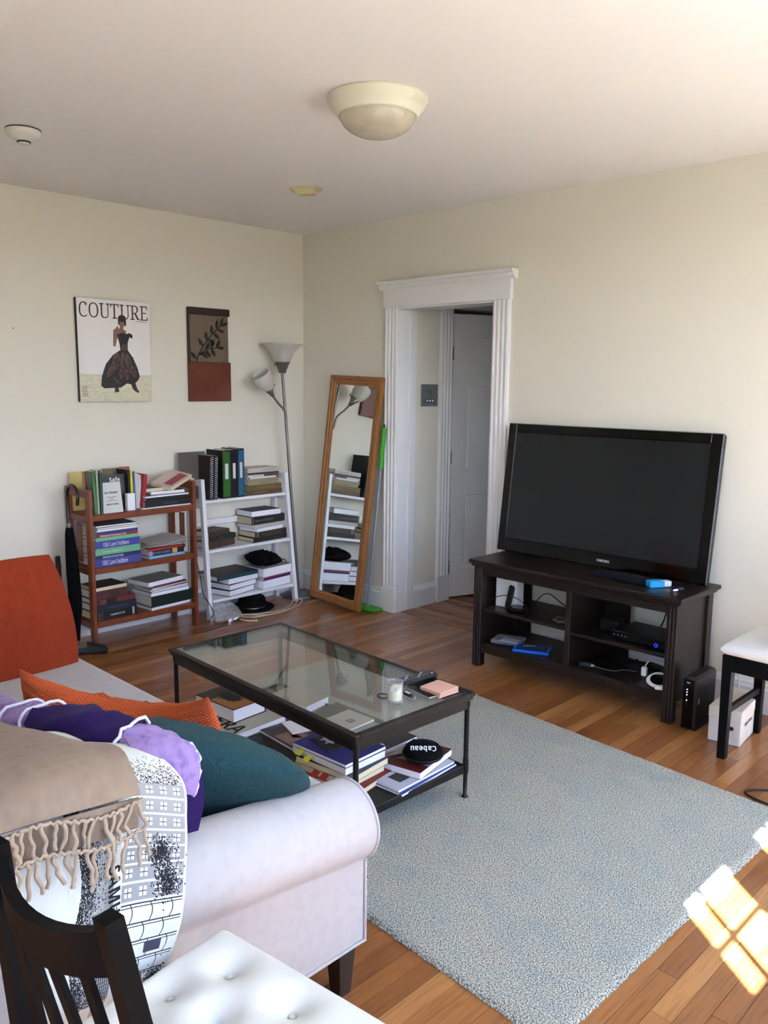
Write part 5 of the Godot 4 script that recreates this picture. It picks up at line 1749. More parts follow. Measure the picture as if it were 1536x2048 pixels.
func brown_shelf_things() -> void:
	var G := "books on the brown bookshelf"
	var y := 0.7755
	# --- top tier, left to right
	facing("pale yellow book standing against the wall on the brown bookshelf", Vector3(0.075, y, 1.745), 0.105, 0.225, 0.018, Color(0.80, 0.73, 0.45), 7, {"group": G, "pages": "pages_cream"})
	facing("dark red book standing against the wall on the brown bookshelf", Vector3(0.10, y, 1.675), 0.10, 0.225, 0.02, Color(0.46, 0.075, 0.07), 7, {"group": G})
	var z := 1.785
	for q in [["moss green slim book beside the umbrella handle", 0.014, 0.245, Color(0.28, 0.42, 0.26), 2.0], ["pale green slim book beside the umbrella handle", 0.012, 0.25, Color(0.55, 0.62, 0.46), 1.0], ["dark teal slim book beside the umbrella handle", 0.016, 0.235, Color(0.13, 0.25, 0.25), 0.0]]:
		z -= q[1] + 0.004
		standing(q[0], Vector3(0.255, y, z), q[1], q[2], 0.07, q[3], q[4], {"group": G, "soft": true})
	facing("charcoal grey book with one large white word facing out", Vector3(0.212, y, 1.602), 0.155, 0.21, 0.02, Color(0.22, 0.225, 0.235), 4, {"group": G, "front": [["Safe", 0.86, 0.42, 0.026, Color(0.88, 0.88, 0.87)]]})
	facing("small off white paperback facing out in front of the grey book", Vector3(0.287, y, 1.662), 0.125, 0.175, 0.012, Color(0.77, 0.77, 0.75), 10, {"group": G, "soft": true, "front": [["ON TYRANNY", 0.66, 0.68, 0.012, Color(0.12, 0.12, 0.12)], ["Twenty Lessons", 0.52, 0.44, 0.007, Color(0.35, 0.35, 0.35)], ["from the", 0.46, 0.24, 0.006, Color(0.35, 0.35, 0.35)], ["Twentieth Century", 0.39, 0.56, 0.007, Color(0.35, 0.35, 0.35)], ["TIMOTHY SNYDER", 0.28, 0.62, 0.010, Color(0.2, 0.2, 0.2)]]})
	facing("olive and pink backed book behind the grey book", Vector3(0.12, y, 1.575), 0.10, 0.235, 0.022, Color(0.42, 0.36, 0.26), 3, {"group": G})
	facing("red topped book behind the grey book", Vector3(0.125, y, 1.49), 0.065, 0.24, 0.022, Color(0.62, 0.28, 0.25), 3, {"group": G})
	z = 1.545
	for q in [["black spined thin book next to yellow one", 0.012, 0.235, Color(0.05, 0.05, 0.055), 1.0], ["bright yellow spined thin book", 0.014, 0.228, Color(0.80, 0.76, 0.12), 1.0], ["sky blue spined thin book", 0.012, 0.222, Color(0.20, 0.36, 0.55), 0.0]]:
		z -= q[1] + 0.003
		standing(q[0], Vector3(0.17, y, z), q[1], q[2], 0.14, q[3], q[4], {"group": G, "soft": true})
	for k in 5:
		z -= 0.008
		standing("white booklet standing %s from the sky blue spine" % ["first", "second", "third", "fourth", "fifth"][k], Vector3(0.17, y, z), 0.006, 0.215 - 0.004 * k, 0.15, Color(0.83, 0.83, 0.84), 1.0, {"group": "white booklets on the brown bookshelf", "soft": true, "name": "booklet", "cat": "booklet"})
	solo("white_carton", bx(Vector3(0.03, 0.10, 0.05), 0.002), col(Color(0.90, 0.90, 0.91)), "small plain white carton at the front of the brown bookshelf", "box", Vector3(0.268, y + 0.0505, 1.545))
	standing("bright red hardback leaning beside the flat pile", Vector3(0.195, y, 1.462), 0.022, 0.205, 0.15, Color(0.62, 0.06, 0.10), -6.0, {"group": G})
	var top := pile(Vector3(0.292, y, 1.315), PI / 2, [
		["white papers lying under the black books", 0.34, 0.007, 0.22, 0.0, 0.0, 1.0, Color(0.82, 0.82, 0.84), {"soft": true, "name": "paper_stack", "cat": "papers", "face": "p"}],
		["thick black hardback at the bottom of the flat pile", 0.315, 0.034, 0.22, 0.01, 0.005, 0.0, Color(0.045, 0.05, 0.06), {"title": ["Civil Procedure", 0.05, 0.3, 0.35, Color(0.35, 0.37, 0.4)]}],
		["plain black hardback second in the flat pile", 0.31, 0.022, 0.215, 0.012, 0.008, 1.5, Color(0.05, 0.055, 0.07), {}],
		["white edged magazine on the black hardbacks", 0.30, 0.010, 0.21, 0.0, 0.0, 2.0, Color(0.60, 0.58, 0.57), {"face": "p", "soft": true, "pages": "pages_white"}],
		["crimson paperback with white page edge", 0.22, 0.020, 0.16, 0.03, 0.03, -4.0, Color(0.45, 0.07, 0.11), {"face": "p", "soft": true, "pages": "pages_white"}],
		["dark grey paperback with cream page edge", 0.20, 0.022, 0.17, -0.035, 0.03, 6.0, Color(0.115, 0.12, 0.115), {"face": "p", "soft": true, "pages": "pages_cream"}]], G)
	book("cream and pink paperback tilted on top of the pile", Vector3(0.215, top + 0.022, 1.235), Basis(Vector3.UP, PI / 2 + 0.35) * Basis(Vector3(0, 0, 1), deg_to_rad(17)) * Basis(Vector3(1, 0, 0), deg_to_rad(10)), 0.21, 0.022, 0.15, Color(0.77, 0.70, 0.65), {"group": G, "face": "p", "soft": true, "pages": "pages_cream", "top": [[-0.38, 0.0, 0.40, 0.38, Color(0.56, 0.25, 0.29)]]})
	# --- middle tier
	y = 0.4715
	var blue := Color(0.235, 0.25, 0.55)
	var mint := Color(0.42, 0.66, 0.50)
	var wt := Color(0.88, 0.89, 0.93)
	pile(Vector3(0.294, y, 1.640), PI / 2, [
		["violet blue law outlines book at the bottom of the study pile", 0.285, 0.044, 0.21, -0.004, 0.0, 0.0, blue, {"title": ["UBE Law Outlines", -0.08, 0.56, 0.6, wt], "serif": true, "soft": true}],
		["navy exam book second from the bottom of the study pile", 0.285, 0.022, 0.21, -0.004, 0.0, 0.3, Color(0.10, 0.15, 0.33), {"title": ["Multistate Practice Exam", -0.12, 0.45, 0.6, wt], "serif": true, "soft": true}],
		["thick mint green study book in the study pile", 0.28, 0.038, 0.21, -0.004, 0.001, -0.3, mint, {"title": ["Lecture Handbook", -0.12, 0.45, 0.3, Color(0.8, 0.9, 0.84)], "serif": true, "soft": true}],
		["violet blue law outlines book above the thick mint one", 0.275, 0.042, 0.21, -0.004, 0.0, 0.2, blue, {"title": ["UBE Law Outlines", -0.05, 0.58, 0.55, wt], "serif": true, "soft": true}],
		["thin mint green book in the study pile", 0.265, 0.020, 0.20, -0.006, 0.004, 0.4, mint, {"soft": true}],
		["brick red performance test book in the study pile", 0.258, 0.018, 0.20, -0.004, 0.004, -0.5, Color(0.50, 0.16, 0.14), {"title": ["Multistate Performance Test", -0.1, 0.62, 0.6, wt], "serif": true, "soft": true}],
		["royal blue thin book in the study pile", 0.258, 0.015, 0.20, -0.004, 0.004, 0.5, Color(0.12, 0.20, 0.46), {"soft": true}],
		["pale blue pad of paper in the study pile", 0.262, 0.013, 0.20, -0.002, 0.0, 1.0, Color(0.60, 0.68, 0.72), {"face": "p", "soft": true}],
		["black comb bound notebook under another at the top of the study pile", 0.26, 0.010, 0.20, 0.0, 0.0, 1.5, Color(0.07, 0.07, 0.09), {"face": "p", "soft": true}],
		["grey covered comb bound notebook crowning the study pile", 0.25, 0.010, 0.20, -0.004, 0.003, -1.0, Color(0.34, 0.34, 0.36), {"face": "p", "soft": true}]], G)
	top = pile(Vector3(0.285, y, 1.335), PI / 2, [
		["light blue and white thin book under the dark blue one", 0.25, 0.014, 0.18, 0.01, 0.0, 3.0, Color(0.50, 0.66, 0.80), {"soft": true, "group": G}],
		["dark navy business book with a yellow sticker on its spine", 0.245, 0.032, 0.18, 0.008, 0.002, 2.0, Color(0.035, 0.045, 0.12), {"title": ["BEYOND BUSINESS", -0.14, 0.5, 0.5, Color(0.45, 0.5, 0.62)], "bold": true, "band": [[0.66, 0.80, Color(0.78, 0.66, 0.30)], [0.0, 0.10, Color(0.55, 0.6, 0.66)]], "group": G}],
		["scarlet thin book under the newspapers", 0.25, 0.011, 0.18, 0.0, 0.004, 4.0, Color(0.66, 0.17, 0.13), {"soft": true, "group": G}]], G)
	# rumpled newspapers
	for k in 4:
		var nz := FastNoiseLite.new()
		nz.seed = 40 + k
		nz.frequency = 9.0
		var g := []
		for i in 13:
			var row := []
			for j in 17:
				var u := i / 12.0 - 0.5
				var v := j / 16.0 - 0.5
				row.append(Vector3(v * 0.30, absf(nz.get_noise_2d(u, v)) * 0.016 + 0.016 * maxf(0, v + 0.1) + 0.002, u * 0.19))
			g.append(row)
		var mb := MB.new()
		mb.sheet(g, 0.0015)
		solo("newspaper", mb.done(), col(Color(0.80 - 0.02 * k, 0.77 - 0.02 * k, 0.75 - 0.02 * k), 0.95), ["rumpled newspaper lying directly on the scarlet book", "second rumpled newspaper above the scarlet book", "third rumpled newspaper above the scarlet book", "topmost rumpled newspaper above the scarlet book"][k], "newspaper", Vector3(0.195, top + 0.002 + 0.009 * k, 1.325), Basis(Vector3.UP, PI / 2 + 0.12 * (k - 1.5)), "newspapers on the brown bookshelf")
	# --- bottom tier
	y = 0.1585
	pile(Vector3(0.292, y, 1.66), PI / 2, [
		["black law book with white lettering at the shelf bottom", 0.265, 0.048, 0.19, -0.012, 0.0, 2.0, Color(0.03, 0.033, 0.036), {"title": ["FUNDAMENTALS OF LAW", 0.02, 0.34, 0.2, wt], "band": [[0.08, 0.10, Color(0.45, 0.42, 0.36)], [0.15, 0.16, Color(0.45, 0.42, 0.36)], [0.88, 0.93, Color(0.6, 0.62, 0.62)]], "pages": "pages_cream"}],
		["navy hardback above the black law book", 0.262, 0.042, 0.19, -0.012, 0.002, 0.0, Color(0.065, 0.085, 0.16), {"title": ["International Business", 0.05, 0.45, 0.25, Color(0.28, 0.32, 0.42)]}],
		["brown and red hardback with black spine labels", 0.255, 0.030, 0.18, -0.014, 0.004, 2.0, Color(0.38, 0.13, 0.11), {"band": [[0.07, 0.10, Color(0.03, 0.03, 0.03)], [0.12, 0.26, Color(0.40, 0.22, 0.13)], [0.28, 0.52, Color(0.03, 0.03, 0.03)]]}],
		["thick maroon hardback in the lowest pile", 0.205, 0.048, 0.17, -0.035, 0.006, 0.0, Color(0.26, 0.085, 0.10), {"title": ["LAW", -0.1, 0.08, 0.5, Color(0.42, 0.27, 0.22)]}],
		["brown paperback crowning the lowest pile", 0.20, 0.022, 0.17, -0.035, 0.012, 3.0, Color(0.20, 0.155, 0.12), {"face": "p", "soft": true, "pages": "pages_cream"}]], G)
	top = pile(Vector3(0.296, y, 1.322), PI / 2, [
		["white paged book beneath the green binder", 0.285, 0.018, 0.21, 0.0, 0.0, 6.0, Color(0.55, 0.53, 0.50), {"face": "p", "soft": true, "pages": "pages_white"}],
		["thick dark green box file lying flat", 0.30, 0.066, 0.22, 0.018, 0.002, 3.0, Color(0.025, 0.12, 0.095), {"rough": 0.45}],
		["white page block on the green box file", 0.275, 0.022, 0.20, 0.0, 0.0, 4.0, Color(0.50, 0.49, 0.47), {"face": "p", "soft": true, "pages": "pages_white"}],
		["slim navy edged folder in the right hand pile", 0.265, 0.010, 0.20, 0.004, 0.004, 5.0, Color(0.10, 0.10, 0.20), {"face": "p", "soft": true, "pages": "pages_white"}],
		["slim grey folder in the right hand pile", 0.27, 0.010, 0.20, 0.0, 0.0, 2.0, Color(0.22, 0.23, 0.26), {"face": "p", "soft": true}],
		["olive magazine under the crimson folder", 0.27, 0.008, 0.20, 0.0, 0.008, 8.0, Color(0.30, 0.30, 0.20), {"face": "p", "soft": true}],
		["crimson folder lying on the magazines", 0.25, 0.009, 0.19, 0.0, 0.006, 6.0, Color(0.42, 0.06, 0.12), {"soft": true}],
		["grey covered book with white pages on the crimson folder", 0.27, 0.028, 0.19, -0.03, 0.01, 10.0, Color(0.50, 0.49, 0.48), {"face": "p", "soft": true, "pages": "pages_white"}]], G)

func white_shelf_things() -> void:
	var G := "books on the white bookshelf"
	var y := 0.7685
	# --- top tier: folder, notebooks, binders
	facing("grey plastic folder standing at the left end of the white bookshelf", Vector3(0.06, y, 0.985), 0.20, 0.305, 0.006, Color(0.34, 0.31, 0.28), 2, {"name": "folder", "cat": "folder", "group": "", "soft": true})
	var z := 0.965
	for q in [["brown spiral notebook leaning on the binders", 0.024, 0.285, Color(0.16, 0.11, 0.10), -2.0], ["dark maroon spiral notebook leaning on the binders", 0.022, 0.285, Color(0.115, 0.075, 0.08), -2.0]]:
		z -= q[1] + 0.012
		var n := standing(q[0], Vector3(0.085, y, z), q[1], q[2], 0.19, q[3], q[4], {"group": "spiral notebooks", "soft": true, "name": "notebook", "cat": "notebook"})
		var coil := []
		for k in 120: coil.append(Vector3(-q[2] / 2 + 0.008 + (q[2] - 0.016) * k / 119.0, q[1] / 2 + 0.009 * sin(k * 1.05), 0.097 + 0.009 * cos(k * 1.05)))
		part(n, "spiral_wire", tb(coil, 0.0026, 5), col(Color(0.80, 0.79, 0.82), 0.35))
	z -= 0.02
	for q in [["dark binder with bright green spine insert", 0.066, 0.315, Color(0.02, 0.05, 0.035), Color(0.17, 0.38, 0.13)], ["black binder with dark purple spine insert", 0.056, 0.315, Color(0.025, 0.025, 0.04), Color(0.115, 0.065, 0.115)], ["navy binder with sky blue spine insert", 0.052, 0.32, Color(0.02, 0.03, 0.065), Color(0.13, 0.34, 0.47)]]:
		z -= q[1] + 0.003
		var n := standing(q[0], Vector3(0.062, y, z), q[1], q[2], 0.235, q[3], 0.0, {"group": "ring binders", "name": "ring_binder", "cat": "binder"})
		part(n, "spine_insert", bx(Vector3(q[2] - 0.02, q[1] * 0.82, 0.0008)), col(q[4], 0.35), Vector3(0, q[1] / 2, 0.118))
		part(n, "spine_label", bx(Vector3(q[2] * 0.32, q[1] * 0.36, 0.0006)), col(Color(0.83, 0.82, 0.80)), Vector3(-0.02, q[1] / 2, 0.1188))
	pile(Vector3(0.162, y, 0.492), PI / 2, [
		["brown hardback with gilt lettering at the bottom", 0.305, 0.030, 0.15, 0.004, 0.0, 0.0, Color(0.33, 0.245, 0.15), {"title": ["CONSTITUTIONAL LAW", -0.1, 0.42, 0.35, Color(0.62, 0.53, 0.36)], "serif": true}],
		["olive gold hardback second from bottom", 0.298, 0.036, 0.15, 0.002, 0.0, -0.5, Color(0.40, 0.33, 0.17), {"title": ["Evidence and Trial", 0.05, 0.5, 0.3, Color(0.58, 0.50, 0.30)], "serif": true}],
		["cream paperback with rounded corner", 0.25, 0.018, 0.14, 0.004, 0.004, 1.5, Color(0.56, 0.52, 0.40), {"soft": true, "title": ["The Republic", 0.0, 0.3, 0.4, Color(0.3, 0.28, 0.2)], "serif": true}],
		["straw coloured paperback in the top pile", 0.262, 0.022, 0.14, -0.002, 0.004, -1.0, Color(0.53, 0.49, 0.36), {"soft": true}],
		["white spined thin book with black ends", 0.262, 0.013, 0.14, 0.0, 0.004, 0.0, Color(0.83, 0.83, 0.82), {"soft": true, "band": [[0.02, 0.06, Color(0.1, 0.1, 0.1)], [0.92, 0.98, Color(0.1, 0.1, 0.1)]]}],
		["white and maroon spined thin book", 0.262, 0.014, 0.14, 0.0, 0.004, 0.6, Color(0.76, 0.76, 0.77), {"soft": true, "band": [[0.52, 0.99, Color(0.30, 0.06, 0.10)]]}],
		["dark plum spined thin book", 0.262, 0.013, 0.14, 0.0, 0.004, 0.0, Color(0.12, 0.06, 0.075), {"soft": true}],
		["ivory paperback with small print at the very top", 0.262, 0.030, 0.14, -0.002, 0.004, 0.8, Color(0.73, 0.70, 0.66), {"soft": true, "title": ["collected essays", 0.15, 0.4, 0.22, Color(0.45, 0.3, 0.3)], "serif": true}]], "books on the top tier of the white bookshelf")
	# --- middle tier
	y = 0.4505
	pile(Vector3(0.175, y, 0.865), PI / 2, [
		["worn tan hardback with taped spine", 0.245, 0.046, 0.15, 0.0, 0.0, 12.0, Color(0.27, 0.185, 0.125), {"band": [[0.40, 0.45, Color(0.14, 0.09, 0.06)]]}],
		["black hardback with faded label on tan book", 0.24, 0.032, 0.15, 0.01, 0.0, 10.0, Color(0.045, 0.04, 0.038), {"band": [[0.35, 0.62, Color(0.14, 0.15, 0.14)]], "pages": "pages_cream"}],
		["brown cloth hardback on the left pile", 0.20, 0.034, 0.14, -0.02, 0.0, 14.0, Color(0.21, 0.135, 0.08), {"title": ["Poems", 0.1, 0.4, 0.3, Color(0.35, 0.24, 0.12)]}]], "old books on the white bookshelf")
	pile(Vector3(0.196, y, 0.485), PI / 2, [
		["black hardback lying at the bottom of the mixed pile", 0.30, 0.030, 0.17, 0.015, 0.0, 3.0, Color(0.035, 0.037, 0.045), {"title": ["CORPORATIONS", 0.0, 0.5, 0.3, Color(0.25, 0.26, 0.28)], "pages": "pages_cream"}],
		["black hardback with broad gold spine panel", 0.285, 0.038, 0.17, 0.02, 0.002, 4.0, Color(0.04, 0.036, 0.04), {"band": [[0.18, 0.82, Color(0.27, 0.20, 0.12)], [0.03, 0.12, Color(0.45, 0.42, 0.36)]], "pages": "pages_cream"}],
		["white paged paperback in the mixed pile", 0.25, 0.026, 0.165, 0.005, 0.0, 8.0, Color(0.26, 0.25, 0.23), {"face": "p", "soft": true, "pages": "pages_white"}],
		["white spined paperback below the black tome", 0.265, 0.024, 0.165, -0.005, -0.002, 6.0, Color(0.70, 0.69, 0.65), {"soft": true}],
		["very thick black tome with silver lettering", 0.295, 0.054, 0.175, -0.002, 0.0, 4.0, Color(0.025, 0.026, 0.026), {"title": ["CRIMINAL LAW AND PROCESS", -0.15, 0.55, 0.22, Color(0.5, 0.5, 0.48)], "band": [[0.03, 0.05, Color(0.5, 0.48, 0.42)]], "pages": "pages_cream"}],
		["navy paperback with white page block on the tome", 0.25, 0.038, 0.17, -0.015, 0.0, 1.0, Color(0.04, 0.05, 0.16), {"face": "p", "soft": true, "pages": "pages_white"}]], "books in the mixed pile of the white bookshelf")
	# --- bottom tier
	y = 0.1285
	var G3 := "files on the lowest tier of the white bookshelf"
	var top := pile(Vector3(0.225, y, 0.76), PI / 2, [
		["white ring file lying lowest with violet page edge", 0.25, 0.040, 0.19, 0.0, -0.01, 14.0, Color(0.10, 0.10, 0.10), {"face": "p", "pages": "pages_white", "cat": "binder"}],
		["black file with white pages second from bottom", 0.25, 0.038, 0.19, 0.012, -0.012, 11.0, Color(0.045, 0.05, 0.05), {"face": "p", "pages": "pages_white", "cat": "binder"}],
		["black file with pale page edge under the teal folder", 0.26, 0.040, 0.19, 0.02, -0.014, 6.0, Color(0.05, 0.055, 0.055), {"face": "p", "pages": "pages_white", "cat": "binder"}]], G3)
	book("dark zip folder with teal edge lying on the files", Vector3(0.135, top + 0.001, 0.79), Basis(Vector3.UP, PI / 2 + 0.05), 0.34, 0.026, 0.24, Color(0.045, 0.06, 0.055), {"name": "zip_folder", "cat": "folder", "soft": true, "band": [[0.02, 0.98, Color(0.07, 0.25, 0.26)]]})
	top = pile(Vector3(0.235, y, 0.455), PI / 2, [
		["white page block in red cover at the bottom right", 0.255, 0.058, 0.20, 0.0, 0.0, 6.0, Color(0.50, 0.08, 0.10), {"face": "p", "soft": true, "pages": "pages_white"}],
		["royal blue edged notepad in the right pile", 0.255, 0.012, 0.20, 0.0, 0.0, 7.0, Color(0.06, 0.10, 0.42), {"soft": true}],
		["red edged notepad in the right pile", 0.262, 0.009, 0.20, 0.004, 0.0, 8.0, Color(0.56, 0.06, 0.08), {"soft": true}],
		["big white ring binder with black rings under the case", 0.27, 0.062, 0.20, 0.004, -0.004, 6.0, Color(0.60, 0.56, 0.56), {"face": "p", "pages": "pages_white", "cat": "binder", "name": "ring_binder"}]], G3)
	# black soft case sagging on the binder
	var t := thing("soft_case", "black soft fabric case lying on the white ring binder", "case", Vector3(0.125, top, 0.475), PI / 2 + 0.25)
	part(t, "body", cushion_mesh(0.25, 0.15, 0.09, 0.0, -0.26, 12, 0.012, 30), cloth("black_nylon", Color(0.02, 0.02, 0.022), 150, 0.05, 0.1), Vector3(0, 0.042, 0), axes(Vector3(1, -0.10, 0), Vector3(0, 0.28, -1)))
	part(t, "zip", tb(curve([Vector3(-0.12, 0.036, 0.07), Vector3(0, 0.03, 0.085), Vector3(0.12, 0.02, 0.07)], 5), 0.003, 6), M.black_plastic)
	part(t, "strap", tb(curve([Vector3(0.12, 0.02, 0.05), Vector3(0.155, 0.01, 0.07), Vector3(0.16, -0.03, 0.09), Vector3(0.145, -0.055, 0.085)], 5), 0.004, 6), M.black_plastic)

# ---------------------------------------------------------------- things on the coffee table
func table_things() -> void:
	var top := 0.4205
	# candle in a glass tumbler
	var t := thing("candle_jar", "cream candle burnt down in a clear glass tumbler on the table", "candle", Vector3(2.776, top, 1.925))
	part(t, "tumbler", lt([Vector2(0, 0), Vector2(0.026, 0), Vector2(0.0275, 0.003), Vector2(0.029, 0.078), Vector2(0.0272, 0.078), Vector2(0.0255, 0.013), Vector2(0, 0.011)], 32), M.clear_glass)
	var wx := mat("candle_wax", Color(0.90, 0.87, 0.74), 0.5)
	wx.subsurf_scatter_enabled = true
	wx.subsurf_scatter_strength = 0.2
	var mb := MB.new()
	mb.smooth(true)
	var rim := func(a: float) -> float: return 0.052 + 0.012 * sin(a + 0.6) + 0.004 * sin(3 * a)
	for k in 28:
		var a0 := TAU * k / 28
		var a1 := TAU * (k + 1) / 28
		var d0 := Vector3(cos(a0), 0, -sin(a0))
		var d1 := Vector3(cos(a1), 0, -sin(a1))
		var R := 0.0252
		mb.quad(d0 * R + Vector3(0, 0.0135, 0), d1 * R + Vector3(0, 0.0135, 0), d1 * R + Vector3(0, rim.call(a1), 0), d0 * R + Vector3(0, rim.call(a0), 0))
		mb.quad(d0 * R + Vector3(0, rim.call(a0), 0), d1 * R + Vector3(0, rim.call(a1), 0), d1 * 0.012 + Vector3(0, 0.043, 0), d0 * 0.012 + Vector3(0, 0.043, 0))
		mb.tri(d0 * 0.012 + Vector3(0, 0.043, 0), d1 * 0.012 + Vector3(0, 0.043, 0), Vector3(0, 0.042, 0))
	part(t, "wax", mb.done(), wx)
	part(t, "wick", tb([Vector3(0, 0.041, 0), Vector3(0.001, 0.05, 0)], 0.0012, 6), M.ink_black)
	# hair band
	var ring := []
	for k in 28: ring.append(Vector3(0.021 * cos(TAU * k / 28), 0, 0.019 * sin(TAU * k / 28)))
	solo("hair_band", tb(ring, 0.0022, 7, true), col(Color(0.02, 0.02, 0.02), 0.8), "thin black hair band lying on the glass beside the candle", "hair band", Vector3(2.709, top + 0.0022, 1.916))
	# long remote control
	t = thing("remote_control", "long black remote control with many buttons on the glass", "remote", Vector3(2.683, top, 1.728), deg_to_rad(82))
	part(t, "body", bx(Vector3(0.215, 0.02, 0.05), 0.009), M.black_plastic, Vector3(0, 0.0105, 0))
	for i in 11:
		for j in 3:
			part(t, "button", bx(Vector3(0.009, 0.003, 0.007), 0.001), col(Color(0.30, 0.31, 0.33)) if (i + j) % 4 else col(Color(0.62, 0.62, 0.64)), Vector3(-0.085 + i * 0.0165, 0.0212, -0.013 + j * 0.013))
	# thin streaming remote
	t = thing("remote_control", "slim black glossy remote with silver edge near the coasters", "remote", Vector3(2.785, top, 1.795), deg_to_rad(-8))
	part(t, "body", bx(Vector3(0.125, 0.007, 0.036), 0.003), mat("alu", Color(0.70, 0.71, 0.73), 0.3, 0.9), Vector3(0, 0.004, 0))
	part(t, "face", bx(Vector3(0.122, 0.0015, 0.034), 0.0006), M.black_gloss, Vector3(-0.001, 0.0081, 0))
	for q in [[-0.012, 0.007], [-0.012, -0.007], [0.004, 0.007], [0.004, -0.007], [0.02, 0.0]]:
		part(t, "button", lt([Vector2(0.004, 0), Vector2(0.004, 0.0006), Vector2(0, 0.0008)], 10), col(Color(0.10, 0.10, 0.11)), Vector3(q[0], 0.0088, q[1]))
	# usb stick
	t = thing("usb_stick", "short black and silver memory stick beside the candle jar", "memory stick", Vector3(2.770, top, 1.848), deg_to_rad(-6))
	part(t, "body", bx(Vector3(0.048, 0.011, 0.018), 0.003), M.black_plastic, Vector3(-0.006, 0.006, 0))
	part(t, "band", bx(Vector3(0.026, 0.001, 0.012)), M.ink_silver, Vector3(-0.006, 0.0118, 0))
	part(t, "plug", bx(Vector3(0.016, 0.006, 0.012), 0.001), M.brushed_steel, Vector3(0.026, 0.006, 0))
	# coasters
	for k in 3:
		t = thing("coaster", ["lowest square pink coaster of the pile", "middle square pink coaster of the pile", "topmost square blush pink coaster on the glass table"][k], "coaster", Vector3(2.819, top + 0.0072 * k, 1.738), deg_to_rad(-4 + 2 * k), "square coasters")
		part(t, "tile", bx(Vector3(0.098, 0.0055, 0.1), 0.001), col(Color(0.80, 0.62, 0.55), 0.7), Vector3(0, 0.0042, 0))
		part(t, "cork_base", bx(Vector3(0.094, 0.0014, 0.096)), col(Color(0.55, 0.42, 0.28), 0.9), Vector3(0, 0.0007, 0))

	# --- lower shelf
	var y := 0.1295
	var G := "books under the glass table"
	var at := func(x: float, z: float) -> Vector3: return Vector3(x, y, z)
	# far end: brown gold hardback on a white art book
	var o := book("large white art book with bold black letters under the glass table", at.call(1.955, 2.015), Basis(Vector3.UP, deg_to_rad(2)), 0.32, 0.030, 0.27, Color(0.66, 0.64, 0.58), {"group": G, "face": "p", "pages": "pages_white"})
	var top2 := Basis(Vector3(1, 0, 0), Vector3(0, 0, -1), Vector3(0, 1, 0))
	lettering(o, "ERA", Vector3(0.07, 0.0308, 0.09), top2, 0.17, 0.07, M.ink_black, false, true)
	o = book("thick hardback with black feathered bird cover under the table", Vector3(1.90, y + 0.031, 2.005), Basis(Vector3.UP, deg_to_rad(4)), 0.25, 0.058, 0.17, Color(0.13, 0.03, 0.03), {"group": G, "pages": "pages_white", "face": "p"})
	part(o, "cover_art", bx(Vector3(0.245, 0.0006, 0.165)), col(Color(0.55, 0.37, 0.18)), Vector3(0, 0.0583, 0))
	part(o, "cover_art", bx(Vector3(0.09, 0.0006, 0.165)), col(Color(0.20, 0.19, 0.18)), Vector3(-0.077, 0.0589, 0))
	var bird := MB.new()
	var bp := PackedVector2Array()
	var r := RandomNumberGenerator.new()
	r.seed = 2
	for k in 30:
		var a := TAU * k / 30
		var rr := (0.052 if k % 2 else 0.038) + r.randf() * 0.012
		bp.append(Vector2(cos(a) * rr * 1.25, sin(a) * rr * 0.72))
	bird.prism(bp, 0, 0.0008, Vector3(0.0, 0.0592, 0.005), top2)
	part(o, "cover_art", bird.done(), col(Color(0.06, 0.06, 0.062)))
	# middle magazines
	book("magazine with pink and grey cover under the table", at.call(2.235, 1.93), Basis(Vector3.UP, deg_to_rad(-4)), 0.225, 0.012, 0.19, Color(0.25, 0.20, 0.20), {"group": G, "face": "p", "soft": true, "top": [[-0.1, -0.1, 0.45, 0.45, Color(0.50, 0.40, 0.37)], [0.05, 0.05, 0.4, 0.2, Color(0.62, 0.55, 0.50)]]})
	solo("envelope", bx(Vector3(0.125, 0.004, 0.085)), M.pages_white, "white envelope lying on the pink and grey magazine", "envelope", Vector3(2.20, y + 0.0155, 1.895), Basis(Vector3.UP, deg_to_rad(-18)))
	# far side pile seen through the glass
	pile(Vector3(1.985, y, 1.78), 0.05, [["thick white book lying beneath the far table rim", 0.22, 0.032, 0.15, 0.0, 0.0, 6.0, Color(0.62, 0.58, 0.54), {"face": "p", "soft": true, "pages": "pages_white"}]], G)
	pile(Vector3(2.29, y, 1.79), 0.0, [
		["dark folder under the cream booklet seen through the glass", 0.30, 0.008, 0.20, -0.03, 0.0, 0.0, Color(0.06, 0.06, 0.06), {"soft": true}],
		["cream booklet with small square emblem seen through the glass", 0.15, 0.010, 0.155, 0.01, 0.01, 2.0, Color(0.70, 0.69, 0.66), {"face": "p", "soft": true, "pages": "pages_white", "top": [[0.0, -0.08, 0.22, 0.12, Color(0.16, 0.16, 0.16)], [0.03, -0.05, 0.19, 0.09, Color(0.62, 0.61, 0.58)]]}]], G)
	pile(Vector3(2.44, y, 1.775), 0.0, [
		["pale green booklet seen through the glass", 0.14, 0.010, 0.15, 0.0, 0.0, 3.0, Color(0.46, 0.52, 0.49), {"face": "p", "soft": true, "pages": "pages_white"}]], G)
	pile(Vector3(2.56, y, 1.79), 0.0, [
		["light blue paged book seen through the glass", 0.10, 0.018, 0.17, 0.0, 0.0, 0.0, Color(0.14, 0.14, 0.15), {"face": "p", "soft": true, "pages": "pages_white"}]], G)
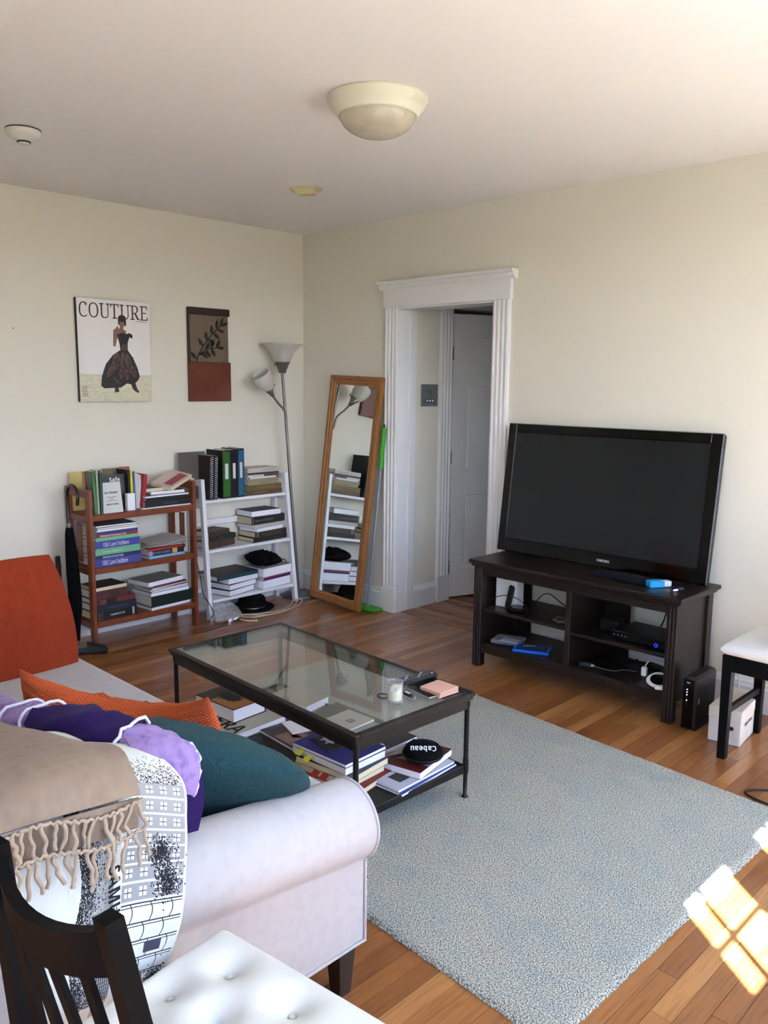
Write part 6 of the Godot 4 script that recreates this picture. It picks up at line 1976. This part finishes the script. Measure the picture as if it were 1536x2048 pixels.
	# study pile at the near corner
	pile(Vector3(2.595, y, 2.135), 0.0, [
		["red and white hardback at the bottom of the near pile", 0.27, 0.026, 0.20, 0.04, 0.0, 9.0, Color(0.42, 0.06, 0.07), {"face": "p", "pages": "pages_cream"}],
		["tabbed textbook with red flags in the near pile", 0.26, 0.025, 0.19, 0.02, 0.0, 4.0, Color(0.55, 0.45, 0.38), {"face": "p", "soft": true, "pages": "pages_cream"}],
		["navy edged textbook in the near pile", 0.265, 0.023, 0.195, 0.03, 0.0, 7.0, Color(0.09, 0.11, 0.20), {"face": "p", "soft": true, "pages": "pages_cream"}],
		["grey edged textbook with yellow flags in the near pile", 0.27, 0.026, 0.20, 0.01, 0.0, 2.0, Color(0.36, 0.42, 0.50), {"face": "p", "soft": true}],
		["royal blue spiral notebook crowning the near pile", 0.265, 0.012, 0.205, 0.01, 0.0, 3.0, Color(0.055, 0.07, 0.36), {"face": "p", "soft": true, "pages": "pages_white", "name": "notebook", "cat": "notebook"}]], "books in the near pile under the glass table")
	var yy := y + 0.1155
	var coil := []
	for k in 90: coil.append(Vector3(2.49 + 0.23 * k / 89.0, yy - 0.006 + 0.006 * sin(k * 1.25), 1.935 - 0.012 * k / 89.0 + 0.007 * cos(k * 1.25)))
	solo("spiral_wire", tb(coil, 0.0016, 5), M.ink_white, "white spiral wire along the blue notebook edge", "wire")
	t = thing("patch_card", "small black card with a white wolf emblem on the blue notebook", "card", Vector3(2.575, yy, 2.055), deg_to_rad(-12))
	part(t, "card", bx(Vector3(0.125, 0.003, 0.08), 0.001), col(Color(0.035, 0.036, 0.045)), Vector3(0, 0.002, 0))
	var wolf := MB.new()
	wolf.prism(PackedVector2Array([Vector2(-0.04, 0.0), Vector2(-0.03, 0.008), Vector2(0.0, 0.008), Vector2(0.012, 0.016), Vector2(0.022, 0.012), Vector2(0.03, 0.006), Vector2(0.02, 0.003), Vector2(0.012, -0.004), Vector2(0.014, -0.018), Vector2(0.008, -0.018), Vector2(0.004, -0.006), Vector2(-0.018, -0.005), Vector2(-0.022, -0.018), Vector2(-0.028, -0.018), Vector2(-0.028, -0.004)]), 0, 0.0006, Vector3(-0.008, 0.0036, 0), top2)
	part(t, "emblem", wolf.done(), col(Color(0.55, 0.56, 0.58)))
	for q in [["yellow", Vector3(2.52, y + 0.094, 2.147), Color(0.72, 0.72, 0.12)], ["yellow", Vector3(2.565, y + 0.084, 2.149), Color(0.75, 0.74, 0.15)], ["yellow", Vector3(2.51, y + 0.042, 2.149), Color(0.75, 0.64, 0.15)], ["red", Vector3(2.605, y + 0.042, 2.149), Color(0.6, 0.12, 0.10)], ["red", Vector3(2.65, y + 0.045, 2.146), Color(0.6, 0.12, 0.10)]]:
		solo("page_flag", bx(Vector3(0.03, 0.001, 0.028)), col(q[2]), "small %s page flag sticking out of a textbook in the near pile" % q[0], "flag", q[1], Basis(Vector3(1, 0, 0), 0.5), "page flags in the near pile")
	# right hand end: magazines, burgundy book, travel pouch
	pile(Vector3(2.865, y, 1.845), PI / 2, [
		["royal blue magazine lowest at the table end", 0.315, 0.010, 0.235, 0.0, -0.006, 4.0, Color(0.05, 0.16, 0.50), {"face": "p", "soft": true, "pages": "pages_white"}],
		["white newspaper folded above the blue magazine", 0.31, 0.009, 0.235, 0.0, 0.004, 2.0, Color(0.66, 0.67, 0.72), {"face": "p", "soft": true, "pages": "pages_white", "top": [[-0.35, 0.1, -0.18, 0.35, Color(0.15, 0.16, 0.16)]]}],
		["burgundy covered paperback with white pages at the table end", 0.235, 0.026, 0.165, 0.055, 0.02, 12.0, Color(0.27, 0.04, 0.05), {"face": "p", "soft": true, "pages": "pages_white", "top": [[-0.25, -0.5, 0.2, 0.5, Color(0.62, 0.58, 0.56)]]}]], "printed matter at the table end")
	book("glossy magazine with maroon bookmark at the table end", Vector3(2.70, y, 1.80), Basis(Vector3.UP, deg_to_rad(75)), 0.28, 0.022, 0.115, Color(0.16, 0.17, 0.15), {"group": "printed matter at the table end", "soft": true, "top": [[-0.45, -0.45, 0.45, 0.3, Color(0.52, 0.46, 0.44)], [-0.3, 0.05, 0.1, 0.3, Color(0.22, 0.04, 0.11)], [0.15, -0.3, 0.4, 0.1, Color(0.66, 0.64, 0.62)], [0.0, -0.25, 0.12, 0.0, Color(0.50, 0.27, 0.10)]]})
	t = thing("neck_pillow_pouch", "round black zip pouch with white lettering on the burgundy book", "pouch", Vector3(2.80, y + 0.0475, 1.80))
	part(t, "body", lt([Vector2(0, 0), Vector2(0.05, 0.002), Vector2(0.072, 0.014), Vector2(0.074, 0.03), Vector2(0.06, 0.05), Vector2(0.03, 0.06), Vector2(0, 0.062)], 30), cloth("pouch_black", Color(0.018, 0.018, 0.022), 150, 0.05, 0.15))
	var ring2 := []
	for k in 30: ring2.append(Vector3(0.0745 * cos(TAU * k / 30), 0.022, 0.0745 * sin(TAU * k / 30)))
	part(t, "zip", tb(ring2, 0.0025, 6, true), M.black_plastic)
	part(t, "strap", tb(curve([Vector3(-0.06, 0.01, 0.04), Vector3(-0.085, 0.0, 0.055), Vector3(-0.10, -0.005, 0.07)], 4), 0.006, 6), M.black_plastic)
	lettering(t, "Cabeau", Vector3(0.030, 0.0585, 0.031), Basis(Vector3(-0.70, 0, 0.71), Vector3(0.62, -0.45, 0.62).normalized(), Vector3(0.33, 0.88, 0.33).normalized()), 0.092, 0.026, M.ink_white, false, true)

# ---------------------------------------------------------------- things on and in the television stand
func stand_things() -> void:
	var y := SH + 0.0005
	var t := thing("eraser_box", "small cyan and white carton on the stand before the television", "box", Vector3(2.935, y, 0.330), deg_to_rad(58))
	part(t, "sleeve", bx(Vector3(0.075, 0.03, 0.045), 0.003), col(Color(0.12, 0.56, 0.78), 0.4), Vector3(0, 0.0155, 0))
	part(t, "insert", bx(Vector3(0.05, 0.026, 0.04), 0.003), col(Color(0.80, 0.82, 0.82)), Vector3(0.05, 0.0145, 0))
	t = thing("key_fob", "navy key fob with a white tip on the stand corner", "key fob", Vector3(3.035, y, 0.305), 0.5)
	part(t, "body", lt([Vector2(0, 0), Vector2(0.024, 0.001), Vector2(0.028, 0.008), Vector2(0.022, 0.014), Vector2(0, 0.016)], 20), col(Color(0.06, 0.065, 0.19), 0.4))
	part(t, "tip", bx(Vector3(0.03, 0.008, 0.009), 0.002), M.ink_white, Vector3(-0.012, 0.0055, 0.034), Basis(Vector3.UP, 0.8))
	# folded dark cloth
	var nz := FastNoiseLite.new()
	nz.frequency = 8.0
	nz.seed = 77
	var g := []
	for i in 15:
		var row := []
		for j in 21:
			var u := i / 14.0 - 0.5
			var v := j / 20.0 - 0.5
			var e := 1.0 - pow(absf(u) * 2, 4) * 0.9
			row.append(Vector3(v * 0.30, 0.002 + (0.014 + 0.01 * nz.get_noise_2d(u, v)) * e * (1.0 - pow(absf(v) * 2, 4) * 0.9), u * 0.13))
		g.append(row)
	var mb := MB.new()
	mb.sheet(g, 0.004)
	solo("folded_cloth", mb.done(), cloth("navy_cloth", Color(0.025, 0.03, 0.06), 150, 0.08, 0.2), "dark navy cloth folded on the stand before the television", "cloth", Vector3(2.745, y, 0.285), Basis(Vector3.UP, -0.06))
	# upper left bay
	var ys := 0.3265
	t = thing("product_box", "white retail box with black device picture in the stand", "box", Vector3(2.085, ys, 0.295), deg_to_rad(8))
	part(t, "carton", bx(Vector3(0.125, 0.185, 0.085), 0.002), col(Color(0.86, 0.86, 0.87), 0.5), Vector3(0, 0.093, 0))
	part(t, "print_block", bx(Vector3(0.035, 0.028, 0.0008)), col(Color(0.10, 0.045, 0.05)), Vector3(0.0, 0.168, 0.0428))
	part(t, "print_block", bx(Vector3(0.01, 0.008, 0.001)), col(Color(0.72, 0.12, 0.10)), Vector3(0.008, 0.178, 0.0432))
	t = thing("voice_remote", "black rounded handset leaning on the white retail box", "remote", Vector3(2.118, ys, 0.362), 0.0)
	part(t, "body", bx(Vector3(0.038, 0.135, 0.018), 0.0085), M.black_plastic, Vector3(0.012, 0.068, -0.006), Basis(Vector3(0, 0, 1), -0.22))
	t = thing("media_box", "small square black streaming box on the upper stand shelf", "media player", Vector3(2.195, ys, 0.37), 0.3)
	part(t, "body", bx(Vector3(0.10, 0.03, 0.10), 0.012), M.black_gloss, Vector3(0, 0.0155, 0))
	part(t, "foot", bx(Vector3(0.08, 0.002, 0.08)), M.black_plastic, Vector3(0, 0.001, 0))
	var cab := col(Color(0.02, 0.02, 0.022), 0.5)
	solo("black_cable", tb(curve([Vector3(2.00, ys + 0.03, 0.37), Vector3(2.06, ys + 0.06, 0.40), Vector3(2.13, ys + 0.085, 0.40), Vector3(2.20, ys + 0.075, 0.38), Vector3(2.235, ys + 0.03, 0.35), Vector3(2.22, ys + 0.02, 0.33)], 7), 0.0025, 6), cab, "black lead arching from the streaming box past the white retail box", "cable")
	solo("black_cable", tb(curve([Vector3(2.27, ys + 0.005, 0.30), Vector3(2.275, ys + 0.07, 0.31), Vector3(2.33, ys + 0.115, 0.30), Vector3(2.42, ys + 0.09, 0.32), Vector3(2.48, ys + 0.06, 0.33), Vector3(2.46, ys + 0.004, 0.36)], 7), 0.003, 6), cab, "black lead arching over the coiled cables in the stand", "cable")
	for k in 3:
		var ring := []
		for j in 26: ring.append(Vector3(0.052 * cos(TAU * j / 26) * (1 - 0.08 * k), 0.004 + 0.003 * sin(j * 1.7 + k), 0.04 * sin(TAU * j / 26)))
		solo("coiled_cable", tb(ring, 0.0028, 6, true), col(Color(0.42, 0.41, 0.39)) if k < 2 else cab, "grey coiled lead lying on the upper stand shelf" if k < 2 else "black coiled lead on top of the grey coils", "cable", Vector3(2.455, ys + 0.001 + 0.0075 * k, 0.345 + 0.004 * k), Basis.IDENTITY, "coiled leads in the stand")
	# upper right bay
	ys = 0.3125
	t = thing("router", "little black router box standing in the stand", "router", Vector3(2.685, ys, 0.255), 0.1)
	part(t, "body", bx(Vector3(0.10, 0.062, 0.07), 0.006), M.black_plastic, Vector3(0, 0.0315, 0))
	part(t, "vent", bx(Vector3(0.07, 0.003, 0.001)), M.dark_void, Vector3(0, 0.045, 0.0352))
	t = thing("cable_box", "flat black cable box with glowing blue ring", "cable box", Vector3(2.905, ys, 0.285), -0.03)
	part(t, "body", bx(Vector3(0.29, 0.046, 0.215), 0.005), M.black_plastic, Vector3(0, 0.0245, 0))
	part(t, "front_panel", bx(Vector3(0.286, 0.034, 0.002)), M.black_gloss, Vector3(0, 0.024, 0.1078))
	var blue := mat("blue_led", Color(0.1, 0.15, 0.9), 0.4)
	blue.emission_enabled = true
	blue.emission = Color(0.10, 0.16, 1.0)
	blue.emission_energy_multiplier = 1.6
	var rg := []
	for j in 20: rg.append(Vector3(0.0075 * cos(TAU * j / 20), 0.0075 * sin(TAU * j / 20), 0))
	part(t, "light_ring", tb(rg, 0.0016, 6, true), blue, Vector3(0.088, 0.022, 0.1095))
	for k in 4: part(t, "button", bx(Vector3(0.006, 0.003, 0.002)), M.ink_silver, Vector3(-0.13 + 0.02 * k, 0.028, 0.1085))
	solo("black_cable", tb(curve([Vector3(2.90, ys + 0.045, 0.17), Vector3(2.905, ys + 0.09, 0.14), Vector3(2.89, ys + 0.14, 0.10), Vector3(2.83, ys + 0.20, 0.085)], 7), 0.004, 6), cab, "black lead rising behind the cable box", "cable")
	# lower left bay
	ys = 0.1345
	t = thing("blister_pack", "clear blister pack with white card on the lower stand shelf", "package", Vector3(2.115, ys, 0.335), deg_to_rad(18))
	part(t, "card", bx(Vector3(0.15, 0.002, 0.11)), col(Color(0.14, 0.20, 0.38)), Vector3(0, 0.002, 0))
	part(t, "insert", bx(Vector3(0.10, 0.002, 0.07)), col(Color(0.70, 0.72, 0.76)), Vector3(0.01, 0.012, 0.0), Basis(Vector3.UP, -0.1))
	part(t, "shell", bx(Vector3(0.165, 0.022, 0.125), 0.006), M.clear_glass, Vector3(0, 0.0125, 0))
	t = thing("disc_case", "bright blue plastic disc case on the lower stand shelf", "disc case", Vector3(2.285, ys, 0.355), deg_to_rad(24))
	part(t, "case", bx(Vector3(0.19, 0.014, 0.135), 0.003), col(Color(0.05, 0.36, 0.80), 0.25), Vector3(0, 0.0075, 0))
	part(t, "sleeve", bx(Vector3(0.165, 0.001, 0.12)), col(Color(0.05, 0.20, 0.42), 0.4), Vector3(0, 0.0148, -0.002))
	part(t, "cover_art", bx(Vector3(0.06, 0.001, 0.02)), col(Color(0.55, 0.50, 0.36)), Vector3(-0.02, 0.0156, -0.02), Basis(Vector3.UP, 0.3))
	# lower right bay
	t = thing("adapter_plug", "small grey network adapter lying in the lower stand bay", "adapter", Vector3(2.615, ys, 0.375), 0.3)
	part(t, "body", bx(Vector3(0.06, 0.02, 0.03), 0.004), col(Color(0.10, 0.11, 0.12)), Vector3(0, 0.0105, 0))
	part(t, "plug", bx(Vector3(0.015, 0.008, 0.014)), M.ink_silver, Vector3(0.037, 0.0105, 0))
	solo("white_cable", tb(curve([Vector3(2.655, ys + 0.012, 0.37), Vector3(2.71, ys + 0.004, 0.355), Vector3(2.76, ys + 0.004, 0.34), Vector3(2.79, ys + 0.01, 0.31), Vector3(2.84, ys + 0.004, 0.27)], 7), 0.002, 6), col(Color(0.35, 0.36, 0.37)), "thin grey lead running from the network adapter", "cable")
	var rr := RandomNumberGenerator.new()
	rr.seed = 12
	for k in 4:
		var pts := []
		var c := Vector3(2.78 + 0.055 * k, ys + 0.004, 0.22)
		for j in 9: pts.append(c + Vector3(rr.randf_range(-0.09, 0.09), 0.004 + 0.022 * absf(sin(j * 1.3)), rr.randf_range(-0.06, 0.07)))
		solo("tangled_cable", tb(curve(pts, 6), 0.0035, 6), cab, "black tangled lead lying behind the white plug", "cable", Vector3.ZERO, Basis.IDENTITY, "tangled leads in the stand")
	t = thing("white_plug", "white charger plug standing among the black cables", "plug", Vector3(2.905, ys, 0.325), 0.2)
	part(t, "body", bx(Vector3(0.026, 0.045, 0.024), 0.004), M.ink_white, Vector3(0, 0.036, 0))
	part(t, "prong", bx(Vector3(0.018, 0.014, 0.016), 0.001), M.brushed_steel, Vector3(0, 0.0072, 0))
	part(t, "cord", tb(curve([Vector3(0.002, 0.058, 0), Vector3(0.008, 0.075, -0.005), Vector3(0.016, 0.085, -0.02)], 4), 0.003, 6), M.ink_white)
	var loop := []
	for j in 79:
		var a := TAU * j / 26.0
		var rd := 1.0 - 0.1 * (j / 26)
		loop.append(Vector3(0.058 * cos(a) * rd, 0.006 + 0.0035 * (j / 26) + 0.022 * (1.0 - sin(a)), 0.036 * sin(a) * rd))
	t = thing("white_cable", "white coiled charging lead spilling at the stand's front edge", "cable", Vector3(3.005, ys, 0.375))
	part(t, "lead", tb(loop, 0.0035, 6), M.ink_white)
	part(t, "plug", bx(Vector3(0.05, 0.018, 0.02), 0.005), M.ink_white, Vector3(0.03, 0.012, 0.045), Basis(Vector3.UP, 0.5))

# ---------------------------------------------------------------- umbrella, hat, bag, cables
func floor_things() -> void:
	# black umbrella hooked on the side rail of the brown shelf
	var t := thing("umbrella", "black umbrella with curved brown handle hooked on the brown bookshelf", "umbrella", Vector3(0.24, 0, 1.875))
	var hook := curve([Vector3(0.045, 0.845, 0.0), Vector3(0.055, 0.89, 0.0), Vector3(0.035, 0.935, 0.0), Vector3(-0.01, 0.95, 0.0), Vector3(-0.055, 0.935, 0.0), Vector3(-0.075, 0.89, 0.0), Vector3(-0.074, 0.80, 0.0), Vector3(-0.068, 0.72, 0.0)], 5)
	for k in hook.size(): hook[k] = Vector3(hook[k].x, hook[k].y - 0.005, hook[k].z)
	part(t, "handle", tb(hook, 0.0095, 10), mat("umbrella_handle", Color(0.10, 0.05, 0.045), 0.3), Vector3.ZERO, Basis.IDENTITY, "dark brown curved handle")
	part(t, "collar", lt([Vector2(0.011, 0), Vector2(0.012, 0.02), Vector2(0.011, 0.03)], 12), M.lamp_metal, Vector3(-0.068, 0.695, 0))
	var mb := MB.new()
	mb.smooth(true)
	var seg := 24
	var prof := [[0.70, 0.016], [0.66, 0.024], [0.55, 0.030], [0.42, 0.034], [0.30, 0.034], [0.22, 0.028], [0.14, 0.016], [0.05, 0.007]]
	for k in prof.size() - 1:
		for j in seg:
			var f := func(kk: int, jj: int) -> Vector3:
				var a := TAU * jj / seg
				var p: Array = prof[kk]
				var rad: float = p[1] * (1 + 0.16 * sin(8 * a + kk * 0.7))
				return Vector3(-0.068 + 0.055 * (0.70 - p[0]) / 0.65 + cos(a) * rad, p[0], -sin(a) * rad)
			mb.quad(f.call(k + 1, j), f.call(k + 1, j + 1), f.call(k, j + 1), f.call(k, j))
	part(t, "folded_canopy", mb.done(), cloth("umbrella_black", Color(0.028, 0.03, 0.034), 150, 0.04, 0.1))
	part(t, "ferrule", tb([Vector3(-0.013, 0.06, 0), Vector3(-0.01, 0.02, 0)], 0.004, 8), M.lamp_metal)
	# striped strap and cord hanging behind the shelf end
	t = thing("striped_bag_strap", "black strap with red stripes hanging behind the umbrella", "strap", Vector3(0.06, 0, 1.90))
	mb = MB.new()
	mb.tube(curve([Vector3(0.0, 0.52, 0.0), Vector3(0.004, 0.42, 0.0), Vector3(0.0, 0.32, 0.01), Vector3(-0.01, 0.20, 0.05), Vector3(-0.01, 0.10, 0.09), Vector3(0.0, 0.03, 0.10)], 6), 0.014, 10, false, 0.010)
	part(t, "strap", mb.done(), mat("strap_black", Color(0.025, 0.022, 0.024), 0.7))
	for k in 8: part(t, "stripe", lt([Vector2(0.0155, -0.006), Vector2(0.0165, 0), Vector2(0.0155, 0.006)], 14), mat("strap_red", Color(0.30, 0.045, 0.06), 0.6), Vector3(0.003, 0.47 - 0.02 * k, 0.0))
	# slippers by the shelf foot
	t = thing("slipper", "black slipper with teal lining beside the brown bookshelf foot", "slipper", Vector3(0.33, 0, 1.875), deg_to_rad(60))
	part(t, "sole", bx(Vector3(0.22, 0.016, 0.085), 0.007), M.black_plastic, Vector3(0, 0.0085, 0))
	mb = MB.new()
	mb.smooth(true)
	for k in 10:
		for j in 12:
			var f := func(kk: int, jj: int) -> Vector3:
				var s := kk / 10.0
				var a := PI * jj / 12.0
				return Vector3(0.0 + 0.10 * s, 0.016 + (0.05 - 0.03 * s) * sin(a), cos(a) * 0.042 * (1 - 0.35 * s * s))
			mb.quad(f.call(k, j), f.call(k + 1, j), f.call(k + 1, j + 1), f.call(k, j + 1))
	part(t, "upper", mb.done(), col(Color(0.03, 0.03, 0.035), 0.7))
	part(t, "lining", bx(Vector3(0.10, 0.004, 0.07), 0.001), col(Color(0.10, 0.30, 0.36), 0.8), Vector3(-0.055, 0.019, 0))
	# bowler hat under the white shelf
	t = thing("bowler_hat", "black bowler hat lying on the floor under the white bookshelf", "hat", Vector3(0.215, 0, 0.645), 0.0)
	var felt := cloth("hat_felt", Color(0.022, 0.018, 0.018), 200, 0.05, 0.15)
	part(t, "brim", lt([Vector2(0.0, 0.002), Vector2(0.10, 0.002), Vector2(0.135, 0.006), Vector2(0.15, 0.018), Vector2(0.146, 0.021), Vector2(0.13, 0.011), Vector2(0.09, 0.008)], 36), felt)
	part(t, "crown", lt([Vector2(0.098, 0.007), Vector2(0.096, 0.05), Vector2(0.086, 0.085), Vector2(0.062, 0.101), Vector2(0.03, 0.106), Vector2(0, 0.107)], 36), felt)
	part(t, "hat_band", lt([Vector2(0.0985, 0.008), Vector2(0.0995, 0.012), Vector2(0.0990, 0.03), Vector2(0.0975, 0.032)], 36), mat("satin_black", Color(0.03, 0.025, 0.025), 0.25))
	# coaxial cable in loose loops round the hat
	var lead := []
	for q in [[0.30, 0.80], [0.40, 0.70], [0.43, 0.58], [0.40, 0.45], [0.325, 0.35], [0.28, 0.315], [0.265, 0.335], [0.31, 0.375], [0.385, 0.47], [0.405, 0.58], [0.38, 0.70], [0.33, 0.80], [0.365, 0.83], [0.43, 0.76], [0.455, 0.60], [0.42, 0.43], [0.36, 0.33], [0.30, 0.285], [0.275, 0.305], [0.315, 0.34]]:
		lead.append(Vector3(q[0], 0.0065 + 0.006 * (lead.size() / 7), q[1]))
	t = thing("coaxial_cable", "beige coaxial cable looped on the floor before the black hat", "cable")
	var bc := col(Color(0.76, 0.69, 0.60), 0.5)
	part(t, "lead", tb(curve(lead, 8), 0.0045, 8), bc)
	part(t, "lead", tb(curve([Vector3(0.38, 0.005, 0.86), Vector3(0.43, 0.005, 0.85), Vector3(0.485, 0.005, 0.80)], 8), 0.0045, 8), bc)
	part(t, "connector", lt([Vector2(0, 0), Vector2(0.007, 0), Vector2(0.007, 0.016), Vector2(0, 0.016)], 12), col(Color(0.75, 0.70, 0.60), 0.35), Vector3(0.482, 0.007, 0.802), Basis(Vector3(1, 0, 1).normalized(), PI / 2))
	# clear plastic bag with bits of wrapping
	t = thing("plastic_bag", "clear plastic bag with red wrapping on the floor by the white bookshelf", "bag", Vector3(0.30, 0, 0.93), PI / 2)
	var film := mat("film", Color(0.85, 0.88, 0.9, 0.22), 0.12)
	film.transparency = BaseMaterial3D.TRANSPARENCY_ALPHA
	part(t, "film", cushion_mesh(0.20, 0.14, 0.075, 0.0, -0.1, 33, 0.018, 26), film, Vector3(0, 0.05, 0), axes(Vector3(1, 0.05, 0), Vector3(0, 0.5, -1)))
	part(t, "wrapping", tb(curve([Vector3(-0.085, 0.012, 0.055), Vector3(-0.02, 0.022, 0.06), Vector3(0.07, 0.034, 0.05)], 5), 0.006, 6), col(Color(0.55, 0.10, 0.10), 0.3))
	part(t, "wrapping", cushion_mesh(0.10, 0.03, 0.02, 0.0, 0.0, 13, 0.01, 12), mat("foil", Color(0.75, 0.76, 0.78), 0.2, 0.9), Vector3(0.03, 0.018, 0.068), axes(Vector3(1, 0.2, 0), Vector3(0, 1, -0.3)), "crumpled silver foil")
	# thin black lead down between the shelves
	solo("power_cable", tb(curve([Vector3(0.25, 0.46, 1.105), Vector3(0.27, 0.38, 1.10), Vector3(0.29, 0.30, 1.095), Vector3(0.30, 0.20, 1.085), Vector3(0.305, 0.12, 1.04), Vector3(0.31, 0.06, 1.02), Vector3(0.30, 0.006, 1.05)], 6), 0.003, 6), col(Color(0.03, 0.03, 0.03)), "thin black lead hanging between the two bookshelves", "cable")
	# cord on the floor at the rug corner
	solo("extension_cord", tb(curve([Vector3(4.2, 0.005, 0.80), Vector3(3.90, 0.005, 0.70), Vector3(3.70, 0.005, 0.76), Vector3(3.605, 0.005, 0.84), Vector3(3.64, 0.005, 0.885), Vector3(3.80, 0.006, 0.905), Vector3(4.15, 0.005, 0.95)], 8), 0.004, 7), col(Color(0.03, 0.03, 0.03)), "black cord curling on the floor at the rug corner", "cord")
